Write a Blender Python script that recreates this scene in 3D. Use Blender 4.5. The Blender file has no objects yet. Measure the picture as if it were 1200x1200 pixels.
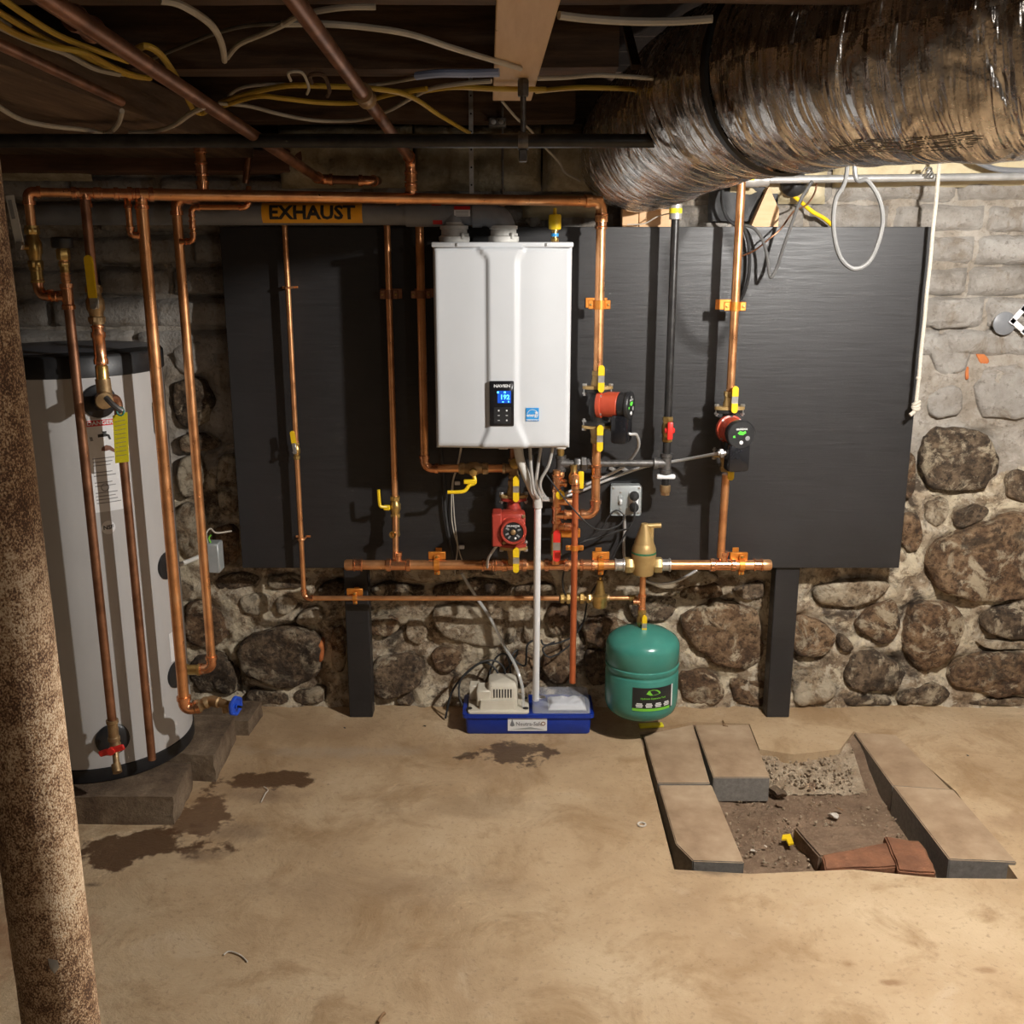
import bpy, bmesh, math, random
from mathutils import Vector, Matrix, noise

random.seed(7)
S = bpy.context.scene
C = S.collection

# ------------------------------------------------------------------ camera
CAMH = 1.75
TH = math.radians(14.3)
FPX = 1200.0
cam_d = bpy.data.cameras.new('camera')
cam_d.sensor_width = 36.0
cam_d.lens = 36.0 * FPX / 1200.0
cam_d.clip_start = 0.02
cam = bpy.data.objects.new('camera', cam_d)
C.objects.link(cam)
cam.location = (0, 0, CAMH)
cam.rotation_euler = (math.radians(90) - TH, 0, 0)
S.camera = cam

# ------------------------------------------------------------------ world
W = bpy.data.worlds.new('world')
S.world = W
W.use_nodes = True
W.node_tree.nodes['Background'].inputs[0].default_value = (0.9, 0.92, 1.0, 1)
W.node_tree.nodes['Background'].inputs[1].default_value = 0.02

# ------------------------------------------------------------------ lamps of the cellar
LAMP = Vector((1.25, 2.00, 2.035))      # bare bulb beside the duct, out of frame on the right
LAMP2 = Vector((1.25, -0.30, 1.90))     # weaker bulb behind the camera
def lamp_light(name, loc, watts, col, rad):
    l = bpy.data.lights.new(name, 'POINT')
    l.energy = watts; l.color = col; l.shadow_soft_size = rad
    o = bpy.data.objects.new(name, l)
    C.objects.link(o); o.location = loc
    return o
LIGHT1 = (205.0, (1.0, 0.965, 0.92), 0.03)
LIGHT2 = (15.0, (1.0, 0.965, 0.92), 0.05)

# ------------------------------------------------------------------ view
S.view_settings.view_transform = 'Standard'
S.view_settings.look = 'None'
S.view_settings.gamma = 1.0
S.view_settings.use_curve_mapping = False
S.view_settings.exposure = 0.0
S.cycles.max_bounces = 8
S.cycles.use_denoising = True

# ------------------------------------------------------------------ pixel helpers (1200 x 1200 frame)
def ray(px, py):
    u = (px - 600.0) / FPX; v = (600.0 - py) / FPX
    return Vector((u, math.cos(TH) + v * math.sin(TH), -math.sin(TH) + v * math.cos(TH)))
def at(px, py, Y):
    d = ray(px, py); t = Y / d.y
    return Vector((d.x * t, Y, CAMH + d.z * t))
def atz(px, py, z):
    d = ray(px, py); t = (z - CAMH) / d.z
    return Vector((d.x * t, d.y * t, z))
def V(*a): return Vector(a)

# ------------------------------------------------------------------ materials
class NT:
    def __init__(s, name):
        s.m = bpy.data.materials.new(name); s.m.use_nodes = True
        s.t = s.m.node_tree; s.b = s.t.nodes['Principled BSDF']
        s.co = s.t.nodes.new('ShaderNodeTexCoord')
        s.obj = s.co.outputs['Object']
    def put(s, sock, v):
        if hasattr(v, 'is_output'): s.t.links.new(v, sock)
        elif isinstance(v, (tuple, list)) and len(v) == 3 and sock.type == 'RGBA': sock.default_value = (*v, 1)
        else: sock.default_value = v
    def node(s, typ, **kw):
        n = s.t.nodes.new(typ)
        for k, v in kw.items():
            if k.startswith('i_'): s.put(n.inputs[int(k[2:])], v)
            else: setattr(n, k, v)
        return n
    def noise(s, scale, detail=4, rough=.55, vec=None, dist=0, stretch=None):
        vec = vec or s.obj
        if stretch:
            mp = s.node('ShaderNodeMapping'); s.put(mp.inputs[0], vec); mp.inputs['Scale'].default_value = stretch
            vec = mp.outputs[0]
        n = s.node('ShaderNodeTexNoise'); s.put(n.inputs['Vector'], vec)
        n.inputs['Scale'].default_value = scale; n.inputs['Detail'].default_value = detail
        n.inputs['Roughness'].default_value = rough; n.inputs['Distortion'].default_value = dist
        return n.outputs['Fac']
    def voro(s, scale, feature='F1', out='Distance', vec=None, rnd=1):
        n = s.node('ShaderNodeTexVoronoi', feature=feature); s.put(n.inputs['Vector'], vec or s.obj)
        n.inputs['Scale'].default_value = scale; n.inputs['Randomness'].default_value = rnd
        return n.outputs[out]
    def ramp(s, fac, *stops, interp='LINEAR'):
        n = s.node('ShaderNodeValToRGB'); n.color_ramp.interpolation = interp
        e = n.color_ramp.elements
        while len(e) < len(stops): e.new(0.5)
        for k, (p, c) in enumerate(stops):
            e[k].position = p
            e[k].color = (c, c, c, 1) if isinstance(c, (int, float)) else (*c, 1)
        s.put(n.inputs[0], fac); return n.outputs[0]
    def mix(s, fac, a, b, mode='MIX'):
        n = s.node('ShaderNodeMix', data_type='RGBA', blend_type=mode)
        s.put(n.inputs[0], fac); s.put(n.inputs[6], a); s.put(n.inputs[7], b)
        return n.outputs[2]
    def math(s, op, a, b=0.0, clamp=False):
        n = s.node('ShaderNodeMath', operation=op, use_clamp=clamp); s.put(n.inputs[0], a); s.put(n.inputs[1], b)
        return n.outputs[0]
    def bump(s, h, strength=.3, dist=.01, prev=None):
        n = s.node('ShaderNodeBump'); n.inputs['Strength'].default_value = strength; n.inputs['Distance'].default_value = dist
        s.put(n.inputs['Height'], h)
        if prev is not None: s.put(n.inputs['Normal'], prev)
        return n.outputs[0]
    def set(s, color=None, rough=None, metal=None, normal=None, **kw):
        if color is not None: s.put(s.b.inputs['Base Color'], color)
        if rough is not None: s.put(s.b.inputs['Roughness'], rough)
        if metal is not None: s.put(s.b.inputs['Metallic'], metal)
        if normal is not None: s.put(s.b.inputs['Normal'], normal)
        for k, v in kw.items(): s.put(s.b.inputs[k.replace('_', ' ')], v)
        return s.m

def plain(name, c1, c2=None, scale=30, rough=.5, metal=0, bump=0, bscale=None, detail=4, lo=.35, hi=.65, stretch=None, bd=.003, **kw):
    t = NT(name)
    col = c1
    if c2 is not None:
        col = t.ramp(t.noise(scale, detail, stretch=stretch), (lo, c1), (hi, c2))
    nrm = t.bump(t.noise(bscale or scale * 3, 4, stretch=stretch), bump, bd) if bump else None
    return t.set(col, rough, metal, nrm, **kw)

M = {}
def mats():
    # copper
    t = NT('copper')
    n = t.noise(9, 5, .6)
    M['copper'] = t.set(t.ramp(n, (.30, (.56, .24, .10)), (.50, (.88, .43, .19)), (.72, (.96, .54, .27))), t.ramp(t.noise(22, 4), (.3, .26), (.7, .44)), .86)
    M['copper_bright'] = plain('copper_bright', (.92, .46, .24), (.74, .32, .15), 40, .24, .92)
    M['copper_old'] = plain('copper_old', (.24, .115, .065), (.48, .24, .14), 14, .4, .85)
    M['copper_red'] = plain('copper_red', (.66, .19, .075), (.54, .14, .05), 12, .36, .6)
    M['copper_paint'] = plain('copper_plated', (.78, .30, .05), (.62, .21, .03), 40, .42, .55)
    M['brass'] = plain('brass', (.62, .43, .16), (.46, .29, .09), 35, .32, .85)
    M['brass_dull'] = plain('brass_dull', (.42, .29, .15), (.30, .19, .09), 40, .5, .7, .15, 120)
    M['solder'] = plain('solder_silver', (.75, .72, .68), (.55, .5, .46), 50, .3, .85)
    M['bronze'] = plain('bronze_paint', (.52, .36, .15), (.45, .30, .12), 30, .42, .45)
    M['yellow'] = plain('yellow_vinyl', (.90, .62, .015), (.80, .52, .01), 25, .42)
    M['yellow_tag'] = plain('yellow_tag', (.86, .76, .03), (.80, .70, .02), 40, .55)
    M['red'] = plain('red_plastic', (.75, .035, .025), (.66, .025, .02), 30, .38)
    M['pump_red'] = plain('pump_red_enamel', (.40, .048, .030), (.33, .038, .024), 18, .42, 0, .05, 60)
    M['pump_orange'] = plain('pump_orange_enamel', (.50, .075, .032), (.42, .055, .026), 18, .38, 0, .05, 60)
    M['blue_handle'] = plain('blue_handle', (.012, .07, .50), (.01, .05, .38), 30, .4)
    M['blue_tray'] = plain('blue_plastic', (.005, .030, .28), (.006, .036, .32), 12, .36)
    M['black_plastic'] = plain('black_plastic', (.012, .012, .013), (.02, .02, .021), 30, .42)
    M['black_gloss'] = plain('black_gloss', (.010, .010, .012), (.014, .014, .016), 30, .15)
    M['black_rubber'] = plain('black_rubber', (.018, .018, .019), (.03, .03, .03), 40, .6)
    M['black_iron'] = plain('black_iron', (.020, .019, .019), (.042, .040, .038), 26, .38, .35, .1, 90)
    M['grey_iron'] = plain('galvanised_iron', (.105, .10, .096), (.19, .182, .175), 50, .42, .7, .1, 120)
    M['steel'] = plain('zinc_steel', (.62, .61, .59), (.48, .47, .45), 50, .36, .85)
    M['conduit_grey'] = plain('conduit_grey', (.40, .39, .37), (.52, .51, .49), 20, .4, .45)
    M['white_enamel'] = plain('white_enamel', (.585, .60, .615), (.605, .62, .635), 6, .30)
    M['tank_enamel'] = plain('tank_enamel', (.47, .458, .445), (.50, .488, .475), 5, .36)
    M['white_plastic'] = plain('white_plastic', (.78, .79, .80), (.84, .85, .85), 12, .40)
    M['dull_plastic'] = plain('dull_white_plastic', (.55, .54, .50), (.62, .60, .56), 16, .5)
    M['beige_plastic'] = plain('beige_plastic', (.68, .63, .52), (.62, .57, .46), 18, .48)
    M['pvc_grey'] = plain('pvc_grey', (.17, .175, .185), (.22, .225, .235), 12, .40)
    M['steel_box'] = plain('grey_enamel_box', (.33, .36, .36), (.40, .42, .42), 20, .45, .2)
    M['green_tank'] = plain('green_enamel', (.046, .215, .170), (.054, .245, .195), 9, .24, 0, .03, 40)
    M['label_black'] = plain('label_black', (.012, .014, .016), (.018, .019, .020), 20, .4)
    M['label_white'] = plain('label_white', (.74, .74, .74), (.80, .80, .79), 20, .5)
    M['ink'] = plain('ink_black', (.016, .014, .012), (.024, .02, .018), 60, .6)
    M['ink_grey'] = plain('ink_grey', (.20, .20, .20), (.30, .30, .30), 60, .6)
    M['label_red'] = plain('label_red', (.62, .03, .03), (.55, .025, .025), 30, .5)
    M['green_band'] = plain('dark_green_band', (.01, .12, .05), (.03, .20, .09), 60, .5)
    M['label_green'] = plain('label_green', (.16, .56, .04), (.20, .60, .05), 30, .5)
    M['label_orange'] = plain('label_orange', (.90, .44, .015), (.80, .36, .012), 8, .5)
    M['label_blue'] = plain('label_blue', (.03, .28, .66), (.04, .31, .70), 30, .45)
    M['skin_print'] = plain('brown_print', (.22, .09, .05), (.16, .06, .03), 60, .6)
    M['black_paint'] = None
    t = NT('black_painted_plywood')
    g = t.noise(5, 8, .65, stretch=(1.1, 1, 16))
    g2 = t.noise(2.2, 4)
    M['black_paint'] = t.set(t.ramp(g2, (.3, (.015, .0142, .0146)), (.7, (.023, .022, .0226))), t.ramp(g, (.3, .36), (.7, .56)), 0,
                             t.bump(g, .32, .003))
    M['clear'] = None
    t = NT('clear_plastic')
    M['clear'] = t.set((.80, .84, .95), .06, 0, t.bump(t.noise(25, 3), .3, .004), Alpha=.24)
    t = NT('clear_vinyl')
    M['clear_tube'] = t.set((.75, .76, .74), .15, 0, None, Alpha=.45)
    M['flex'] = None
    t = NT('flexible_conduit')
    M['flex'] = t.set((.56, .55, .53), .36, .4)
    M['cable_white'] = plain('cable_white', (.44, .40, .33), (.56, .52, .44), 10, .5)
    M['cable_yellow'] = plain('cable_yellow', (.52, .33, .035), (.62, .42, .05), 8, .45)
    M['cable_blue'] = plain('cable_paleblue', (.30, .38, .62), (.36, .44, .68), 10, .5)
    M['cable_grey'] = plain('cable_grey', (.085, .083, .080), (.12, .118, .112), 12, .5)
    M['cable_dark'] = plain('cable_dark', (.10, .09, .075), (.16, .14, .11), 12, .6)
    M['rope'] = plain('cotton_rope', (.72, .66, .56), (.60, .53, .43), 150, .85, 0, .8, 300)
    # timber
    t = NT('old_joist_timber')
    g = t.noise(4, 7, .65, stretch=(1, 10, 10))
    M['joist'] = t.set(t.ramp(g, (.28, (.028, .016, .009)), (.52, (.085, .048, .026)), (.74, (.14, .085, .048))), .8, 0, t.bump(g, .5, .006))
    t = NT('old_girder_timber')
    g = t.noise(4, 7, .65, stretch=(9, .8, 9))
    M['girder'] = t.set(t.ramp(g, (.28, (.050, .030, .017)), (.52, (.115, .070, .040)), (.74, (.20, .13, .078))), .8, 0, t.bump(g, .5, .006))
    t = NT('subfloor_boards')
    g = t.noise(3, 6, .6, stretch=(12, 1, 1))
    M['subfloor'] = t.set(t.ramp(g, (.3, (.020, .012, .008)), (.7, (.055, .034, .021))), .85, 0, t.bump(g, .4, .004))
    t = NT('new_pine')
    g = t.noise(5, 5, .55, stretch=(9, .9, 9))
    kn = t.ramp(t.voro(9, vec=None), (.05, 1.0), (.11, 0.0))
    M['pine'] = t.set(t.mix(kn, t.ramp(g, (.3, (.60, .40, .215)), (.7, (.70, .50, .295))), (.24, .12, .05)), .6, 0, t.bump(g, .15, .002))
    t = NT('new_pine_block')
    g = t.noise(5, 5, .55, stretch=(.9, 9, 9))
    M['pine_x'] = t.set(t.ramp(g, (.3, (.58, .34, .16)), (.7, (.68, .44, .24))), .6, 0, t.bump(g, .15, .002))
    # rusty post
    t = NT('rusted_flaking_paint')
    sp = t.noise(470, 3, .65, stretch=(1, 1, .75)); big = t.noise(9, 5, .65); md = t.noise(60, 3, .6)
    spk = t.math('ADD', sp, t.math('MULTIPLY', t.math('SUBTRACT', big, .5), .5))
    spk = t.math('ADD', spk, t.math('MULTIPLY', t.math('SUBTRACT', md, .5), .35))
    M['post'] = t.set(t.ramp(spk, (.37, (.085, .040, .020)), (.46, (.25, .13, .062)), (.53, (.48, .315, .175)), (.64, (.70, .55, .38))), .7, 0,
                      t.bump(sp, .5, .002))
    # foil-faced duct wrap
    t = NT('foil_duct_wrap')
    uvm = t.co.outputs['UV']
    wr = t.noise(2.0, 3, .55, vec=uvm, dist=.45, stretch=(15, 1.6, 1))
    wr3 = t.noise(2.0, 2, .5, vec=uvm, dist=.9, stretch=(6, 3.0, 1))
    cr = t.noise(34, 4, .6)
    weave = t.noise(150, 2, .5)
    mn = t.bump(wr3, 1.0, .04)
    mn = t.bump(wr, .9, .022, mn)
    mn = t.bump(cr, .45, .006, mn)
    mn = t.bump(weave, .2, .0012, mn)
    M['foil'] = t.set(t.ramp(wr3, (.30, (.58, .51, .44)), (.70, (.90, .87, .84))), t.ramp(cr, (.3, .17), (.7, .33)), 1.0, mn)
    M['foil_strap'] = plain('black_tape', (.010, .010, .010), (.018, .018, .018), 40, .45)
    # insulation
    t = NT('fibreglass_insulation')
    n = t.noise(14, 7, .65); n2 = t.noise(60, 5, .7)
    M['insul'] = t.set(t.ramp(n, (.3, (.24, .19, .11)), (.5, (.42, .35, .225)), (.72, (.60, .53, .37))), .95, 0, t.bump(n2, .9, .012))
    t = NT('spray_foam')
    n = t.noise(10, 5, .6)
    M['foam'] = t.set(t.ramp(n, (.3, (.48, .39, .22)), (.7, (.66, .58, .40))), .8, 0, t.bump(n, .6, .02))
    # stones, with per-stone tint
    def stone(name, dark, mid, light, lime, lo):
        t = NT(name)
        oi = t.node('ShaderNodeObjectInfo')
        vv = t.node('ShaderNodeVectorMath', operation='ADD'); t.put(vv.inputs[0], t.obj)
        cb = t.node('ShaderNodeCombineXYZ'); r10 = t.math('MULTIPLY', oi.outputs['Random'], 37.0)
        t.put(cb.inputs[0], r10); t.put(cb.inputs[2], r10); t.put(vv.inputs[1], cb.outputs[0])
        p = vv.outputs[0]
        n = t.noise(11, 8, .72, vec=p); f = t.noise(48, 7, .74, vec=p); l = t.noise(9, 9, .74, vec=p, dist=.5)
        ck = t.voro(14, 'DISTANCE_TO_EDGE', 'Distance', vec=p)
        col = t.ramp(n, (.34, dark), (.48, mid), (.64, light))
        col = t.mix(t.ramp(f, (.40, .9), (.50, 0.0)), col, dark)
        col = t.mix(t.ramp(f, (.54, 0.0), (.68, .65)), col, light)
        tint = t.ramp(oi.outputs['Random'], (0, .80), (1, 1.25))
        col = t.mix(1.0, col, tint, 'MULTIPLY')
        col = t.mix(t.ramp(l, (lo - .03, 0.0), (lo + .05, .8)), col, lime)
        sl = t.noise(8, 9, .74, dist=.6); sd = t.noise(5, 8, .72, dist=.4)
        col = t.mix(t.ramp(sl, (.535, 0.0), (.60, .95)), col, lime)
        col = t.mix(t.ramp(sd, (.38, .8), (.46, 0.0)), col, (.045, .029, .018))
        nn = t.bump(n, .9, .03); nn = t.bump(f, 1.0, .016, nn)
        M[name] = t.set(col, .88, 0, nn)
    stone('stone_brown', (.060, .032, .016), (.195, .110, .055), (.40, .265, .15), (.60, .495, .34), .60)
    stone('stone_grey', (.036, .023, .014), (.125, .082, .048), (.32, .225, .14), (.58, .48, .335), .585)
    stone('stone_lime', (.13, .082, .046), (.34, .235, .14), (.53, .42, .285), (.70, .60, .44), .49)
    # lime mortar bed of the rubble wall, whitewashed higher up
    t = NT('lime_mortar')
    n = t.noise(6, 8, .68); f = t.noise(38, 7, .72); l = t.noise(13, 8, .7, dist=.4); big = t.noise(2.6, 4, .6)
    col = t.ramp(n, (.28, (.11, .070, .042)), (.43, (.32, .23, .145)), (.55, (.52, .42, .295)), (.72, (.68, .60, .47)))
    col = t.mix(t.ramp(f, (.50, 0.0), (.64, .8)), col, (.085, .055, .034))
    col = t.mix(t.ramp(l, (.52, 0.0), (.58, .8)), col, (.64, .56, .43))
    sl = t.noise(8, 9, .74, dist=.6); sd = t.noise(5, 8, .72, dist=.4)
    col = t.mix(t.ramp(sl, (.50, 0.0), (.56, .9)), col, (.74, .635, .455))
    col = t.mix(t.ramp(sd, (.39, .9), (.47, 0.0)), col, (.050, .032, .020))
    wn = t.noise(5, 8, .66)
    ww = t.ramp(wn, (.28, (.20, .155, .11)), (.46, (.36, .31, .25)), (.64, (.52, .475, .42)))
    ww = t.mix(t.ramp(f, (.54, 0.0), (.68, .7)), ww, (.13, .10, .07))
    sx = t.node('ShaderNodeSeparateXYZ'); t.put(sx.inputs[0], t.obj)
    zz = t.math('ADD', sx.outputs[2], t.math('MULTIPLY', t.math('SUBTRACT', big, .5), .55))
    col = t.mix(t.ramp(zz, (.98, 0.0), (1.10, 1.0)), col, ww)
    M['mortar'] = t.set(col, .9, 0, t.bump(f, 1.0, .014, t.bump(n, .8, .03)))
    # whitewashed masonry
    t = NT('whitewashed_masonry')
    n = t.noise(5, 8, .66); f = t.noise(45, 7, .7); c = t.noise(7, 6, .7, dist=1.2)
    col = t.ramp(n, (.30, (.17, .142, .112)), (.46, (.30, .272, .238)), (.64, (.42, .395, .36)))
    col = t.mix(t.ramp(c, (.54, 0.0), (.64, .7)), col, (.20, .155, .108))
    col = t.mix(t.ramp(f, (.56, 0.0), (.68, .6)), col, (.11, .088, .066))
    M['whitewash'] = t.set(col, .85, 0, t.bump(f, 1.0, .010, t.bump(n, .8, .022)))
    M['brick_orange'] = plain('orange_brick', (.42, .115, .03), (.52, .17, .05), 30, .85, 0, .6, 80)
    M['sill'] = plain('sill_timber', (.10, .05, .028), (.17, .085, .05), 6, .8, 0, .4, 20, stretch=(1, 9, 9))
    # pit, paving
    t = NT('earth')
    n = t.noise(9, 7, .65); f = t.noise(70, 5, .7)
    M['earth'] = t.set(t.mix(t.ramp(f, (.5, 0.0), (.72, .6)), t.ramp(n, (.3, (.15, .09, .052)), (.7, (.31, .205, .128))), (.33, .24, .16)), .95, 0,
                       t.bump(f, 1.0, .012))
    t = NT('paving_stone')
    n = t.noise(6, 7, .62); f = t.noise(60, 5, .7)
    geo = t.node('ShaderNodeNewGeometry'); sp_ = t.node('ShaderNodeSeparateXYZ'); t.put(sp_.inputs[0], geo.outputs['Normal'])
    top = t.ramp(sp_.outputs[2], (.4, 0.0), (.8, 1.0))
    tc = t.ramp(n, (.32, (.25, .162, .092)), (.50, (.36, .245, .148)), (.68, (.46, .335, .215)))
    sc = t.ramp(f, (.3, (.14, .125, .105)), (.7, (.24, .222, .195)))
    M['paver'] = t.set(t.mix(top, sc, tc), .85, 0, t.bump(f, .4, .003))
    t = NT('rough_concrete_block')
    n = t.noise(7, 7, .65); f = t.noise(60, 6, .75)
    M['block'] = t.set(t.mix(t.ramp(f, (.52, 0.0), (.70, .7)), t.ramp(n, (.32, (.060, .038, .023)), (.5, (.17, .115, .070)), (.68, (.29, .215, .14))), (.07, .045, .03)), .9, 0,
                       t.bump(f, .9, .008))
    M['broken_red'] = plain('red_sandstone', (.16, .066, .032), (.27, .115, .055), 12, .88, 0, .7, 60, bd=.008)
    M['debris_white'] = plain('white_debris', (.70, .64, .55), (.55, .48, .40), 60, .8, 0, .5, 90)
    M['rust_leaf'] = plain('dry_brown', (.20, .11, .05), (.30, .17, .08), 60, .8)
    M['crumb'] = plain('crumbled_concrete', (.34, .245, .155), (.52, .41, .285), 25, .95, 0, 1.0, 90, detail=7, bd=.02)
    # display light
    t = NT('blue_display'); M['display'] = t.set((.005, .02, .12), .2, 0, None, Emission_Color=(.02, .16, 1.0), Emission_Strength=.55)
    t = NT('blue_digits'); M['digits'] = t.set((.02, .2, .5), .3, 0, None, Emission_Color=(.10, .50, 1.0), Emission_Strength=2.6)
    t = NT('green_display'); M['green_led'] = t.set((.02, .2, .02), .3, 0, None, Emission_Color=(.20, 1.0, .08), Emission_Strength=.8)
    t = NT('lit_bulb_glass'); M['bulb'] = t.set((.9, .88, .84), .3, 0, None, Emission_Color=(1.0, .93, .82), Emission_Strength=6.0)

def floor_mat():
    t = NT('cellar_floor_concrete')
    n = t.noise(1.3, 7, .62); m = t.noise(4.0, 8, .68, dist=.5); f = t.noise(60, 5, .68); g = t.noise(220, 3, .6)
    col = t.ramp(n, (.34, (.365, .240, .130)), (.50, (.485, .340, .196)), (.66, (.59, .44, .275)))
    col = t.mix(t.ramp(m, (.50, 0.0), (.64, .75)), col, (.33, .205, .098))
    col = t.mix(t.ramp(m, (.25, .45), (.40, 0.0)), col, (.64, .51, .36))
    col = t.mix(t.ramp(f, (.56, 0.0), (.70, .55)), col, (.22, .14, .078))
    sx = t.node('ShaderNodeSeparateXYZ'); t.put(sx.inputs[0], t.obj)
    rough = .82
    # stains with their own shape: (px, py, rx, ry, colour, strength, wet)
    stains = [(318, 914, .19, .075, (.085, .040, .017), .90, 1), (160, 992, .26, .115, (.080, .036, .014), .92, 1),
              (238, 955, .12, .17, (.11, .052, .023), .85, 1), (300, 932, .18, .07, (.21, .13, .074), .6, 0), (272, 975, .13, .06, (.20, .127, .073), .6, 0),
              (235, 1003, .09, .045, (.20, .127, .073), .65, 0), (605, 884, .19, .115, (.085, .048, .024), .92, 1),
              (108, 1037, .035, .016, (.09, .055, .03), .8, 0), (995, 1130, .030, .022, (.25, .13, .05), .8, 0),
              (1043, 1152, .035, .014, (.26, .14, .06), .75, 0), (1155, 1137, .035, .014, (.28, .16, .075), .65, 0),
              (545, 945, .32, .11, (.30, .205, .115), .45, 0), (470, 1040, .45, .10, (.30, .20, .115), .40, 0),
              (30, 1090, .16, .20, (.30, .135, .060), .75, 0), (835, 1022, .14, .025, (.13, .085, .05), .7, 0),
              (1190, 960, .10, .10, (.30, .185, .10), .6, 0), (400, 880, .42, .05, (.40, .315, .225), .45, 0)]
    dn = t.noise(6.5, 7, .60); dn2 = t.noise(36, 6, .65)
    wob = t.math('ADD', t.math('MULTIPLY', t.math('SUBTRACT', dn, .5), 3.0), t.math('MULTIPLY', t.math('SUBTRACT', dn2, .5), .8))
    wet = 0.0
    for (px, py, rx, ry, c, k, w) in stains:
        p = atz(px, py, 0)
        dx = t.math('DIVIDE', t.math('SUBTRACT', sx.outputs[0], p.x), rx)
        dy = t.math('DIVIDE', t.math('SUBTRACT', sx.outputs[1], p.y), ry)
        d = t.math('SQRT', t.math('ADD', t.math('MULTIPLY', dx, dx), t.math('MULTIPLY', dy, dy)))
        d = t.math('ADD', d, wob)
        mk = t.math('MULTIPLY', t.ramp(d, (.0, 1.0), (.68 if w else .2, 1.0), (.86 if w else 1.0, 0.0)), k)
        col = t.mix(mk, col, c)
        if w: wet = t.math('MAXIMUM', wet, mk)
    rough = t.math('SUBTRACT', .82, t.math('MULTIPLY', wet, .34))
    M['floor'] = t.set(col, rough, 0, t.bump(g, .25, .0015, t.bump(f, .45, .003, t.bump(m, .5, .03))))
mats(); floor_mat()

# ------------------------------------------------------------------ mesh builder
def frame_of(d):
    d = Vector(d).normalized()
    a = Vector((0, 0, 1)) if abs(d.z) < .9 else Vector((1, 0, 0))
    u = d.cross(a).normalized(); w = u.cross(d).normalized()
    return u, w, d

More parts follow.
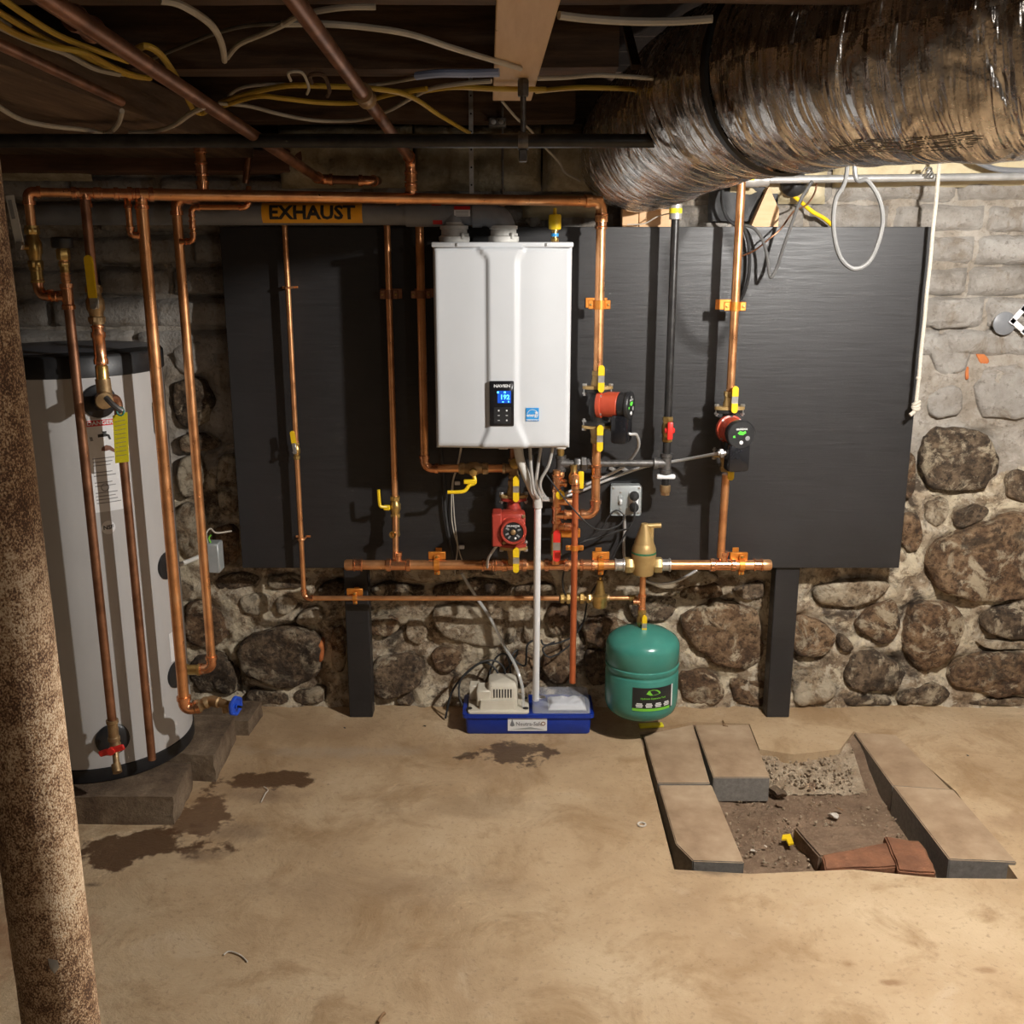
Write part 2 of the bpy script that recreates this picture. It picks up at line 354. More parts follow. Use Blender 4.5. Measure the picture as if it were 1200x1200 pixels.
class MB:
    def __init__(s): s.v = []; s.f = []; s.uv = {}
    def add(s, vs, fs):
        b = len(s.v); s.v += [Vector(p) for p in vs]; s.f += [tuple(b + i for i in f) for f in fs]; return s
    def tube(s, pts, r, seg=12, closed=False, caps=True, rs=None):
        pts = [Vector(p) for p in pts]; n = len(pts)
        vs = []; fs = []
        u = None
        for i in range(n):
            if closed: d = pts[(i + 1) % n] - pts[i - 1]
            else: d = pts[min(i + 1, n - 1)] - pts[max(i - 1, 0)]
            if d.length < 1e-9: d = Vector((0, 0, 1))
            d.normalize()
            if u is None: u = frame_of(d)[0]
            u = (u - d * u.dot(d))
            if u.length < 1e-6: u = frame_of(d)[0]
            u.normalize(); w = d.cross(u)
            rr = rs[i] if rs else r
            for k in range(seg):
                a = 2 * math.pi * k / seg
                vs.append(pts[i] + u * (rr * math.cos(a)) + w * (rr * math.sin(a)))
        m = n if closed else n - 1
        for i in range(m):
            for k in range(seg):
                a = i * seg + k; b = i * seg + (k + 1) % seg
                c = ((i + 1) % n) * seg + (k + 1) % seg; d2 = ((i + 1) % n) * seg + k
                fs.append((a, b, c, d2))
        if caps and not closed:
            fs.append(tuple(range(seg))[::-1]); fs.append(tuple(range((n - 1) * seg, n * seg)))
        return s.add(vs, fs)
    def cyl(s, a, b, r, r2=None, seg=16):
        return s.tube([a, b], r, seg, rs=[r, r if r2 is None else r2])
    def lathe(s, prof, o, axis=(0, 0, 1), seg=20):
        u, w, d = frame_of(axis); o = Vector(o); vs = []; fs = []
        n = len(prof)
        for (r, h) in prof:
            for k in range(seg):
                a = 2 * math.pi * k / seg
                vs.append(o + d * h + u * (r * math.cos(a)) + w * (r * math.sin(a)))
        for i in range(n - 1):
            for k in range(seg):
                fs.append((i * seg + k, i * seg + (k + 1) % seg, (i + 1) * seg + (k + 1) % seg, (i + 1) * seg + k))
        if prof[0][0] > 1e-6: fs.append(tuple(range(seg))[::-1])
        if prof[-1][0] > 1e-6: fs.append(tuple(range((n - 1) * seg, n * seg)))
        return s.add(vs, fs)
    def box(s, c, size, R=None, bev=0.0, segs=1):
        bm = bmesh.new(); bmesh.ops.create_cube(bm, size=1)
        for v in bm.verts: v.co = Vector((v.co.x * size[0], v.co.y * size[1], v.co.z * size[2]))
        if bev > 0: bmesh.ops.bevel(bm, geom=bm.edges[:], offset=bev, segments=segs, affect='EDGES', profile=.5)
        bm.verts.index_update()
        vs = [(R @ v.co if R else v.co) + Vector(c) for v in bm.verts]
        fs = [tuple(v.index for v in f.verts) for f in bm.faces]
        bm.free(); return s.add(vs, fs)
    def prism(s, poly, o, ux, uy, depth):
        ux = Vector(ux); uy = Vector(uy); o = Vector(o); nz = ux.cross(uy).normalized()
        n = len(poly)
        vs = [o + ux * p[0] + uy * p[1] for p in poly] + [o + ux * p[0] + uy * p[1] + nz * depth for p in poly]
        fs = [tuple(range(n))[::-1], tuple(range(n, 2 * n))] + [(i, (i + 1) % n, n + (i + 1) % n, n + i) for i in range(n)]
        return s.add(vs, fs)
    def ball(s, c, r, seg=12, rings=8, axis=(0, 0, 1), sq=1.0):
        prof = [(r * math.sin(math.pi * i / rings), -r * sq * math.cos(math.pi * i / rings)) for i in range(rings + 1)]
        return s.lathe(prof, c, axis, seg)
    def build(s, name, mat, parent=None, smooth=True, ang=.7):
        me = bpy.data.meshes.new(name)
        o = bpy.data.objects.new(name, me); C.objects.link(o)
        if parent is not None:
            off = wloc(parent); o.parent = parent
        else:
            lo = Vector((min(p.x for p in s.v), min(p.y for p in s.v), min(p.z for p in s.v)))
            hi = Vector((max(p.x for p in s.v), max(p.y for p in s.v), max(p.z for p in s.v)))
            off = Vector(((lo.x + hi.x) / 2, (lo.y + hi.y) / 2, lo.z)); o.location = off
        me.from_pydata([p - off for p in s.v], [], s.f)
        bm = bmesh.new(); bm.from_mesh(me)
        bmesh.ops.remove_doubles(bm, verts=bm.verts, dist=1e-6)
        bmesh.ops.recalc_face_normals(bm, faces=bm.faces); bm.to_mesh(me); bm.free()
        if smooth:
            me.shade_smooth(); me.set_sharp_from_angle(angle=ang)
        me.materials.append(M[mat]); me.update()
        return o

def wloc(o):
    l = Vector((0, 0, 0))
    while o is not None: l += o.location; o = o.parent
    return l
def tag(o, label, cat, group=None, kind=None):
    o['label'] = label; o['category'] = cat
    if group: o['group'] = group
    if kind: o['kind'] = kind
    return o
def thing(name, label, cat, loc, group=None):
    o = bpy.data.objects.new(name, None); C.objects.link(o); o.location = loc
    o.empty_display_size = .05
    return tag(o, label, cat, group)
def single(name, label, cat, mb, mat, group=None, **kw):
    return tag(mb.build(name, mat, **kw), label, cat, group)
def struct(name, mb, mat, label=None, parent=None, **kw):
    o = mb.build(name, mat, parent, **kw)
    if parent is None:
        o['kind'] = 'structure'
        if label: o['label'] = label
    return o

def arc_pts(a, b, c, r, n=7):
    """rounded corner at b between a and c: (start, [points], end)"""
    a, b, c = Vector(a), Vector(b), Vector(c)
    d1 = (a - b).normalized(); d2 = (c - b).normalized()
    ang = d1.angle(d2)
    t = r / max(math.tan(ang / 2), 1e-3)
    t = min(t, .49 * (a - b).length, .49 * (c - b).length)
    p0 = b + d1 * t; p1 = b + d2 * t
    rr = t * math.tan(ang / 2)
    bis = (d1 + d2).normalized(); ctr = b + bis * (rr / math.sin(ang / 2))
    v0 = p0 - ctr; v1 = p1 - ctr; tot = v0.angle(v1)
    ax = v0.cross(v1).normalized()
    pts = [ctr + Matrix.Rotation(tot * i / n, 3, ax) @ v0 for i in range(n + 1)]
    return p0, pts, p1
def rounded(pts, r, n=6):
    out = [Vector(pts[0])]
    for i in range(1, len(pts) - 1):
        out += arc_pts(pts[i - 1], pts[i], pts[i + 1], r, n)[1]
    out.append(Vector(pts[-1])); return out
def smooth_path(pts, n=8, closed=False):
    """Catmull-Rom through the points"""
    P = [Vector(p) for p in pts]; m = len(P); out = []
    rng = range(m) if closed else range(m - 1)
    for i in rng:
        if closed: p0, p1, p2, p3 = P[i - 1], P[i], P[(i + 1) % m], P[(i + 2) % m]
        else: p0, p1, p2, p3 = P[max(i - 1, 0)], P[i], P[i + 1], P[min(i + 2, m - 1)]
        for k in range(n):
            t = k / n
            out.append(.5 * ((2 * p1) + (p2 - p0) * t + (2 * p0 - 5 * p1 + 4 * p2 - p3) * t * t + (3 * p1 - p0 - 3 * p2 + p3) * t ** 3))
    if not closed: out.append(P[-1])
    return out

# ------------------------------------------------------------------ plumbing kit
def pipe_run(parent, pts, r, mat='copper', emat='copper_bright', er=None, elbows=True, seg=14):
    """straight pipes with soldered elbows at each corner, all parts of parent"""
    pts = [Vector(p) for p in pts]; er = er or r * 1.9
    st = pts[0]
    for i in range(1, len(pts)):
        if i < len(pts) - 1:
            p0, ap, p1 = arc_pts(pts[i - 1], pts[i], pts[i + 1], er)
            MB().cyl(st, p0, r, seg=seg).build('pipe', mat, parent)
            e = MB(); d0 = (p0 - pts[i]).normalized(); d1 = (p1 - pts[i]).normalized()
            L = r * 1.1
            path = [p0 + d0 * L] + ap + [p1 + d1 * L]
            e.tube(path, r * 1.13, seg)
            e.cyl(p0 + d0 * L * .55, p0 + d0 * L * 1.25, r * 1.33, seg=seg)
            e.cyl(p1 + d1 * L * .55, p1 + d1 * L * 1.25, r * 1.33, seg=seg)
            e.build('elbow', emat, parent)
            st = p1
        else:
            MB().cyl(st, pts[i], r, seg=seg).build('pipe', mat, parent)
def coupling(parent, c, axis, r, L=.04, mat='copper_bright', name='coupling'):
    a = Vector(axis).normalized(); c = Vector(c)
    m = MB().lathe([(r * 1.02, -L * .5), (r * 1.32, -L * .5), (r * 1.34, -L * .36), (r * 1.14, -L * .30), (r * 1.14, L * .30), (r * 1.34, L * .36), (r * 1.32, L * .5), (r * 1.02, L * .5)], c, a, 16)
    return m.build(name, mat, parent)
def tee(parent, c, axis, branch, r, rb=None, mat='copper_bright', L=.07):
    rb = rb or r; a = Vector(axis).normalized(); b = Vector(branch).normalized(); c = Vector(c)
    m = MB().lathe([(r * 1.02, -L * .5), (r * 1.34, -L * .5), (r * 1.34, -L * .34), (r * 1.14, -L * .30), (r * 1.14, L * .30), (r * 1.34, L * .34), (r * 1.34, L * .5), (r * 1.02, L * .5)], c, a, 16)
    m.lathe([(rb * 1.13, 0), (rb * 1.13, r * 1.2 + L * .15), (rb * 1.34, r * 1.2 + L * .18), (rb * 1.34, r * 1.2 + L * .32), (rb * 1.0, r * 1.2 + L * .32)], c, b, 16)
    return m.build('tee', mat, parent)
def hex_nut(m, c, axis, r, L):
    m.lathe([(r * .9, -L / 2), (r, -L * .38), (r, L * .38), (r * .9, L / 2)], c, axis, 6)
def clamp(parent, c, axis, r, Yb, w=.05, h=.022, mat='copper_paint'):
    """copper standoff strap holding a pipe off the board at depth Yb"""
    c = Vector(c); a = Vector(axis).normalized(); side = Vector((a.z, 0, -a.x)).normalized() if abs(a.y) < .9 else Vector((1, 0, 0))
    R = Matrix((side, Vector((0, 1, 0)), a)).transposed()
    m = MB()
    if Yb - .003 - c.y > r:
        MB().box((c + side * 0 + Vector((0, Yb - .003 - c.y, 0))), (w * 1.5, .004, h * 1.15), R, .001).build('clamp_base', mat, parent)
    m.lathe([(r * 1.02, -h / 2), (r * 1.25, -h / 2), (r * 1.25, h / 2), (r * 1.02, h / 2)], c, a, 16)
    m.box(c + side * (r * 1.25 + w * .16), (w * .36, .008, h), R, .002)
    m.box(c - side * (r * 1.25 + w * .16), (w * .36, .008, h), R, .002)
    cl = m.build('pipe_clamp', mat, parent)
    s = MB()
    for q in (1, -1):
        s2 = MB().lathe([(.0035, 0), (.0045, .002), (.003, .004), (0, .0045)], c + side * q * (r * 1.25 + w * .18) + Vector((0, -.004, 0)), (0, -1, 0), 8)
        s2.build('screw', 'brass', cl)
    return cl
def strap(parent, c, axis, r, Yb, w=.055, mat='steel'):
    c = Vector(c); a = Vector(axis).normalized(); side = Vector((a.z, 0, -a.x)).normalized()
    R = Matrix((side, Vector((0, 1, 0)), a)).transposed()
    dy = Vector((0, max(Yb - c.y - .0048, 0), 0))
    pth = [c + side * (r * 1.15) + dy] + [c + side * (r * 1.15) * math.cos(t) + Vector((0, -1, 0)) * (r * 1.15) * math.sin(t) for t in [math.pi * k / 8 for k in range(9)]] + [c - side * (r * 1.15) + dy]
    m = MB().tube([c + side * (r + w * .5) + dy] + pth + [c - side * (r + w * .5) + dy], .0045, 6)
    return m.build('pipe_strap', mat, parent)
def lever(parent, stem0, out, along, L, w=.016, mat='yellow', drop=0.0, bare=.38):
    """lever handle: bare steel tang then a vinyl grip; out = away from valve, along = grip direction"""
    o = Vector(out).normalized(); a = Vector(along).normalized(); s = o.cross(a).normalized(); p = Vector(stem0)
    R = Matrix((s, a, o)).transposed()
    h = MB().box(p + a * L * bare * .45, (w * .9, L * (bare + .12), .0035), R, .001)
    h.cyl(p - o * .012, p + o * .006, .005, seg=8); hex_nut(h, p + o * .004, o, .008, .006)
    hd = h.build('handle', 'steel', parent)
    g = MB()
    pts = [(-w / 2, 0), (w / 2, 0)]
    for k in range(9): pts.append((w / 2 * math.cos(math.pi * k / 8), L * (1 - bare) - w / 2 + w / 2 * math.sin(math.pi * k / 8)))
    g.prism(pts, p + a * L * bare + o * (drop - .003), s, a, .007)
    g.build('grip', mat, hd)
    return hd
def ball_valve(parent, c, axis, r, out, along, L=.085, hmat='yellow', bmat='brass', size=1.0, bare=.38, w=.016):
    a = Vector(axis).normalized(); c = Vector(c); o = Vector(out).normalized()
    k = size
    m = MB().lathe([(r * 1.0, -.045 * k), (r * 1.35, -.045 * k), (r * 1.35, -.030 * k), (r * 1.2, -.028 * k), (r * 1.3, -.018 * k), (r * 1.62, -.010 * k), (r * 1.62, .010 * k),
                    (r * 1.3, .018 * k), (r * 1.2, .028 * k), (r * 1.35, .030 * k), (r * 1.35, .045 * k), (r * 1.0, .045 * k)], c, a, 14)
    hex_nut(m, c + a * .034 * k, a, r * 1.5, .014 * k); hex_nut(m, c - a * .034 * k, a, r * 1.5, .014 * k)
    m.cyl(c, c + o * (r * 1.6 + .012), r * .55, seg=10)
    v = m.build('ball_valve', bmat, parent)
    if L:
        sub_lever(v, c + o * (r * 1.6 + .014), o, along, L, hmat, bare, w)
    return v
def sub_lever(v, p, out, along, L, mat, bare=.38, w=.016):
    o = Vector(out).normalized(); a = Vector(along).normalized(); s = o.cross(a).normalized(); p = Vector(p)
    R = Matrix((s, a, o)).transposed()
    h = MB().box(p + a * L * bare * .45, (w * .85, L * (bare + .12), .0035), R, .001)
    hex_nut(h, p + o * .004, o, .008, .007)
    h.build('handle', 'steel', v)
    pts = [(-w / 2, 0), (w / 2, 0)]
    for k in range(9): pts.append((w / 2 * math.cos(math.pi * k / 8), L * (1 - bare) - w / 2 + w / 2 * math.sin(math.pi * k / 8)))
    MB().prism(pts, p + a * L * bare + o * -.003, s, a, .008).build('handle_grip', mat, v)
def paddle(v, c, L=.085, w=.024, Y=-1, up=1, mat='yellow'):
    """flat pump-flange handle facing the room: vinyl ends, bare tin plate in the middle"""
    c = Vector(c)
    def tab(z0, z1, rnd):
        pts = [(-w / 2, z0), (w / 2, z0)]
        if rnd > 0:
            pts += [(w / 2 * math.cos(math.pi * k / 8), z1 - w / 2 + w / 2 * math.sin(math.pi * k / 8)) for k in range(9)]
        else: pts += [(w / 2, z1), (-w / 2, z1)]
        return pts
    MB().prism(tab(L * .12, L * .5, 1), c, (1, 0, 0), (0, 0, 1), .010).build('handle_grip', mat, v)
    MB().prism(tab(-L * .16, L * .14, 0), c + V(0, .002, 0), (1, 0, 0), (0, 0, 1), .010).build('handle_plate', 'steel', v)
    MB().prism([(x, -y) for x, y in reversed(tab(L * .14, L * .5, 1))], c, (1, 0, 0), (0, 0, 1), .010).build('handle_grip', mat, v)

# ------------------------------------------------------------------ lettering
def text_mesh(body, size, align='CENTER', font_scale_x=1.0, bold=0.0):
    cu = bpy.data.curves.new('lettering', 'FONT'); cu.body = body; cu.size = size; cu.align_x = align; cu.align_y = 'CENTER'
    cu.resolution_u = 2; cu.offset = bold
    ob = bpy.data.objects.new('lettering', cu); C.objects.link(ob)
    bpy.context.view_layer.update()
    dg = bpy.context.evaluated_depsgraph_get()
    me = bpy.data.meshes.new_from_object(ob.evaluated_get(dg))
    vs = [(v.co.x * font_scale_x, v.co.y) for v in me.vertices]; fs = [tuple(p.vertices) for p in me.polygons]
    bpy.data.objects.remove(ob); bpy.data.curves.remove(cu); bpy.data.meshes.remove(me)
    return vs, fs
def cut_up(vs, fs, step):
    """slice flat lettering into small cells so that it can wrap round a drum"""
    bm = bmesh.new(); bv = [bm.verts.new((x, y, 0)) for x, y in vs]; bm.verts.ensure_lookup_table()
    for f in fs:
        try: bm.faces.new([bv[i] for i in f])
        except ValueError: pass
    for ax in (0, 1):
        lo = min(v.co[ax] for v in bm.verts); hi = max(v.co[ax] for v in bm.verts)
        k = 1
        while lo + k * step < hi:
            co = Vector((0, 0, 0)); co[ax] = lo + k * step; no = Vector((0, 0, 0)); no[ax] = 1
            bmesh.ops.bisect_plane(bm, geom=bm.verts[:] + bm.edges[:] + bm.faces[:], plane_co=co, plane_no=no); k += 1
    bm.verts.index_update()
    out = [(v.co.x, v.co.y) for v in bm.verts], [tuple(v.index for v in f.verts) for f in bm.faces]
    bm.free(); return out
def letter(body, size, o, ux, uy, mat, parent, name='lettering', align='CENTER', sx=1.0, bold=0.0, fn=None):
    vs, fs = text_mesh(body, size, align, sx, bold)
    if fn is not None: vs, fs = cut_up(vs, fs, .007)
    o = Vector(o); ux = Vector(ux); uy = Vector(uy)
    if fn is None: pts = [o + ux * x + uy * y for x, y in vs]
    else: pts = [fn(x, y) for x, y in vs]
    m = MB().add(pts, fs)
    me = bpy.data.meshes.new(name); ob = bpy.data.objects.new(name, me); C.objects.link(ob)
    off = wloc(parent); ob.parent = parent
    me.from_pydata([p - off for p in m.v], [], m.f); me.materials.append(M[mat]); me.update()
    return ob

# ================================================================== SETTING
FLZ = 0.0
ZC = 2.15            # underside of joists
YW = 3.765           # mean face of the mortar bed
# ---- pit outline in the floor
pit = [atz(749, 858, 0), atz(790, 1019, 0), atz(880, 1024, 0), atz(1000, 1019, 0), atz(1100, 1029, 0), atz(1193, 1030, 0),
       atz(1120, 927, 0), atz(1052, 868, 0), atz(1000, 857, 0), atz(985, 878, 0), atz(930, 884, 0), atz(890, 878, 0), atz(878, 848, 0), atz(812, 846, 0)]
def build_floor():
    bm = bmesh.new()
    outer = [V(-3.2, -2.2, 0), V(3.2, -2.2, 0), V(3.2, 3.9, 0), V(-3.2, 3.9, 0)]
    def loop(ps):
        vs = [bm.verts.new(p) for p in ps]
        return [bm.edges.new((vs[i], vs[(i + 1) % len(vs)])) for i in range(len(vs))], vs
    e1, v1 = loop(outer); e2, v2 = loop(pit)
    bmesh.ops.triangle_fill(bm, use_beauty=True, edges=e1 + e2)
    # rim of the opening
    lows = [bm.verts.new(v.co + V(0, 0, -.13)) for v in v2]
    for i in range(len(v2)):
        bm.faces.new((v2[i], v2[(i + 1) % len(v2)], lows[(i + 1) % len(v2)], lows[i]))
    bmesh.ops.recalc_face_normals(bm, faces=bm.faces)
    me = bpy.data.meshes.new('floor'); bm.to_mesh(me); bm.free()
    o = bpy.data.objects.new('floor', me); C.objects.link(o); me.materials.append(M['floor'])
    if me.polygons[0].normal.z < 0: me.flip_normals()
    o['kind'] = 'structure'; o['label'] = 'stained tan concrete cellar floor'
    return o
floor = build_floor()

def grid_sheet(x0, x1, z0, z1, step, fn):
    """heightfield facing -Y; fn(x, z) -> y"""
    nx = max(2, int((x1 - x0) / step)); nz = max(2, int((z1 - z0) / step))
    m = MB(); vs = []; fs = []
    for j in range(nz + 1):
        for i in range(nx + 1):
            x = x0 + (x1 - x0) * i / nx; z = z0 + (z1 - z0) * j / nz
            vs.append((x, fn(x, z), z))
    for j in range(nz):
        for i in range(nx):
            a = j * (nx + 1) + i
            fs.append((a, a + 1, a + nx + 2, a + nx + 1))
    return m.add(vs, fs)
def nz(x, y, z=0.0, s=1.0): return noise.noise(Vector((x * s, y * s, z * s)))
STONES = [
 # right of the board
 ('g', [(1080,515),(1095,500),(1130,502),(1160,508),(1170,530),(1172,555),(1158,575),(1125,578),(1095,575),(1080,560)], .045),
 ('b', [(1088,650),(1105,632),(1150,615),(1200,600),(1235,598),(1240,690),(1180,705),(1150,708),(1110,700),(1092,680)], .06),
 ('b', [(1058,605),(1075,602),(1082,620),(1080,645),(1066,650),(1057,635)], .035),
 ('l', [(955,688),(1000,680),(1040,680),(1045,690),(1020,705),(1000,714),(968,715),(952,700)], .04),
 ('b', [(1002,735),(1020,712),(1050,703),(1058,720),(1055,745),(1040,758),(1015,748)], .04),
 ('b', [(1060,740),(1068,715),(1090,703),(1118,708),(1130,725),(1128,745),(1112,770),(1090,793),(1072,785),(1062,765)], .06),
 ('g', [(1150,722),(1180,710),(1235,690),(1240,750),(1180,752),(1155,742)], .055),
 ('b', [(1110,790),(1130,775),(1170,765),(1235,762),(1240,808),(1170,818),(1130,810),(1112,802)], .06),
 ('g', [(990,790),(1000,770),(1025,765),(1055,778),(1065,795),(1050,812),(1015,815),(992,805)], .045),
 ('b', [(925,735),(940,722),(965,730),(980,745),(975,765),(950,772),(930,770)], .045),
 ('l', [(926,790),(945,783),(970,790),(982,810),(965,826),(930,828)], .05),
 ('g', [(1075,805),(1100,800),(1120,815),(1105,830),(1060,832),(1050,822)], .035),
 ('g', [(1118,606),(1145,592),(1165,598),(1150,614),(1125,622)], .025),
 ('g', [(1178,560),(1200,550),(1230,570),(1230,592),(1185,588)], .03),
 ('g', [(985,745),(995,750),(1004,762),(992,768),(984,760)], .025),
 ('l', [(1140,752),(1200,752),(1238,755),(1220,762),(1160,763)], .03),
 ('g', [(1125,822),(1200,818),(1238,824),(1238,834),(1130,834)], .03),
 ('g', [(985,818),(1040,816),(1050,826),(1030,834),(990,832)], .03),
 ('b', [(1060,540),(1074,530),(1076,570),(1066,590),(1058,575)], .025),
 ('l', [(1088,590),(1112,584),(1116,604),(1100,622),(1086,612)], .02),
 # under the board, right
 ('b', [(790,725),(830,705),(870,708),(893,722),(900,775),(875,790),(845,780),(812,760)], .05),
 ('b', [(795,790),(820,785),(848,800),(850,825),(800,825)], .04),
 ('b', [(855,800),(870,795),(900,800),(900,828),(860,828)], .04),
 ('g', [(735,705),(790,700),(800,715),(780,730),(742,728)], .035),
 ('b', [(680,728),(715,722),(738,735),(738,760),(690,758)], .04),
 ('g', [(683,765),(712,765),(716,800),(690,808)], .035),
 ('g', [(858,690),(898,682),(900,702),(868,704)], .03),
 ('l', [(760,672),(830,668),(850,682),(800,692),(765,690)], .025),
 ('b', [(740,770),(785,765),(798,785),(770,800),(735,795)], .04),
 ('b', [(800,690),(845,686),(850,700),(815,706),(796,704)], .02),
 # middle
 ('g', [(435,780),(450,770),(480,768),(500,780),(495,800),(470,815),(440,825),(434,805)], .05),
 ('b', [(430,728),(465,725),(470,738),(455,748),(430,745)], .03),
 ('l', [(508,712),(560,710),(606,715),(608,755),(570,760),(530,752),(510,735)], .03),
 ('l', [(528,800),(545,785),(560,780),(575,790),(560,815),(530,825)], .035),
 ('g', [(463,815),(480,812),(487,830),(465,832)], .03),
 ('b', [(636,765),(665,758),(670,800),(645,808),(634,785)], .04),
 ('g', [(432,692),(455,684),(480,688),(500,690),(495,702),(440,704)], .025),
 ('g', [(505,690),(560,680),(595,685),(592,702),(510,704)], .025),
 ('l', [(612,715),(628,712),(630,752),(614,757)], .025),
 ('l', [(476,730),(494,728),(502,745),(492,760),(474,752)], .02),
 ('b', [(590,775),(620,765),(632,785),(622,806),(595,802)], .035),
 ('g', [(600,690),(648,684),(655,702),(606,706)], .025),
 ('b', [(640,712),(672,710),(672,745),(644,748)], .03),
 ('b', [(505,765),(535,760),(545,775),(525,792),(508,788)], .025),
 # left
 ('g', [(275,760),(300,742),(340,735),(372,740),(380,765),(372,800),(330,810),(295,800),(280,785)], .06),
 ('l', [(278,702),(300,695),(320,700),(318,715),(300,725),(282,718)], .03),
 ('l', [(322,702),(340,698),(349,710),(338,722),(322,720)], .03),
 ('l', [(350,720),(372,712),(380,725),(365,735),(345,733)], .03),
 ('b', [(215,710),(240,705),(262,725),(265,750),(245,765),(215,755)], .045),
 ('g', [(222,770),(260,767),(275,790),(280,815),(240,815),(220,800)], .045),
 ('g', [(288,812),(335,812),(340,826),(284,828)], .03),
 ('g', [(342,813),(378,806),(382,825),(345,828)], .03),
 ('g', [(370,690),(402,680),(404,700),(375,705)], .03),
 ('b', [(385,740),(404,735),(404,790),(388,790)], .03),
 ('l', [(200,600),(220,590),(240,600),(238,650),(215,660),(203,640)], .035),
 ('g', [(248,680),(275,672),(303,678),(296,690),(255,694)], .03),
 ('l', [(205,540),(230,530),(242,560),(225,585),(208,580)], .035),
 ('g', [(196,452),(235,440),(252,470),(240,500),(208,502)], .04),
 ('g', [(205,512),(240,508),(258,520),(245,530),(210,532)], .03),
 ('l', [(250,540),(276,530),(280,600),(256,612)], .03),
 ('g', [(310,678),(345,674),(362,682),(350,692),(314,690)], .025),
 ('b', [(245,620),(276,615),(280,660),(252,668)], .03),
]
SPOLY = []
for kind, poly, pr in STONES:
    w_ = [at(px, py, 3.735) for px, py in poly]; q_ = [(p.x, max(p.z, .005)) for p in w_]
    SPOLY.append((q_, min(p[0] for p in q_) - .04, max(p[0] for p in q_) + .04, min(p[1] for p in q_) - .04, max(p[1] for p in q_) + .04))
def groove(x, z):
    """raked, uneven joint round each boulder"""
    best = 1.0
    if z > 1.4: return 0.0
    for q_, xa, xb, za, zb in SPOLY:
        if x < xa or x > xb or z < za or z > zb: continue
        ins = False; dmin = 1.0; n = len(q_); j = n - 1
        for i in range(n):
            x1, z1 = q_[j]; x2, z2 = q_[i]; j = i
            if (z1 > z) != (z2 > z) and x < (x2 - x1) * (z - z1) / (z2 - z1) + x1: ins = not ins
            dx, dz = x2 - x1, z2 - z1; t = max(0, min(1, ((x - x1) * dx + (z - z1) * dz) / (dx * dx + dz * dz + 1e-12)))
            d = math.hypot(x - x1 - t * dx, z - z1 - t * dz)
            if d < dmin: dmin = d
        best = min(best, 0.0 if ins else dmin)
    if best > .030: return 0.0
    k = 1 - best / .030
    amt = max(0.0, .35 + 1.1 * nz(x, z, 6.6, 7))
    return .040 * k * k * amt
def wall_y(x, z):
    y = YW - .006 + .018 * nz(x, z, 3.1, 4) + .020 * nz(x, z, 9.7, 12) + .010 * nz(x, z, 1.7, 30)
    if z > 1.36: y += min(1, (z - 1.36) / .08) * .012
    y -= max(0, .12 - z) * .18
    y += groove(x, z)
    return y
wall_back = struct('wall_back', grid_sheet(-3.2, 3.2, -.02, 2.02, .0135, wall_y), 'mortar', 'rubble stone cellar wall with lime mortar, whitewashed brick courses above', ang=3.0)

# ---- rubble stones (each its own piece)
STN = {'b': 'stone_brown', 'g': 'stone_grey', 'l': 'stone_lime'}
def stone_piece(poly, mat, prot, name='stone', parent=None, seedv=0.0, Yb=None, N=28, rough=1.0):
    """poly = (x, z) outline on the wall; a rounded, uneven boulder face standing proud of the mortar"""
    pts = [Vector((p[0], 0, p[1])) for p in poly]
    for _ in range(1):
        pts = [q for i in range(len(pts)) for q in (pts[i].lerp(pts[(i + 1) % len(pts)], .2), pts[i].lerp(pts[(i + 1) % len(pts)], .8))]
    L = len(pts); N = max(N, 16)
    per = [0.0]
    for i in range(L): per.append(per[-1] + (pts[(i + 1) % L] - pts[i]).length)
    sp = []; j = 0
    for i in range(N):
        s_ = per[-1] * i / N
        while per[j + 1] < s_: j += 1
        sp.append(pts[j].lerp(pts[(j + 1) % L], (s_ - per[j]) / max(per[j + 1] - per[j], 1e-9)))
    c = sum(sp, Vector()) / N
    size = sum((p - c).length for p in sp) / N
    Yb = YW if Yb is None else Yb
    vs = []; fs = []
    tx = nz(seedv, 1.3, 2.2, 7.7) * .5; tz = nz(seedv, 4.3, 5.2, 7.7) * .5
    rings = [(.98, -.6), (1.0, -.05), (.985, .52), (.92, .86), (.77, 1.0), (.5, 1.0), (.25, .98)]
    for (k, h) in rings:
        for i, p in enumerate(sp):
            q = c + (p - c) * k
            j_ = nz(q.x, q.z, seedv, 18) * .16 * size * rough + nz(q.x, q.z, seedv + 3, 45) * .07 * size * rough
            q = q + (q - c).normalized() * j_ * .7
            y = Yb - prot * h + rough * prot * (nz(q.x, q.z, seedv + 5, 9) * .5 + nz(q.x, q.z, seedv + 8, 24) * .35 + nz(q.x, q.z, seedv + 1, 55) * .16)
            y += ((q.x - c.x) * tx + (q.z - c.z) * tz) * .5
            if h < -.3: y = Yb + .05
            vs.append((q.x, y, q.z))
    vs.append((c.x, Yb - prot * 1.0 + nz(c.x, c.z, seedv + 5, 9) * prot * .4, c.z))
    n = len(rings)
    for r in range(n - 1):
        for i in range(N):
            fs.append((r * N + i, r * N + (i + 1) % N, (r + 1) * N + (i + 1) % N, (r + 1) * N + i))
    for i in range(N): fs.append(((n - 1) * N + i, (n - 1) * N + (i + 1) % N, n * N))
    o = MB().add(vs, fs).build(name, mat, parent, ang=1.2)
    return o
k = 0
for kind, poly, pr in STONES:
    wp = [at(px, py, 3.735) for px, py in poly]
    stone_piece([(p.x, max(p.z, .005)) for p in wp], STN[kind], pr * .85, parent=wall_back, seedv=k * 3.7); k += 1
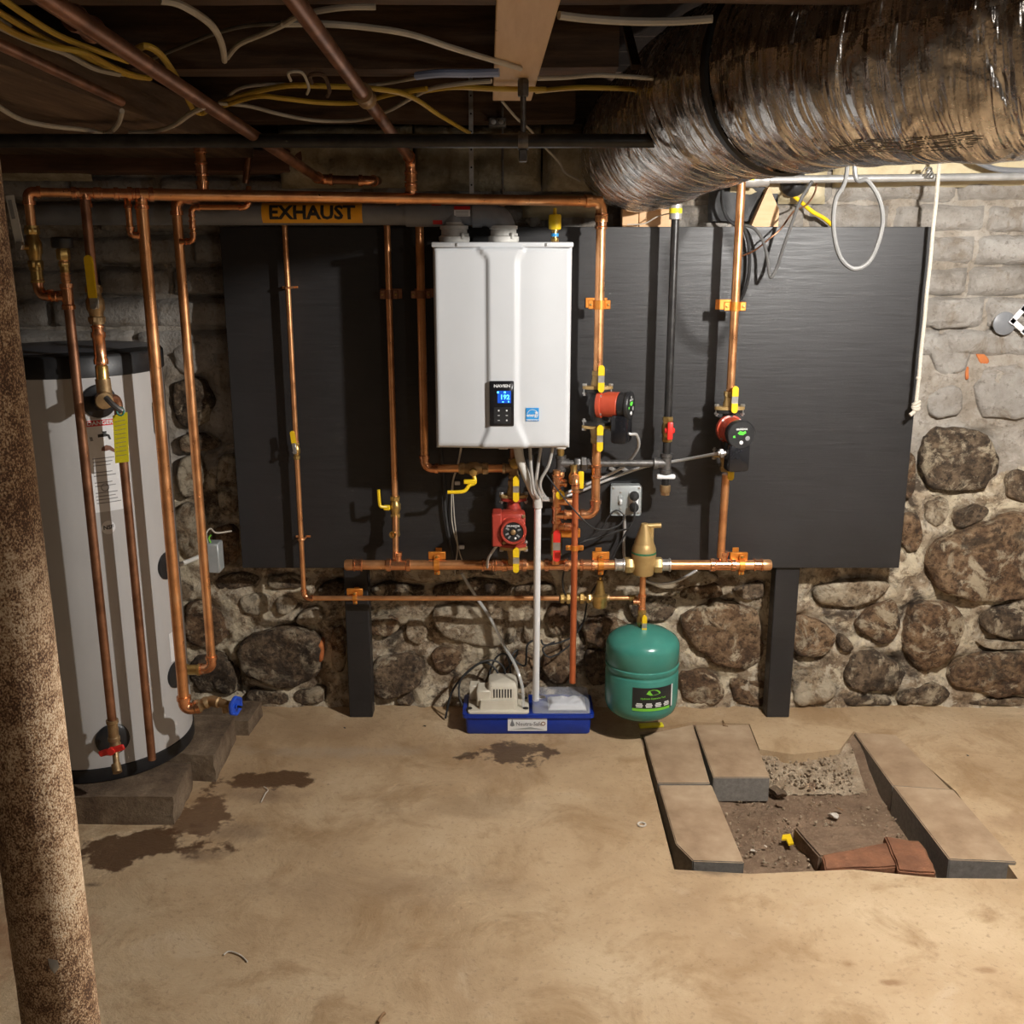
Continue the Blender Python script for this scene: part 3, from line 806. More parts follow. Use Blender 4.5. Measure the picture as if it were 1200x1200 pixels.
# coarse rubble behind the tank and past the frame edges, in rough courses
rs = random.Random(5)
for (xa, xb) in ((-3.1, -1.34), (2.02, 3.1)):
    z = .10
    while z < 1.30:
        h = rs.uniform(.14, .24); x = xa
        while x < xb - .08:
            w = min(rs.uniform(.16, .36), xb - x)
            n = 7; cx, cz = x + w / 2, z + h / 2
            poly = [(cx + w * .47 * math.cos(a) * rs.uniform(.85, 1.08), cz + h * .46 * math.sin(a) * rs.uniform(.85, 1.08)) for a in [2 * math.pi * q / n for q in range(n)]]
            stone_piece(poly, STN[rs.choice('bgl')], rs.uniform(.03, .05), parent=wall_back, seedv=k * 3.7, N=16); k += 1
            x += w + .015
        z += h + .015
# low-relief whitewashed stones showing through the plaster
for poly in ([(1085,398),(1130,386),(1142,430),(1102,446)], [(1152,432),(1200,426),(1240,440),(1240,488),(1152,494),(1142,462)], [(1084,456),(1126,450),(1132,486),(1090,492)],
             [(1150,388),(1200,384),(1240,390),(1238,416),(1165,414)], [(198,404),(250,396),(256,434),(204,440)], [(1086,352),(1140,348),(1150,380),(1092,388)]):
    wp = [at(px, py, 3.74) for px, py in poly]
    stone_piece([(p.x, p.z) for p in wp], 'whitewash', .024, parent=wall_back, seedv=k * 1.9); k += 1
# orange brick chips where the plaster has gone
for poly in ([(1143,412),(1150,410),(1163,422),(1160,430),(1152,430)], [(1133,428),(1137,426),(1137,446),(1133,446)], [(1101,476),(1111,475),(1110,481),(1102,482)],
             [(1132,396),(1140,392),(1142,402),(1135,404)], [(371,752),(379,750),(380,772),(374,776)], [(1083,499),(1087,499),(1087,503),(1083,503)]):
    wp = [at(px, py, 3.74) for px, py in poly]
    stone_piece([(p.x, p.z) for p in wp], 'brick_orange', .015 if poly[0][0] != 371 else .05, 'brick_chip', wall_back, seedv=k, N=12, rough=.6); k += 1

# ---- whitewashed courses
rows = [1.372, 1.478, 1.592, 1.700, 1.812, 1.915, 2.012]
def brick_at(x0, x1, z0, z1, sd):
    n = 8
    m = grid_sheet(x0, x1, z0, z1, .02, lambda x, z: 0)
    cx, cz, hx, hz = (x0 + x1) / 2, (z0 + z1) / 2, (x1 - x0) / 2, (z1 - z0) / 2
    depth = rs.uniform(-.002, .003)
    out = []
    for p in m.v:
        e = min(hx - abs(p.x - cx), hz - abs(p.z - cz))
        y = YW - .020 - depth - .006 * min(1, e / .005) ** .5 + .010 * nz(p.x, p.z, 3.3, 6) + .005 * nz(p.x, p.z, 6.1, 22)
        if e < 1e-5: y = YW + .02
        out.append(Vector((p.x + (.002 * nz(p.z, sd, 1, 30)), y, p.z + .003 * nz(p.x, sd, 2, 12))))
    m.v = out
    return m.build('brick', 'whitewash', wall_back, ang=1.4)
for r in range(len(rows) - 1):
    z0, z1 = rows[r], rows[r + 1] - .0025
    x = -2.6 - .17 * (r % 2)
    while x < 2.6:
        L = rs.uniform(.26, .46)
        inside = x > -1.02 and x + L < 1.36
        if not (inside and z1 < 1.80): brick_at(x, x + L - .0025, z0, z1, r * 11.3 + x * 5)
        x += L

struct('trim_2', MB().box((0, 3.86, 2.19), (6.4, .05, .36)), 'joist', 'dark rim board on top of the back wall')
# ---- side walls and the wall behind the camera, same whitewashed masonry
struct('wall_left', MB().box((-3.2, .85, 1.15), (.12, 6.2, 2.5)), 'whitewash', 'whitewashed cellar side wall')
struct('wall_right', MB().box((3.2, .85, 1.15), (.12, 6.2, 2.5)), 'whitewash', 'whitewashed cellar side wall')
struct('wall_rear', MB().box((0, -2.25, 1.15), (6.5, .12, 2.5)), 'whitewash', 'whitewashed cellar wall behind the viewer')

# ---- ceiling: subfloor boards on joists
ceiling = struct('ceiling', MB().box((0, .82, 2.385), (6.5, 6.3, .03)), 'subfloor', 'dark old board subfloor above the joists')
for i in range(26):
    y = -2.2 + i * .236
    MB().box((0, y + .115, 2.362), (6.3, .228, .016), None, .002).build('board', 'subfloor', ceiling)
JY = [(-1.75, .10, 3.1), (-1.0, .1, 3.1), (-.25, .10, 3.1), (.48, .1, 3.1), (1.10, .10, 3.1), (1.82, .11, .62), (2.535, .11, .24), (3.50, .12, .20)]
for (y, w, xr) in JY:
    m = MB(); x0, x1 = -3.15, xr
    n = 24; vs = []; fs = []
    for i in range(n + 1):
        x = x0 + (x1 - x0) * i / n
        d = .006 * nz(x, y, 1.0, 3); e = .006 * nz(x, y, 4.0, 5)
        vs += [(x, y - w / 2 + d, ZC + e), (x, y + w / 2 + d, ZC + e * .6), (x, y + w / 2, 2.356), (x, y - w / 2, 2.356)]
    for i in range(n):
        a = i * 4; b = a + 4
        for q in range(4): fs.append((a + q, a + (q + 1) % 4, b + (q + 1) % 4, b + q))
    fs += [(0, 1, 2, 3), (n * 4 + 3, n * 4 + 2, n * 4 + 1, n * 4)]
    m.add(vs, fs).build('joist', 'joist', ceiling)
# short joists right of the duct
for (y, w) in ((1.82, .11), (2.535, .11), (3.50, .12)):
    MB().box((2.35, y, 2.252), (1.5, w, .205), None, .004).build('joist', 'joist', ceiling)
# trimmer board between the cut joists, herringbone strap pieces
for (px, py0, py1, yy) in ((545, 55, 118, 2.5), (737, 52, 112, 2.5)):
    a = atz(px, 100, 2.16)
    MB().box((a.x, 2.78, 2.25), (.022, .30, .012), Matrix.Rotation(.5, 3, 'X')).build('bridging', 'joist', ceiling)
# wide girder planks running away on the left
for (xa, xb, zz) in ((-1.78, -1.33, 2.06), (-1.325, -.86, 2.05)):
    m = MB().box(((xa + xb) / 2, 1.75, zz + .048), (xb - xa, 3.7, .094), None, .004)
    m.build('girder_plank', 'girder', ceiling)
# sill on top of the wall
sill = struct('trim_1', MB().box((-1.28, 3.70, 2.045), (1.15, .12, .075), None, .006), 'sill', 'reddish timber sill plate on top of the wall')

# ---- insulation stuffed between the joist ends
def batt(x0, x1, z0, z1, yb, amp, name, label, mat, sd):
    def fn(x, z):
        e = min((x - x0), (x1 - x), (z - z0) * 1.3, (z1 - z) * 1.3)
        return yb + .07 - .07 * min(1, max(e, 0) / .05) ** .5 - amp * (.5 + nz(x, z, sd, 8)) - amp * .5 * nz(x, z, sd + 3, 20)
    m = grid_sheet(x0, x1, z0, z1, .018, fn)
    return tag(m.build(name, mat, ang=3), label, 'insulation', 'insulation along the top of the wall')
batt(-1.92, -1.46, 1.985, 2.16, 3.68, .03, 'insulation_batt', 'brown fibreglass insulation stuffed over the wall in the upper left corner', 'insul', 2)
batt(-.80, -.34, 1.96, 2.17, 3.66, .03, 'insulation_batt', 'brown fibreglass insulation behind the old copper pipe with the bright elbow', 'insul', 12)
batt(-.335, .10, 1.95, 2.17, 3.66, .035, 'insulation_batt', 'brown fibreglass insulation behind the two thin pipe hangers', 'insul', 22)
batt(.105, .46, 1.95, 2.17, 3.66, .035, 'insulation_batt', 'brown fibreglass insulation right behind the round end of the foil duct', 'insul', 32)
batt(.03, .34, 1.855, 1.95, 3.70, .02, 'spray_foam', 'cream spray foam bead behind the yellow air vent', 'foam', 42)
batt(.70, 1.10, 1.91, 2.06, 3.70, .022, 'spray_foam', 'cream spray foam under the duct behind the gas pipe elbow', 'foam', 52)
batt(1.12, 2.3, 1.965, 2.15, 3.70, .03, 'spray_foam', 'cream spray foam above the whitewashed wall on the right', 'foam', 62)

# ================================================================== BACKBOARD AND BOILER
YB = 3.63
bt = thing('backboard', 'black painted plywood backboard fixed to the stone wall behind the boiler', 'board', (.218, YB + .01, .61))
MB().box((.218, YB + .009, 1.22), (2.436, .018, 1.22), None, .0015).build('panel', 'black_paint', bt)
for x in (-.62, .22, 1.06):
    MB().box((x, YB + .042, 1.22), (.089, .046, 1.18), None, .002).build('furring_strip', 'black_paint', bt)
for (px0, px1, lab) in ((404, 436, 'black painted timber leg under the board, left one behind the thin copper pipe'), (902, 932, 'black painted timber leg under the board, right one beyond the manifold end')):
    a = at(px0, 760, 3.645); b = at(px1, 760, 3.645)
    single('support_leg', lab, 'post', MB().box(((a.x + b.x) / 2, 3.645 + .0335, .306), (.089, .067, .612), None, .003), 'black_paint', 'black legs under the backboard')

# ---- boiler
BX0, BX1, BZ0, BZ1, BYF = -.249, .189, 1.122, 1.765, 3.30
boiler = thing('wall_boiler', 'white wall-hung boiler with a lit blue display', 'boiler', ((BX0 + BX1) / 2, 3.47, BZ0))
MB().box(((BX0 + BX1) / 2, 3.475, (BZ0 + BZ1) / 2 - .004), (BX1 - BX0 - .008, .30, BZ1 - BZ0 - .012), None, .006).build('cabinet', 'white_enamel', boiler)
def boiler_front():
    w = BX1 - BX0; h = BZ1 - BZ0; nx, nzv = 72, 60; vs = []; fs = []
    def ss(a, b, t):
        t = max(0, min(1, (t - a) / (b - a))); return t * t * (3 - 2 * t)
    for j in range(nzv + 1):
        for i in range(nx + 1):
            u = i / nx; v = j / nzv
            x = BX0 + u * w; z = BZ0 + v * h
            # left ridge runs down at 0.43, flares to the right at the foot; right ridge at 0.61
            lr = .398 - .055 * ss(.12, 0, v) - .07 * ss(.93, 1.0, v)
            rr = .60 + .075 * ss(.16, 0, v) + .055 * ss(.93, 1, v)
            rise = .010 * ss(0.0, lr, u) if u < lr else .010
            d = rise
            d += .011 * ss(lr - .022, lr + .010, u)
            d -= .011 * ss(rr - .010, rr + .022, u)
            if u > rr: d -= .010 * ss(rr + .02, 1.0, u) ** 1.3
            # rounded border
            e = min(u * w, (1 - u) * w, v * h, (1 - v) * h)
            if e < .014: d -= .014 * (1 - math.sqrt(max(0, 1 - (1 - e / .014) ** 2)))
            vs.append((x, BYF + .014 - d, z))
    for j in range(nzv):
        for i in range(nx):
            a = j * (nx + 1) + i; fs.append((a, a + 1, a + nx + 2, a + nx + 1))
    m = MB().add(vs, fs)
    # returns to the cabinet
    n1 = nx + 1
    ring = [i for i in range(n1)] + [j * n1 + nx for j in range(1, nzv + 1)] + [nzv * n1 + i for i in range(nx - 1, -1, -1)] + [j * n1 for j in range(nzv - 1, 0, -1)]
    b = len(m.v); m.v += [Vector((m.v[i].x, 3.345, m.v[i].z)) for i in ring]; L = len(ring)
    m.f += [(ring[i], ring[(i + 1) % L], b + (i + 1) % L, b + i) for i in range(L)]
    return m.build('front_cover', 'white_enamel', boiler, ang=.9)
fcov = boiler_front()
MB().box(((BX0 + BX1) / 2, 3.465, BZ1 + .004), (BX1 - BX0 + .006, .325, .016), None, .004, 2).build('top_lid', 'white_enamel', boiler)
for px in (535, 640):
    p = at(px, 292, 3.30); MB().box((p.x, 3.301, BZ1 + .004), (.006, .003, .010), None, .001).build('lid_clip', 'steel', boiler)
# control panel
p = at(588, 473, BYF - .010); cw, ch = .079, .146
cp = MB().box((p.x, BYF - .005, p.z), (cw, .016, ch), None, .003, 2).build('control_panel', 'black_gloss', boiler)
yf = BYF - .0132
letter('NAVIEN', .0135, (p.x + .001, yf - .0004, p.z + .057), (1, 0, 0), (0, 0, 1), 'label_white', cp, sx=1.1, bold=.0004)
MB().box((p.x + .008, yf + .001, p.z + .022), (.044, .003, .040), None, .001).build('display', 'display', cp)
letter('192', .021, (p.x + .010, yf - .0012, p.z + .021), (1, 0, 0), (0, 0, 1), 'digits', cp, sx=1.0, bold=.0006)
m = MB()
for (dx, dz, w, h) in ((-.012, .037, .006, .006), (.010, .037, .006, .006), (.004, .006, .006, .003), (.022, .007, .004, .005)):
    m.box((p.x + dx, yf - .001, p.z + dz), (w, .002, h))
m.build('indicator', 'digits', cp)
MB().box((p.x + .002, yf + .0005, p.z - .038), (.056, .002, .054), None, .0008).build('keypad', 'black_plastic', cp)
for (dx, dz, w, h) in ((-.010, -.022, .005, .005), (.016, -.022, .005, .005), (-.010, -.038, .007, .002), (.016, -.038, .007, .002), (-.010, -.054, .007, .002), (.016, -.054, .005, .005)):
    MB().box((p.x + dx, yf - .0012, p.z + dz), (w, .002, h), None, .0004).build('key', 'label_white', cp)
# blue efficiency sticker
p = at(624, 486, BYF - .002)
ys = BYF + .0012
st = MB().box((p.x, ys + .004, p.z), (.042, .008, .043)).build('sticker', 'label_blue', boiler)
letter('energy', .0145, (p.x, ys - .0006, p.z - .002), (1, 0, 0), (0, 0, 1), 'label_white', st, sx=.95, bold=.0004)
m = MB().tube([(p.x + .019 * math.cos(a), ys - .0003, p.z - .006 + .022 * math.sin(a)) for a in [math.pi * (.12 + .76 * q / 14) for q in range(15)]], .0009, 4)
m.build('arc', 'label_white', st)
star = [((.007 if q % 2 == 0 else .003) * math.sin(math.pi * q / 5), (.007 if q % 2 == 0 else .003) * math.cos(math.pi * q / 5)) for q in range(10)]
MB().prism(star[::-1], (p.x + .013, ys - .0002, p.z + .006), (1, 0, 0), (0, 0, 1), .0006).build('star', 'label_white', st)
m = MB().box((p.x, ys, p.z - .0165), (.042, .0012, .0012)); m.build('rule', 'label_white', st)
letter('ENERGY STAR', .0055, (p.x, ys - .0006, p.z - .0192), (1, 0, 0), (0, 0, 1), 'label_white', st, bold=.0001)
# ports under and on top of the boiler
for (px, mat) in ((590, 'white_plastic'), (657, 'dull_plastic')):
    q = at(px, 527, 3.44)
    MB().box((q.x, 3.44, BZ0 - .012), (.036, .04, .026), None, .004).build('port', mat, boiler)
for px in (532, 590):
    q = at(px, 284, 3.42)
    col = MB().lathe([(.047, 0), (.050, .006), (.050, .018), (.042, .022), (.042, .040), (.046, .042), (.046, .052), (.036, .054)], (q.x, 3.44, BZ1 + .012), (0, 0, 1), 20).build('vent_collar', 'dull_plastic', boiler)
    for a in (.6, 2.2, 3.9):
        MB().box((q.x + .050 * math.sin(a), 3.44 - .050 * math.cos(a), BZ1 + .032), (.010, .010, .020), Matrix.Rotation(a, 3, 'Z'), .002).build('clip', 'dull_plastic', col)
# ---- vent pipes
EZ = at(400, 250, 3.44).z; ER = .037
ex = at(590, 250, 3.44).x; ix = at(532, 250, 3.44).x
ext = thing('exhaust_vent_pipe', 'grey plastic exhaust vent pipe with an orange EXHAUST sticker', 'pipe', (ex, 3.44, BZ1 + .05))
xl = at(216, 250, 3.44).x
MB().cyl((xl - .5, 3.44, EZ), (ex - .06, 3.44, EZ), ER, seg=28).build('pipe', 'pvc_grey', ext)
e = MB(); _, ap, _ = arc_pts((ex - .3, 3.44, EZ), (ex, 3.44, EZ), (ex, 3.44, EZ - .3), .06, 10)
e.tube([V(ex - .10, 3.44, EZ)] + ap + [V(ex, 3.44, EZ - .075)], ER * 1.1, 28); e.lathe([(ER * 1.1, 0), (ER * 1.2, 0), (ER * 1.2, .03), (ER * 1.1, .03)], (ex - .10, 3.44, EZ), (1, 0, 0), 28)
e.build('elbow', 'pvc_grey', ext)
xc0 = at(476, 250, 3.44).x; xc1 = at(521, 250, 3.44).x
MB().cyl((xc0, 3.44, EZ), (xc1, 3.44, EZ), ER * 1.14, seg=28).build('coupling', 'pvc_grey', ext)
MB().cyl((ex, 3.44, EZ - .07), (ex, 3.44, BZ1 + .05), ER, seg=28).build('pipe', 'pvc_grey', ext)
def cyl_x(cx, cz, cy, r, a0):
    """map (x along pipe, arc length) onto a horizontal pipe, 0 = facing the room"""
    return lambda x, y: Vector((cx + x, cy - r * math.cos(a0 + y / r), cz + r * math.sin(a0 + y / r)))
def patch_x(parent, name, mat, x0, x1, cz, cy, r, a0, a1, n=12, t=.0):
    vs = []; fs = []
    for i in range(n + 1):
        a = a0 + (a1 - a0) * i / n
        for x in (x0, x1): vs.append((x, cy - r * math.cos(a), cz + r * math.sin(a)))
    for i in range(n): fs.append((2 * i, 2 * i + 1, 2 * i + 3, 2 * i + 2))
    return MB().add(vs, fs).build(name, mat, parent)
sx0 = at(306, 250, 3.40).x; sx1 = at(424, 250, 3.40).x
sk = patch_x(ext, 'sticker', 'label_orange', sx0, sx1, EZ, 3.44, ER + .0008, -.95, .95)
letter('EXHAUST', .062, (0, 0, 0), (1, 0, 0), (0, 0, 1), 'ink', sk, bold=.0022, sx=1.02, fn=cyl_x((sx0 + sx1) / 2, EZ, 3.44, ER + .0016, 0.0))
sl0 = at(532, 250, 3.40).x; sl1 = at(551, 250, 3.40).x
s2 = patch_x(ext, 'spec_label', 'label_white', sl0, sl1, EZ, 3.44, ER + .0008, -.28, .25)
patch_x(ext, 'red_label', 'label_red', sl0, sl1, EZ, 3.44, ER + .0009, .27, .60)
m = MB()
for q in range(5):
    a = .14 - q * .09
    m.add([(sl0 + .006, 3.44 - (ER + .0014) * math.cos(a), EZ + (ER + .0014) * math.sin(a)), (sl1 - .006, 3.44 - (ER + .0014) * math.cos(a), EZ + (ER + .0014) * math.sin(a)),
           (sl1 - .006, 3.44 - (ER + .0014) * math.cos(a + .03), EZ + (ER + .0014) * math.sin(a + .03)), (sl0 + .006, 3.44 - (ER + .0014) * math.cos(a + .03), EZ + (ER + .0014) * math.sin(a + .03))], [(0, 1, 2, 3)])
m.build('print_lines', 'ink_grey', s2)
yl = at(560, 250, 3.40).x
patch_x(ext, 'paper_band', 'yellow_tag', yl - .010, yl + .006, EZ, 3.44, ER + .0009, -.35, .25)
for (pxx, a0, a1) in ((511, .55, .95), (512, -.95, -.55)):
    xr = at(pxx, 250, 3.40).x; patch_x(ext, 'primer_smear', 'label_red', xr - .014, xr + .016, EZ, 3.44, ER * 1.14 + .0008, a0, a1)
itk = thing('intake_vent_pipe', 'pale plastic air intake stub on the left of the boiler top', 'pipe', (ix, 3.44, BZ1 + .05))
MB().cyl((ix, 3.44, BZ1 + .05), (ix, 3.44, BZ1 + .10), .034, seg=24).build('pipe', 'dull_plastic', itk)
e = MB(); _, ap, _ = arc_pts((ix, 3.44, BZ1), (ix, 3.44, BZ1 + .135), (ix, 3.80, BZ1 + .135), .045, 8)
e.tube([V(ix, 3.44, BZ1 + .075)] + [q for q in ap] + [V(ix, 3.80, BZ1 + .135)], .038, 24).build('elbow', 'pvc_grey', itk)
# yellow air vent on the lid
q = at(650, 286, 3.42)
av = thing('air_vent', 'brass air vent with a yellow cap on the boiler lid', 'valve', (q.x, 3.42, BZ1 + .012))
MB().lathe([(.010, 0), (.013, .004), (.013, .012), (.009, .014), (.009, .034), (.012, .036), (.012, .042)], (q.x, 3.42, BZ1 + .012), (0, 0, 1), 12).build('body', 'brass', av)
MB().lathe([(.018, .040), (.020, .044), (.020, .082), (.018, .086), (.006, .088), (.005, .106), (0, .107)], (q.x, 3.42, BZ1 + .012), (0, 0, 1), 20).build('cap', 'yellow', av)
MB().lathe([(.0125, .018), (.0125, .028)], (q.x, 3.42, BZ1 + .012), (0, 0, 1), 12).build('collar', 'label_blue', av)

# ================================================================== PIPEWORK ON THE BOARD
R12, R34, R1, R114 = .0085, .0112, .0143, .0178
YM = 3.52
MZ = at(600, 662, YM).z
# ---- manifold (two lengths either side of the air separator)
def end_cap(parent, p, axis, r):
    MB().lathe([(r * 1.0, -.002), (r * 1.15, -.002), (r * 1.15, .022), (r * .95, .028), (0, .029)], p, axis, 16).build('end_cap', 'copper', parent)
xa = at(410, 664, YM).x; xb = at(733, 662, YM).x; xs = at(754, 662, YM).x
mf = thing('supply_manifold', 'thick horizontal copper manifold below the boiler, left of the air separator', 'pipe', ((xa + xb) / 2, YM, MZ - .02))
MB().cyl((xa, YM, MZ), (xb, YM, MZ), R114, seg=20).build('pipe', 'copper', mf)
end_cap(mf, (xa + .01, YM, MZ), (-1, 0, 0), R114)
coupling(mf, (xa + .03, YM, MZ), (1, 0, 0), R114, .03)
tee(mf, (at(467, 662, YM).x, YM, MZ), (1, 0, 0), (0, 0, 1), R114, R34, L=.085)
tee(mf, (at(603, 662, YM).x, YM, MZ), (1, 0, 0), (0, 0, 1), R114, R1, L=.085)
tee(mf, (at(652, 662, YM).x, YM, MZ), (1, 0, 0), (0, 0, 1), R114, R34, L=.085)
coupling(mf, (at(572, 662, YM).x, YM, MZ), (1, 0, 0), R114, .045)
coupling(mf, (at(585, 662, YM).x, YM, MZ), (1, 0, 0), R114 * 1.06, .03)
coupling(mf, (at(688, 662, YM).x, YM, MZ), (1, 0, 0), R114, .05)
coupling(mf, (at(726, 662, YM).x, YM, MZ), (1, 0, 0), R114 * 1.04, .035, 'solder')
for px in (512, 704): clamp(mf, (at(px, 662, YM).x, YM, MZ), (1, 0, 0), R114, YB, .045, .02)
for px in (512, 704):
    q = at(px, 662, YM); MB().box((q.x, YM + .012, MZ + .032), (.062, .012, .028), None, .002).build('clamp_plate', 'copper_paint', mf)
xc = at(776, 661, YM).x; xd = at(898, 660, YM).x
mr = thing('return_manifold', 'thick horizontal copper manifold right of the air separator', 'pipe', ((xc + xd) / 2, YM, MZ - .02))
MB().cyl((xc, YM, MZ), (xd, YM, MZ), R114, seg=20).build('pipe', 'copper', mr)
end_cap(mr, (xd - .01, YM, MZ), (1, 0, 0), R114)
coupling(mr, (xd - .03, YM, MZ), (1, 0, 0), R114, .03)
tee(mr, (at(847, 661, YM).x, YM, MZ), (1, 0, 0), (0, 0, 1), R114, R1, L=.09)
coupling(mr, (xc + .012, YM, MZ), (1, 0, 0), R114 * 1.04, .035, 'solder')
clamp(mr, (at(869, 661, YM).x, YM, MZ), (1, 0, 0), R114, YB, .045, .02)
q = at(866, 661, YM); MB().box((q.x, YM + .012, MZ + .030), (.064, .012, .028), None, .002).build('clamp_plate', 'copper_paint', mr)

# ---- air separator
sep = thing('air_separator', 'bronze cone-topped air separator between the manifold halves', 'separator', (xs, YM, MZ - .036))
MB().lathe([(.028, -.037), (.036, -.034), (.038, -.028), (.041, .010), (.043, .032), (.045, .038), (.044, .046)], (xs, YM, MZ), (0, 0, 1), 28).build('body', 'bronze', sep)
MB().lathe([(.0435, .052), (.043, .062), (.038, .076), (.036, .080), (.0352, .083), (.034, .090), (.014, .150), (.013, .154), (0, .155)], (xs, YM, MZ), (0, 0, 1), 28).build('cone', 'bronze', sep)
MB().lathe([(.0442, .045), (.0446, .046), (.0446, .051), (.0438, .052)], (xs, YM, MZ), (0, 0, 1), 28).build('green_band', 'green_band', sep)
for q_ in (-1, 1):
    b = MB(); hex_nut(b, V(xs + q_ * .052, YM, MZ), (1, 0, 0), .029, .03); b.cyl((xs + q_ * .066, YM, MZ), (xs + q_ * .03, YM, MZ), .022); b.build('union_nut', 'bronze', sep)
ar = MB().cyl((xs + .006, YM, MZ + .145), (xs + .058, YM, MZ + .147), .0095, seg=12); ar.cyl((xs + .022, YM, MZ + .06), (xs + .025, YM, MZ + .15), .012, .0085, seg=12)
ar.build('vent_arm', 'bronze', sep)
for s_ in (-1, 1): MB().cyl((xs + s_ * .066, YM, MZ), (xs + s_ * .082, YM, MZ), .0195, seg=18).build('thread', 'label_white', sep)

# ---- pipe below separator, valve and expansion tank
xt = at(753, 760, 3.50).x
drop = thing('tank_drop_pipe', 'short copper and brass drop from the air separator to the green tank', 'pipe', (xs, YM, .43))
zt = at(753, 702, YM).z
MB().cyl((xs, YM, MZ - .034), (xs, YM, zt), R34, seg=14).build('pipe', 'copper', drop)
tee(drop, (xs, YM, zt - .012), (0, 0, 1), (-1, 0, 0), R34, R12, L=.06)
za = zt - .05
m = MB().lathe([(.011, 0), (.015, -.006), (.015, -.02), (.011, -.026), (.016, -.034), (.017, -.05), (.012, -.058), (.012, -.075), (.010, -.14)], (xs, YM, za + .01), (0, 0, 1), 12)
m.build('brass_union', 'brass', drop)
bvz = at(755, 727, YM).z
bv = ball_valve(drop, (xs, YM, bvz), (0, 0, 1), R34, (0, -1, 0), (0, 0, -1), L=0, bmat='brass')
paddle(bv, (xs + .006, YM - .030, bvz - .006), .075, .017)
g = thing('expansion_tank', 'green steel expansion tank hanging above the floor under the air separator', 'tank', (xt, 3.50, .10))
prof = [(0, .105), (.030, .106), (.075, .112), (.108, .124), (.126, .142), (.133, .165), (.134, .20), (.134, .292), (.1325, .296), (.1295, .300), (.1295, .304), (.1325, .308), (.1345, .312), (.1345, .325), (.131, .328), (.131, .333), (.134, .337), (.134, .395), (.132, .408), (.122, .424), (.098, .441), (.062, .453), (.030, .458), (.012, .459), (.012, .468), (0, .468)]
prof = [(r_, .086 + (h_ - .105) * .955) for r_, h_ in prof]
MB().lathe(prof, (xt, 3.50, 0), (0, 0, 1), 48).build('body', 'green_tank', g)
def cyl_z(cx, cy, cz, r, a0):
    """map (arc length, z) onto a vertical drum; a0 = 0 faces the room"""
    return lambda x, y: Vector((cx + r * math.sin(a0 + x / r), cy - r * math.cos(a0 + x / r), cz + y))
def patch_z(parent, name, mat, cx, cy, r, a0, a1, z0, z1, n=14):
    vs = []; fs = []
    for i in range(n + 1):
        a = a0 + (a1 - a0) * i / n
        for z in (z0, z1): vs.append((cx + r * math.sin(a), cy - r * math.cos(a), z))
    for i in range(n): fs.append((2 * i, 2 * i + 2, 2 * i + 3, 2 * i + 1))
    return MB().add(vs, fs).build(name, mat, parent)
TR = .1345
lz0, lz1 = at(760, 833, 3.37).z, at(760, 806, 3.37).z
la = patch_z(g, 'label', 'label_black', xt, 3.50, TR + .0006, -.36, .78, lz0, lz1)
patch_z(g, 'label_edge', 'label_white', xt, 3.50, TR + .0005, .78, .83, lz0 + .004, lz1)
patch_z(g, 'label_stripe', 'label_green', xt, 3.50, TR + .0009, -.36, .72, lz0, lz0 + .010)
f_ = cyl_z(xt, 3.50, (lz0 + lz1) / 2, TR + .0014, .21)
leafp = [(-.028, -.004), (-.020, .008), (-.004, .012), (.012, .010), (.022, .004), (.026, -.004), (.008, -.009), (-.012, -.010)]
MB().add([f_(x_, y_ + .026) for x_, y_ in leafp], [tuple(range(8))]).build('emblem', 'label_green', la)
letter('Hydronic Expansion Tank', .0092, (0, 0, 0), (1, 0, 0), (0, 0, 1), 'label_green', la, bold=.0002, fn=lambda x, y: f_(x, y + .004))
for i_ in range(4):
    for dy_, w_ in ((-.016, .020), (-.022, .026), (-.028, .022)):
        x_ = -.052 + i_ * .035
        MB().add([f_(x_ - w_ / 2, dy_ - .002), f_(x_ + w_ / 2, dy_ - .002), f_(x_ + w_ / 2, dy_ + .002), f_(x_ - w_ / 2, dy_ + .002)], [(0, 1, 2, 3)]).build('print_line', 'label_white', la)

# ---- thin make-up water line: down from the ceiling, along below the manifold
YT = 3.585
p0 = at(334, 255, YT); xv = at(347, 520, YT).x; zb = at(361, 701, YT).z
mk = thing('makeup_water_pipe', 'thin copper pipe down the left of the board and along beneath the manifold', 'pipe', (xv, YT, zb))
xe = at(655, 696, YT).x
pipe_run(mk, [(xv, YT, 1.93), (xv, YT, zb), (xe, YT, zb)], R12 * 1.12, er=.02)
for py in (337, 632):
    c = V(xv, YT, at(350, py, YT).z); strap(mk, c, (0, 0, 1), R12 * 1.12, YB, .034, 'copper')
clamp(mk, (at(416, 701, YT).x, YT, zb), (1, 0, 0), R12 * 1.1, 3.64, .034, .016)
MB().box((at(415, 701, YT).x, YT + .020, zb + .018), (.060, .010, .026), None, .002).build('clamp_plate', 'copper_paint', mk)
ball_valve(mk, (xv, YT, at(350, 528, YT).z), (0, 0, 1), R12, (0, -1, 0), (-.10, 0, 1), L=.075, bmat='brass', size=.7)
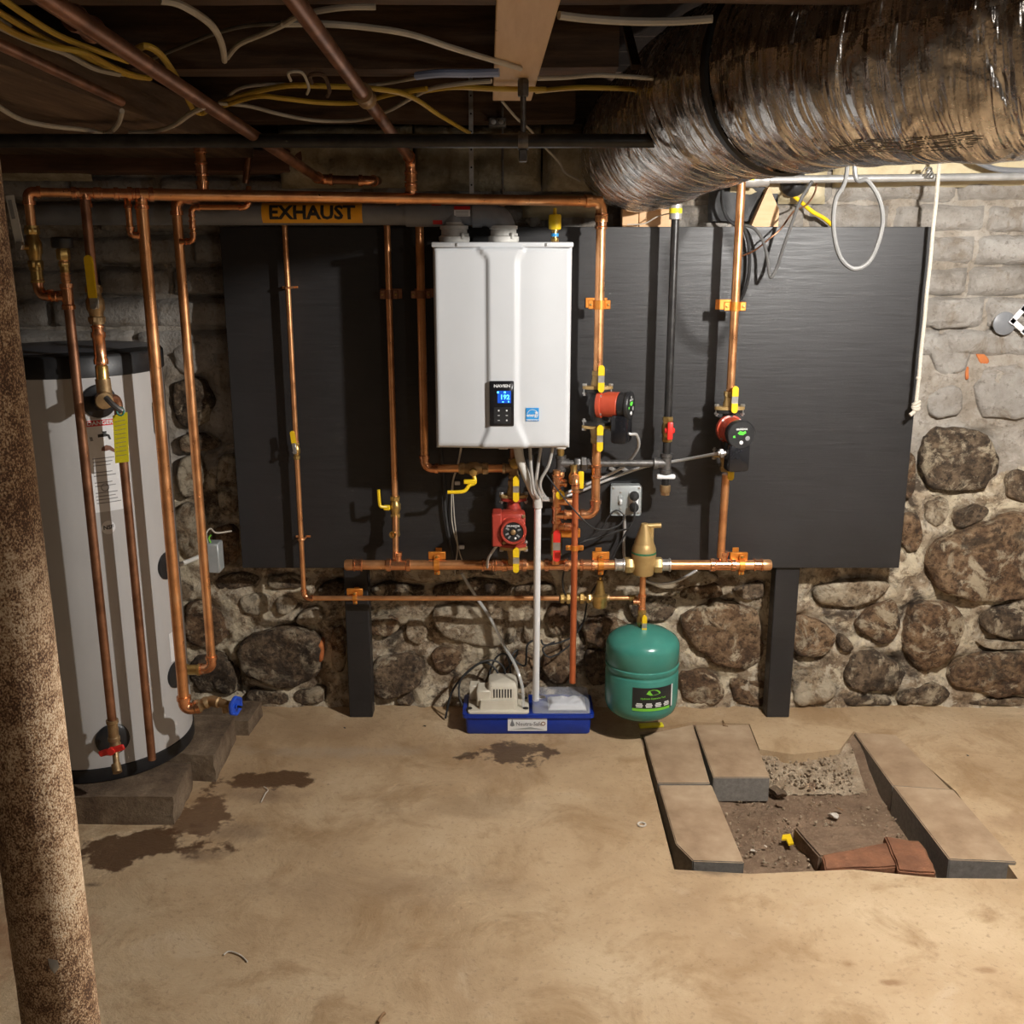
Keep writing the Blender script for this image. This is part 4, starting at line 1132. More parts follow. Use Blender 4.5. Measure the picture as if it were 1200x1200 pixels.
# backflow, fill valve
fl = thing('fill_valve', 'brass bell-shaped pressure reducing valve on the thin pipe', 'valve', (at(703, 694, YT).x, YT, zb - .03))
x = at(656, 695, YT).x
m = MB(); hex_nut(m, V(at(659, 695, YT).x, YT, zb), (1, 0, 0), .019, .016); hex_nut(m, V(at(666, 695, YT).x, YT, zb), (1, 0, 0), .021, .014); hex_nut(m, V(at(682, 695, YT).x, YT, zb), (1, 0, 0), .021, .016); hex_nut(m, V(at(690, 695, YT).x, YT, zb), (1, 0, 0), .018, .016)
m.cyl((x, YT, zb), (at(698, 695, YT).x, YT, zb), .012, seg=14); m.build('backflow_preventer', 'brass', fl)
xf = at(703, 694, YT).x
MB().lathe([(.010, -.036), (.024, -.034), (.028, -.020), (.028, -.004), (.030, .000), (.030, .012), (.020, .018), (.012, .062), (.012, .070), (.006, .071), (.006, .082), (0, .083)], (xf, YT, zb), (0, 0, 1), 18).build('bell', 'brass', fl)
MB().cyl((xf - .036, YT, zb), (xf + .036, YT, zb), .015, seg=14).build('body', 'brass_dull', fl)
MB().cyl((xf + .03, YT, zb), (at(738, 696, YT).x, YT, zb), R12 * 1.1, seg=12).build('pipe', 'copper', fl)
e_ = MB(); pth = rounded([(at(738, 696, YT).x, YT, zb), (at(746, 697, YT).x, YT, zb), (at(747, 697, YT).x, YM, zb), (xs - .012, YM, zb)], .01)
e_.tube(pth, R12 * 1.1, 12).build('pipe_bend', 'copper', fl)
coupling(fl, (at(741, 696, YT).x, YT, zb), (1, 0, 0), R12 * 1.2, .022, 'brass')

# ---- riser with a yellow lever and drain port (second from left)
YR = 3.56
def riser_x(px, py, Y): return at(px, py, Y).x
x2 = riser_x(459, 450, YR)
r2 = thing('zone_riser_pipe', 'slim copper riser with a sideways yellow lever, second on the board from left', 'pipe', (x2, YR, MZ))
zv2 = at(461, 594, YR).z
pipe_run(r2, [(x2, YR, 1.93), (x2, YR, zv2)], R34); pipe_run(r2, [(x2, YR, zv2), (x2, YM + .004, MZ + .02)], R34, 'copper')
clamp(r2, (x2, YR, at(457, 345, YR).z), (0, 0, 1), R34, YB, .05, .03, 'copper_old')
v = ball_valve(r2, (x2, YR, zv2), (0, 0, 1), R34 * 1.1, (-1, -.25, 0), (-.25, 0, 1), L=0, bmat='brass', size=.9)
lv = MB().tube(smooth_path([(x2 - .02, YR - .02, zv2 + .005), (x2 - .045, YR - .03, zv2 + .008), (x2 - .052, YR - .03, zv2 + .02), (x2 - .054, YR - .03, zv2 + .07)], 5), .0058, 8)
lv.build('handle_grip', 'yellow', v); MB().box((x2 - .028, YR - .02, zv2 + .002), (.024, .016, .018), None, .003).build('handle_hub', 'yellow', v)
zz = at(464, 624, YR).z
dm = MB().lathe([(.010, -.01), (.013, .0), (.013, .022), (.010, .022), (.008, .012)], (x2 - .004, YR - .012, zz), (-.25, -1, 0), 14); dm.build('drain_port', 'brass', r2)
m = MB().lathe([(R34 * 1.25, -.05), (R34 * 1.4, -.045), (R34 * 1.2, -.03), (R34 * 1.3, .03), (R34 * 1.45, .045), (R34 * 1.1, .05)], (x2, YR - .002, (zz + zv2) / 2 - .01), (0, 0, 1), 14); m.build('drain_valve_body', 'brass', r2)

# ---- riser that bends in under the boiler (third from left)
YC = 3.50
x3 = riser_x(495, 420, YC); z3 = at(520, 549, YC).z; xp1 = at(602, 560, YC).x
r3 = thing('supply_riser_pipe', 'copper riser left of the boiler that elbows in beneath it, with a brass valve', 'pipe', (x3, YC, z3))
pipe_run(r3, [(x3, YC, 1.93), (x3, YC, z3), (xp1 - .015, YC, z3)], R1)
clamp(r3, (x3, YC, at(493, 345, YC).z), (0, 0, 1), R1, YB, .045, .026, 'copper_old')
vv = ball_valve(r3, (at(555, 550, YC).x, YC, z3), (1, 0, 0), R1, (0, -.25, -1), (-1, 0, -.25), L=0, bmat='brass_dull', size=1.15)
xq = at(555, 550, YC).x
h_ = MB().tube(smooth_path([(xq, YC - .01, z3 - .018), (xq + .005, YC - .02, z3 - .045), (xq - .015, YC - .025, z3 - .055), (xq - .035, YC - .03, z3 - .075), (xq - .09, YC - .035, z3 - .077)], 5), .0065, 8); h_.build('handle_grip', 'yellow', vv)
MB().box((xq - .012, YC - .025, z3 - .042), (.045, .012, .016), None, .003).build('handle_hub', 'yellow', vv)
MB().lathe([(.006, 0), (.013, .006), (.013, .022), (.006, .024), (0, .024)], (xq, YC - .018, z3 - .004), (0, -1, -.15), 14).build('stem_nut', 'brass', vv)

# ---- right-hand risers
x7 = riser_x(702, 380, YC); z7t = at(705, 237, YC).z
r7 = thing('pump_riser_pipe', 'bright copper riser right of the boiler, down to the side-facing pump', 'pipe', (x7, YC, at(700, 445, YC).z))
MB().cyl((x7, YC, z7t - .03), (x7, YC, at(699, 447, YC).z), R1 * 1.12, seg=18).build('pipe', 'copper', r7)
clamp(r7, (x7, YC, at(699, 357, YC).z), (0, 0, 1), R1 * 1.12, YB, .05, .03)
coupling(r7, (x7, YC, z7t - .06), (0, 0, 1), R1 * 1.12, .05)
x8 = riser_x(857, 440, YC)
r8 = thing('return_riser_pipe', 'tall copper riser on the right of the board, down to the front-facing pump', 'pipe', (x8, YC, MZ + .02))
z8a = at(858, 470, YC).z; z8b = at(853, 556, YC).z
MB().cyl((x8, YC, 2.02), (x8, YC, z8a), R1, seg=16).build('pipe', 'copper', r8)
MB().cyl((x8, YC, z8b), (x8, YM - .002, MZ + .03), R1, seg=16).build('pipe', 'copper', r8)
clamp(r8, (x8, YC, at(860, 359, YC).z), (0, 0, 1), R1, YB, .055, .03)

# ---- circulator pumps
def flange(parent, c, up, w=.098, t=.010, mat='bronze', handle=True):
    c = Vector(c)
    pts = []
    for k in range(20):
        a = 2 * math.pi * k / 20
        pts.append((.049 * math.cos(a) * (w / .098), .024 * math.sin(a)))
    f = MB().prism(pts, c - V(0, 0, t / 2), (1, 0, 0), (0, 1, 0), t)
    f.lathe([(.022, 0), (.024, .012), (.020, .030), (.019, .055)], c, (0, 0, up), 16)
    hex_nut(f, c + V(0, 0, up * .048), (0, 0, 1), .023, .018)
    fo = f.build('flange', mat, parent)
    for s_ in (-1, 1):
        b = MB(); hex_nut(b, c + V(s_ * w * .43, 0, up * .009), (0, 0, 1), .0085, .008); b.cyl(c + V(s_ * w * .43, 0, up * .012), c + V(s_ * w * .43, 0, -up * .028), .0042, seg=8); hex_nut(b, c + V(s_ * w * .43, 0, -up * .02), (0, 0, 1), .008, .006)
        b.build('bolt', 'steel', fo)
    if handle: paddle(fo, c + V(.008, -.034, up * .034), .092, .021)
    return fo
def volute(parent, x, Y, z0, z1, mat):
    zc = (z0 + z1) / 2; h = z1 - z0
    m = MB().lathe([(.046, -h / 2), (.046, -h / 2 + .010), (.022, -h / 2 + .014), (.024, -h / 2 + .03), (.030, -h * .18), (.030, h * .18), (.024, h / 2 - .03), (.022, h / 2 - .014), (.046, h / 2 - .010), (.046, h / 2)], (x, Y, zc), (0, 0, 1), 20)
    m.v = [Vector((p.x, Y + (p.y - Y) * (.62 if abs(p.z - zc) > h / 2 - .012 else 1), p.z)) for p in m.v]
    return m.build('volute', mat, parent)
# pump under the boiler
zf0, zf1 = at(602, 640, YC).z, at(602, 583, YC).z
pu = thing('circulator_pump', 'all-red circulator pump directly under the boiler with a black face plate', 'pump', (xp1, YC, zf0))
volute(pu, xp1, YC, zf0, zf1, 'pump_red')
zc_ = (zf0 + zf1) / 2
hs = MB().box((xp1 - .004, YC - .060, zc_), (.088, .075, .112), None, .014, 2); hs.build('housing', 'pump_red', pu)
fc = V(xp1 - .002, YC - .097, zc_ - .004)
MB().lathe([(.046, 0), (.046, .020), (.042, .026), (.036, .026), (.034, .020), (0, .020)], fc, (0, -1, 0), 32).build('face_ring', 'pump_red', pu)
pl = MB().lathe([(.035, 0), (.035, .0225), (0, .0225)], fc, (0, -1, 0), 28).build('face_plate', 'label_black', pu)
MB().lathe([(.009, 0), (.009, .030), (.006, .032), (0, .032)], fc, (0, -1, 0), 14).build('centre_screw', 'brass_dull', pl)
letter('GRUNDFOS', .0085, fc + V(0, -.0232, .021), (1, 0, 0), (0, 0, 1), 'label_white', pl, bold=.0002)
for a in (20, 60, 150, 200, 235, 320):
    d = V(math.cos(math.radians(a)), 0, math.sin(math.radians(a)))
    MB().box(fc + V(0, -.023, 0) + d * .022, (.012, .001, .006), Matrix.Rotation(-math.radians(a), 3, 'Y')).build('plate_print', 'ink_grey', pl)
MB().lathe([(.004, 0), (.004, .0015)], fc + V(.008, -.0225, -.022), (0, -1, 0), 10).build('dot', 'label_white', pl)
MB().box((xp1 - .058, YC - .068, zc_ - .002), (.034, .080, .118), None, .004).build('terminal_box', 'pump_red', pu)
for (dx, dz) in ((.034, .046), (-.034, -.048)): MB().lathe([(.006, 0), (.006, .004), (0, .005)], (xp1 + dx, YC - .097, zc_ + dz), (0, -1, 0), 8).build('corner_bolt', 'brass_dull', pu)
flange(pu, (xp1, YC, zf1 + .006), 1, .1, mat='bronze'); flange(pu, (xp1, YC, zf0 - .006), -1, .1, mat='bronze')
cn = thing('pump_connection_pipe', 'short copper and brass link between boiler, red pump and manifold', 'pipe', (xp1, YC, MZ))
MB().cyl((xp1, YC, zf1 + .05), (xp1, YC, BZ0 - .0), R1, seg=14).build('pipe', 'copper_old', cn)
tee(cn, (xp1, YC, z3), (0, 0, 1), (-1, 0, 0), R1, R1, 'brass_dull', L=.07)
MB().lathe([(.018, 0), (.018, .014), (.012, .016), (0, .016)], (xp1 + .004, YC - .018, z3 + .022), (0, -1, .1), 16).build('gauge', 'brass', cn)
MB().cyl((xp1, YC, zf0 - .04), (xp1, YM, MZ + .02), R1, seg=14).build('pipe', 'copper', cn)

# the two electronic pumps: red can, black head
def e_pump(label, x, ztop, zbot, face, head_drop):
    p = thing('circulator_pump', label, 'pump', (x, YC, zbot))
    volute(p, x, YC, zbot, ztop, 'black_iron')
    zc = (zbot + ztop) / 2 + .012; n = Vector(face).normalized(); c = V(x, YC, zc)
    MB().lathe([(.049, 0), (.049, .014), (.043, .016), (.0435, .022), (.0435, .070), (.040, .074)], c + n * .006, n, 30).build('motor_can', 'pump_orange', p)
    u, w, d = frame_of(n)
    hd = MB().lathe([(.040, .073), (.0445, .076), (.0445, .098), (.049, .102), (.049, .110), (.046, .114), (0, .114)], c + n * .006, n, 32).build('control_head', 'black_plastic', p)
    up = V(0, 0, 1); rt = up.cross(n).normalized()     # right as seen from the front
    fcp = c + n * .1205
    letter('X', .011, fcp + up * .028, rt, up, 'label_white', hd, bold=.0006)
    letter('GRUNDFOS', .0075, fcp + up * .019, rt, up, 'label_white', hd, bold=.0003)
    g_ = [(-.014, .0), (-.006, .008), (.006, .004), (.013, .008), (.016, .0), (.005, -.007), (-.008, -.005)]
    MB().prism(g_, fcp + up * .006 - n * .0005, rt, up, .0012).build('display', 'green_led', hd)
    MB().prism([(-.004, -.003), (.004, -.003), (.002, .005), (-.004, .003)], fcp - rt * .025 - up * .006 - n * .0005, rt, up, .0012).build('led', 'green_led', hd)
    MB().lathe([(.0065, 0), (.0065, .002), (.005, .003), (0, .003)], fcp - up * .026 - n * .0005, n, 14).build('button', 'label_white', hd)
    MB().lathe([(.008, 0), (.008, .001)], fcp + rt * .022 - up * .012 - n * .0005, n, 14).build('key_ring', 'ink_grey', hd)
    R = Matrix((rt, up, n)).transposed()
    MB().box(c + n * .088 - up * .080, (.076, .100, .058), R, .012, 2).build('terminal_box', 'black_gloss', hd)
    for a in (45, 135, 225, 315):
        d2 = rt * math.cos(math.radians(a)) + up * math.sin(math.radians(a))
        MB().lathe([(.005, 0), (.005, .006), (.003, .007), (0, .007)], c + n * .018 + d2 * .043, n, 8).build('can_bolt', 'steel', p)
    flange(p, (x, YC, ztop + .006), 1, .104, mat='bronze'); flange(p, (x, YC, zbot - .006), -1, .104, mat='bronze')
    return p, c, n
z2t, z2b = at(699, 456, YC).z, at(698, 498, YC).z
P2 = e_pump('red and black circulator pump turned sideways, right beside the boiler', x7, z2t, z2b, (.92, -.39, 0), 0)
z3t, z3b = at(858, 480, YC).z, at(855, 530, YC).z
P3 = e_pump('black-faced circulator pump looking into the room, on the right-hand riser', x8, z3t, z3b - .005, (.16, -.98, -.02), 0)

# ---- copper loop under the side-facing pump and the column beside it
x65 = at(652, 590, YC).x; x67 = at(674, 600, 3.42).x
zl = at(690, 603, YC).z
lp = thing('pump_loop_pipe', 'copper loop under the sideways pump, bending left to the purge column', 'pipe', (x7, YC, zl))
pipe_run(lp, [(x7, YC, z2b - .05), (x7, YC, zl), (x65 + .01, YC, zl)], R1 * 1.08, er=.03)
coupling(lp, (x7, YC, at(697, 552, YC).z), (0, 0, 1), R1 * 1.08, .045)
cl_ = thing('purge_column_pipe', 'copper column under the boiler gas port with a red-handled purge valve at its foot', 'pipe', (x65, YC, MZ))
zr = at(651, 637, YC).z
MB().cyl((x65, YC, at(655, 551, YC).z), (x65, YC, MZ + .01), R1 * .95, seg=14).build('pipe', 'copper', cl_)
tee(cl_, (x65, YC, at(653, 566, YC).z), (0, 0, 1), (1, 0, 0), R1 * .95, R34, L=.06)
tee(cl_, (x65, YC, zl), (0, 0, 1), (1, 0, 0), R1 * .95, R1, L=.06)
z61, z62 = at(660, 588, YC).z, at(660, 617, YC).z
for z_ in (z61, z62): MB().cyl((x65, YC, z_), (at(674, 600, YC).x, YC, z_), R34 * 1.15, seg=14).build('branch_pipe', 'copper', cl_)
coupling(cl_, (at(666, 617, YC).x, YC, z62), (1, 0, 0), R34 * 1.1, .03)
MB().box((at(668, 627, YC).x, YC + .03, at(668, 627, YC).z), (.075, .03, .03), None, .003).build('pipe_clamp', 'copper_paint', cl_)
MB().lathe([(.015, 0), (.016, .004), (.016, .012), (.012, .014), (0, .014)], (x65 + .012, YC - .018, at(655, 578, YC).z), (0, -1, 0), 16).build('bleed_knob', 'yellow', cl_)
vb = MB().lathe([(R1, -.045), (R1 * 1.4, -.04), (R1 * 1.4, .04), (R1, .045)], (x65, YC, zr), (0, 0, 1), 14).build('purge_valve', 'brass', cl_)
paddle(vb, (x65 + .002, YC - .024, zr), .115, .026, mat='red')
# relief discharge pipe painted red-orange
zd = at(674, 553, 3.42).z; zend = at(675, 800, 3.42).z
rl = thing('relief_discharge_pipe', 'red-orange copper relief pipe hanging down past the manifold to near the floor', 'pipe', (x67, 3.42, zend))
ztop = at(673, 562, 3.42).z
pipe_run(rl, [(x67 - .0, 3.50, ztop), (x67, 3.42, ztop), (x67, 3.42, zend)], R34, 'copper_red', 'copper', er=.016)
coupling(rl, (x67, 3.42, at(673, 572, 3.42).z), (0, 0, 1), R34, .03)
clamp(rl, (x67, 3.42, at(673, 642, 3.42).z), (0, 0, 1), R34, 3.42, .05, .018)
rv = MB().lathe([(.012, 0), (.018, .008), (.018, .03), (.012, .045), (.012, .07)], (x67 - .002, 3.50, ztop - .035), (0, 0, 1), 14).build('relief_valve', 'brass', rl)
MB().box((x67 + .022, 3.485, at(680, 563, 3.48).z), (.020, .012, .062), None, .003).build('relief_lever', 'yellow', rl)

# ================================================================== GAS LINE
YG = 3.52
xg = at(786, 400, YG).x; zgh = at(700, 543, YG).z
gz_top = at(791, 250, YG).z
gas = thing('gas_pipe', 'black iron gas drop with a red valve, tee and capped drip leg', 'pipe', (xg, YG, at(780, 580, YG).z))
zrv = at(784, 503, YG).z
MB().cyl((xg, YG, gz_top), (xg, YG, zrv + .03), .0135, seg=16).build('pipe', 'black_iron', gas)
MB().cyl((xg, YG, zrv - .03), (xg, YG, zgh), .0135, seg=16).build('pipe', 'black_iron', gas)
b = MB().lathe([(.0135, -.045), (.017, -.043), (.017, -.03), (.015, -.028), (.020, -.012), (.020, .012), (.015, .028), (.017, .030), (.017, .043), (.0135, .045)], (xg, YG, zrv), (0, 0, 1), 14)
hex_nut(b, V(xg, YG, zrv + .034), (0, 0, 1), .019, .018); hex_nut(b, V(xg, YG, zrv - .034), (0, 0, 1), .019, .018)
gv = b.build('gas_valve', 'brass', gas)
hd = MB().box((xg + .004, YG - .034, zrv), (.020, .014, .062), None, .005, 2); hd.box((xg + .004, YG - .028, zrv), (.036, .010, .020), None, .004); hd.build('valve_handle', 'red', gv)
t = MB().lathe([(.016, -.036), (.0215, -.036), (.0215, -.024), (.018, -.021), (.018, .021), (.0215, .024), (.0215, .036), (.016, .036)], (xg, YG, zgh), (0, 0, 1), 16)
t.lathe([(.018, 0), (.018, .030), (.0215, .032), (.0215, .044), (.016, .044)], (xg, YG, zgh), (-1, 0, 0), 16); t.build('tee', 'grey_iron', gas)
zcap = at(780, 574, YG).z
MB().cyl((xg, YG, zgh), (xg, YG, zcap), .0135, seg=14).build('drip_leg', 'black_iron', gas)
c_ = MB().lathe([(.014, .018), (.019, .016), (.019, -.004), (.016, -.010)], (xg, YG, zcap), (0, 0, 1), 14); hex_nut(c_, V(xg, YG, zcap - .012), (0, 0, 1), .017, .014); c_.build('end_cap', 'brass_dull', gas)
zs = at(780, 558, YG).z
MB().box((xg, YG - .006, zs), (.066, .020, .016), None, .005, 2).build('pipe_strap', 'white_plastic', gas)
# top transition and sloping galvanised run to the right
tp = MB().lathe([(.018, -.02), (.021, -.018), (.021, .028), (.017, .032), (.017, .05)], (xg, YG, gz_top), (0, 0, 1), 16); tp.build('transition_fitting', 'conduit_grey', gas)
MB().lathe([(.0215, .0), (.0215, .016)], (xg, YG, gz_top), (0, 0, 1), 16).build('yellow_band', 'yellow_tag', gas)
gA = V(xg, YG, gz_top + .05); gB = at(868, 211, 3.56); gC = at(1200, 204, 3.60) + V(.6, 0, 0)
MB().tube(rounded([gA, gA + V(.0, 0, .012), gA + (gB - gA) * .30 + V(0, 0, 0), gB], .012), .0135, 14).build('sloping_pipe', 'black_iron', gas)
gh = thing('gas_branch_pipe', 'dark horizontal gas branch with a union nut running under the boiler', 'pipe', (.3, YG, zgh - .02))
xg0 = at(657, 543, YG).x
MB().cyl((xg0, YG, zgh), (xg - .04, YG, zgh), .0125, seg=16).build('pipe', 'grey_iron', gh)
u_ = MB(); xu = at(684, 545, YG).x; hex_nut(u_, V(xu, YG, zgh), (1, 0, 0), .027, .020); hex_nut(u_, V(xu - .022, YG, zgh), (1, 0, 0), .020, .022); hex_nut(u_, V(xu + .022, YG, zgh), (1, 0, 0), .021, .024); u_.build('union', 'grey_iron', gh)
t = MB().lathe([(.014, -.028), (.019, -.028), (.019, -.018), (.016, -.016), (.016, .016), (.019, .018), (.019, .028), (.014, .028)], (xg0, YG, zgh), (0, 0, 1), 14); t.cyl((xg0, YG, zgh), (xg0 + .03, YG, zgh), .017); t.build('tee', 'grey_iron', gh)
MB().lathe([(.011, 0), (.013, .01), (.011, .03), (.012, .05)], (xg0, YG, zgh + .028), (0, 0, 1), 12).build('port_nipple', 'brass', gh)
MB().lathe([(.011, 0), (.014, -.004), (.014, -.02), (.011, -.026)], (xg0, YG, zgh - .026), (0, 0, 1), 12).build('lower_nipple', 'copper', gh)
cdm = thing('gas_main_pipe', 'grey pipe running along the top of the wall on the right, under the duct', 'pipe', tuple((gB + gC) / 2))
dC = (gC - gB).normalized()
MB().cyl(gB, gC, .0125, seg=16).build('pipe', 'conduit_grey', cdm)
MB().lathe([(.013, -.06), (.022, -.05), (.024, -.005), (.024, .03), (.022, .034), (.022, .06), (.018, .064)], gB + dC * .03, dC, 18).build('transition_fitting', 'conduit_grey', cdm)
pb = at(881, 207, 3.535); MB().box(pb + V(0, .002, 0), (.022, .004, .024), None, .001).build('tag', 'yellow_tag', cdm)
pk = at(1083, 203, 3.58); k_ = MB()
for q in range(5): k_.tube([pk + V(.016 * math.cos(a) * (1 - .1 * q) + q * .003, -.02 + .012 * math.sin(a * 2 + q), .018 * math.sin(a + q)) for a in [2 * math.pi * i / 12 for i in range(12)]], .0022, 5, closed=True)
k_.build('wire_tie', 'steel', cdm)

# ================================================================== ELECTRICAL
p = at(733, 585, 3.60); bx = thing('switch_box', 'grey metal switch and outlet box on the board beside the gas tee', 'electrical box', (p.x, 3.60, p.z - .055))
MB().box((p.x, 3.608, p.z), (.108, .044, .108), None, .006, 2).build('box', 'steel_box', bx)
cv = MB().box((p.x, 3.584, p.z), (.112, .006, .112), None, .008, 2).build('cover', 'steel_box', bx)
MB().box((p.x - .020, 3.580, p.z), (.018, .006, .034), None, .002).build('switch_plate', 'steel_box', cv)
MB().box((p.x - .020, 3.575, p.z - .004), (.009, .014, .018), Matrix.Rotation(.4, 3, 'X'), .002).build('toggle', 'white_plastic', cv)
MB().box((p.x + .028, 3.5795, p.z - .002), (.036, .005, .072), None, .006, 2).build('outlet', 'white_plastic', cv)
for dz in (.020, -.022):
    MB().lathe([(.017, 0), (.017, .012), (.011, .022), (.007, .028), (.006, .036)], (p.x + .028, 3.577, p.z + dz), (0, -1, -.25), 14).build('plug', 'black_rubber', cv)
for (dx, dz) in ((-.046, .046), (.046, .046), (-.046, -.046), (.046, -.046), (-.020, .03), (-.020, -.03)):
    MB().lathe([(.004, 0), (.004, .002), (0, .003)], (p.x + dx, 3.581, p.z + dz), (0, -1, 0), 8).build('screw', 'steel', cv)
def cable(name, label, pts, r, mat, cat='cable', group=None, seg=8, n=8, closed=False, ribs=False):
    path = smooth_path(pts, n, closed)
    m = MB()
    if ribs:
        # evenly resampled, armoured with raised turns
        acc = [0.0]
        for i in range(1, len(path)): acc.append(acc[-1] + (path[i] - path[i - 1]).length)
        tot = acc[-1]; cnt = int(tot / .0035); q = []; j = 0
        for i in range(cnt + 1):
            s_ = tot * i / cnt
            while j < len(acc) - 2 and acc[j + 1] < s_: j += 1
            f = (s_ - acc[j]) / max(acc[j + 1] - acc[j], 1e-9); q.append(path[j].lerp(path[j + 1], f))
        m.tube(q, r, seg, rs=[r * (1.0 if i % 2 else .86) for i in range(len(q))])
        return single(name, label, cat, m, mat, group, ang=3)
    m.tube(path, r, seg, closed)
    return single(name, label, cat, m, mat, group)
xb_, zb_ = p.x, p.z
cable('power_cord', 'black cord from the lower plug of the grey box, curling down to the left', [(xb_ + .028, 3.535, zb_ - .035), (xb_ + .01, 3.54, zb_ - .09), at(725, 622, 3.55), at(700, 630, 3.55), at(680, 637, 3.54), at(664, 660, 3.56), at(660, 690, 3.60), at(676, 730, 3.66), at(668, 755, 3.66), at(645, 770, 3.66), at(636, 760, 3.66), at(650, 752, 3.66)], .0035, 'black_rubber')
cable('power_cord', 'black cord from the upper plug of the grey box, falling steeply behind the separator', [(xb_ + .028, 3.535, zb_ + .006), (xb_ + .024, 3.53, zb_ - .05), at(735, 622, 3.56), at(722, 645, 3.57), at(708, 672, 3.60), at(690, 700, 3.66), at(683, 730, 3.66), at(668, 748, 3.66), at(640, 756, 3.66), at(634, 750, 3.66)], .0035, 'black_rubber')
cable('power_cord', 'thin black cord looping from the boiler past the red-orange pipe to the grey box', [at(640, 556, 3.40), at(662, 585, 3.38), at(690, 615, 3.38), at(708, 621, 3.46), at(726, 615, 3.52), at(731, 604, 3.56), at(722, 598, 3.57), at(712, 607, 3.57), at(704, 620, 3.58), at(675, 640, 3.60)], .0028, 'black_rubber')
cable('coiled_cord', 'black cord coil standing behind the beige condensate pump', [at(522, 842, 3.62), at(530, 810, 3.64), at(550, 786, 3.65), at(568, 776, 3.65), at(582, 786, 3.65), at(584, 800, 3.64), at(574, 790, 3.66), at(582, 770, 3.67), at(594, 768, 3.67), at(598, 792, 3.66), at(588, 792, 3.67), at(603, 772, 3.68), at(606, 762, 3.68), at(600, 770, 3.66), at(615, 780, 3.66), at(618, 756, 3.67), at(628, 750, 3.67)], .0042, 'black_rubber', 'cord')
cable('coiled_cord', 'black cord arching left of the condensate pump onto the tray', [at(545, 832, 3.58), at(538, 815, 3.60), at(541, 795, 3.62), at(560, 778, 3.63), at(578, 774, 3.64), at(590, 782, 3.64), at(592, 796, 3.62)], .0038, 'black_rubber', 'cord')
# armoured whips from the boiler to pumps
q2 = P2[1] + P2[2] * .088 - V(-.03, 0, .10)
cable('flexible_conduit', 'white flexible conduit looping from the boiler to the sideways pump', [at(621, 523, 3.42), at(623, 555, 3.42), at(628, 580, 3.43), at(642, 586, 3.50), at(670, 575, 3.57), at(700, 562, 3.59), at(722, 552, 3.59), at(736, 542, 3.57), at(748, 524, 3.51), at(746, 510, 3.47), P2[1] + P2[2] * .120 - V(0, 0, .098), P2[1] + P2[2] * .105 - V(0, 0, .092)], .0062, 'flex', 'conduit', ribs=True)
cable('flexible_conduit', 'white flexible conduit rising along the board to the front-facing pump', [at(634, 523, 3.44), at(630, 550, 3.44), at(629, 570, 3.45), at(640, 584, 3.50), at(668, 580, 3.58), at(710, 563, 3.60), at(755, 547, 3.60), at(800, 539, 3.56), P3[1] + P3[2] * .088 + V(-.055, 0, -.068)], .0062, 'flex', 'conduit', ribs=True)
cable('flexible_conduit', 'short white flexible conduit under the right corner of the boiler', [at(648, 523, 3.46), at(643, 545, 3.46), at(634, 562, 3.47), at(634, 574, 3.48), at(642, 585, 3.52), at(655, 588, 3.56)], .0062, 'flex', 'conduit', ribs=True)
cc = P3[1] + P3[2] * .088 + V(-.052, 0, -.068)
m = MB(); hex_nut(m, cc, (1, 0, .15), .016, .012); m.cyl(cc - V(.012, 0, 0), cc + V(.016, 0, 0), .010, seg=10)
single('conduit_connector', 'shiny white conduit connector on the side of the front-facing pump', 'connector', m, 'steel')
cable('flexible_conduit', 'white flexible conduit dropping from the grey switch box behind the separator', [(xb_ - .004, 3.60, zb_ - .054), at(732, 620, 3.61), at(731, 640, 3.61), at(735, 660, 3.61), at(760, 682, 3.63), at(790, 682, 3.64), at(817, 668, 3.64)], .0062, 'flex', 'conduit', ribs=True)
for (px, py) in ((718, 550), (733, 551)):
    c = at(px, py, 3.617); single('conduit_strap', 'galvanised conduit strap on the board, %s of the pair left of the gas tee' % ('left' if px == 718 else 'right'), 'strap', MB().box(c, (.030, .006, .014), Matrix.Rotation(.5, 3, 'Y'), .002), 'steel', 'conduit straps on the board')
for (py, x_) in ((566, 536), (641, 541)):
    c = at(x_, py, 3.622); single('cable_clip', 'small white cable clip on the board, %s one of two left of the red pump' % ('upper' if py < 600 else 'lower'), 'clip', MB().box(c, (.020, .010, .014), None, .002), 'white_plastic', 'cable clips on the board')
cable('sensor_wire', 'thin pale wire clipped down the board left of the red pump', [at(540, 524, 3.50), at(536, 545, 3.57), at(530, 566, 3.615), at(529, 600, 3.615), at(531, 620, 3.615), at(536, 641, 3.615), at(534, 660, 3.60), at(533, 675, 3.64)], .0022, 'cable_white', 'wire')
cable('sensor_wire', 'thin pale wire splitting off right below the lower cable clip', [at(541, 524, 3.50), at(537, 545, 3.57), at(531, 566, 3.618), at(532, 600, 3.618), at(534, 620, 3.618), at(537, 641, 3.618), at(541, 655, 3.60), at(545, 662, 3.62)], .0022, 'cable_white', 'wire')
cable('drain_cable', 'black cable hanging close to the board edge left of the pale wires', [at(516, 524, 3.60), at(520, 560, 3.61), at(522, 600, 3.61), at(528, 640, 3.615), at(533, 662, 3.62)], .0055, 'black_rubber', 'cable')
cable('pump_whip', 'grey cord from the terminal box of the all-red pump down to the manifold', [(xp1 - .055, YC - .07, zc_ - .062), at(578, 645, 3.44), at(572, 655, 3.46), at(571, 665, 3.50)], .005, 'flex', 'cord')

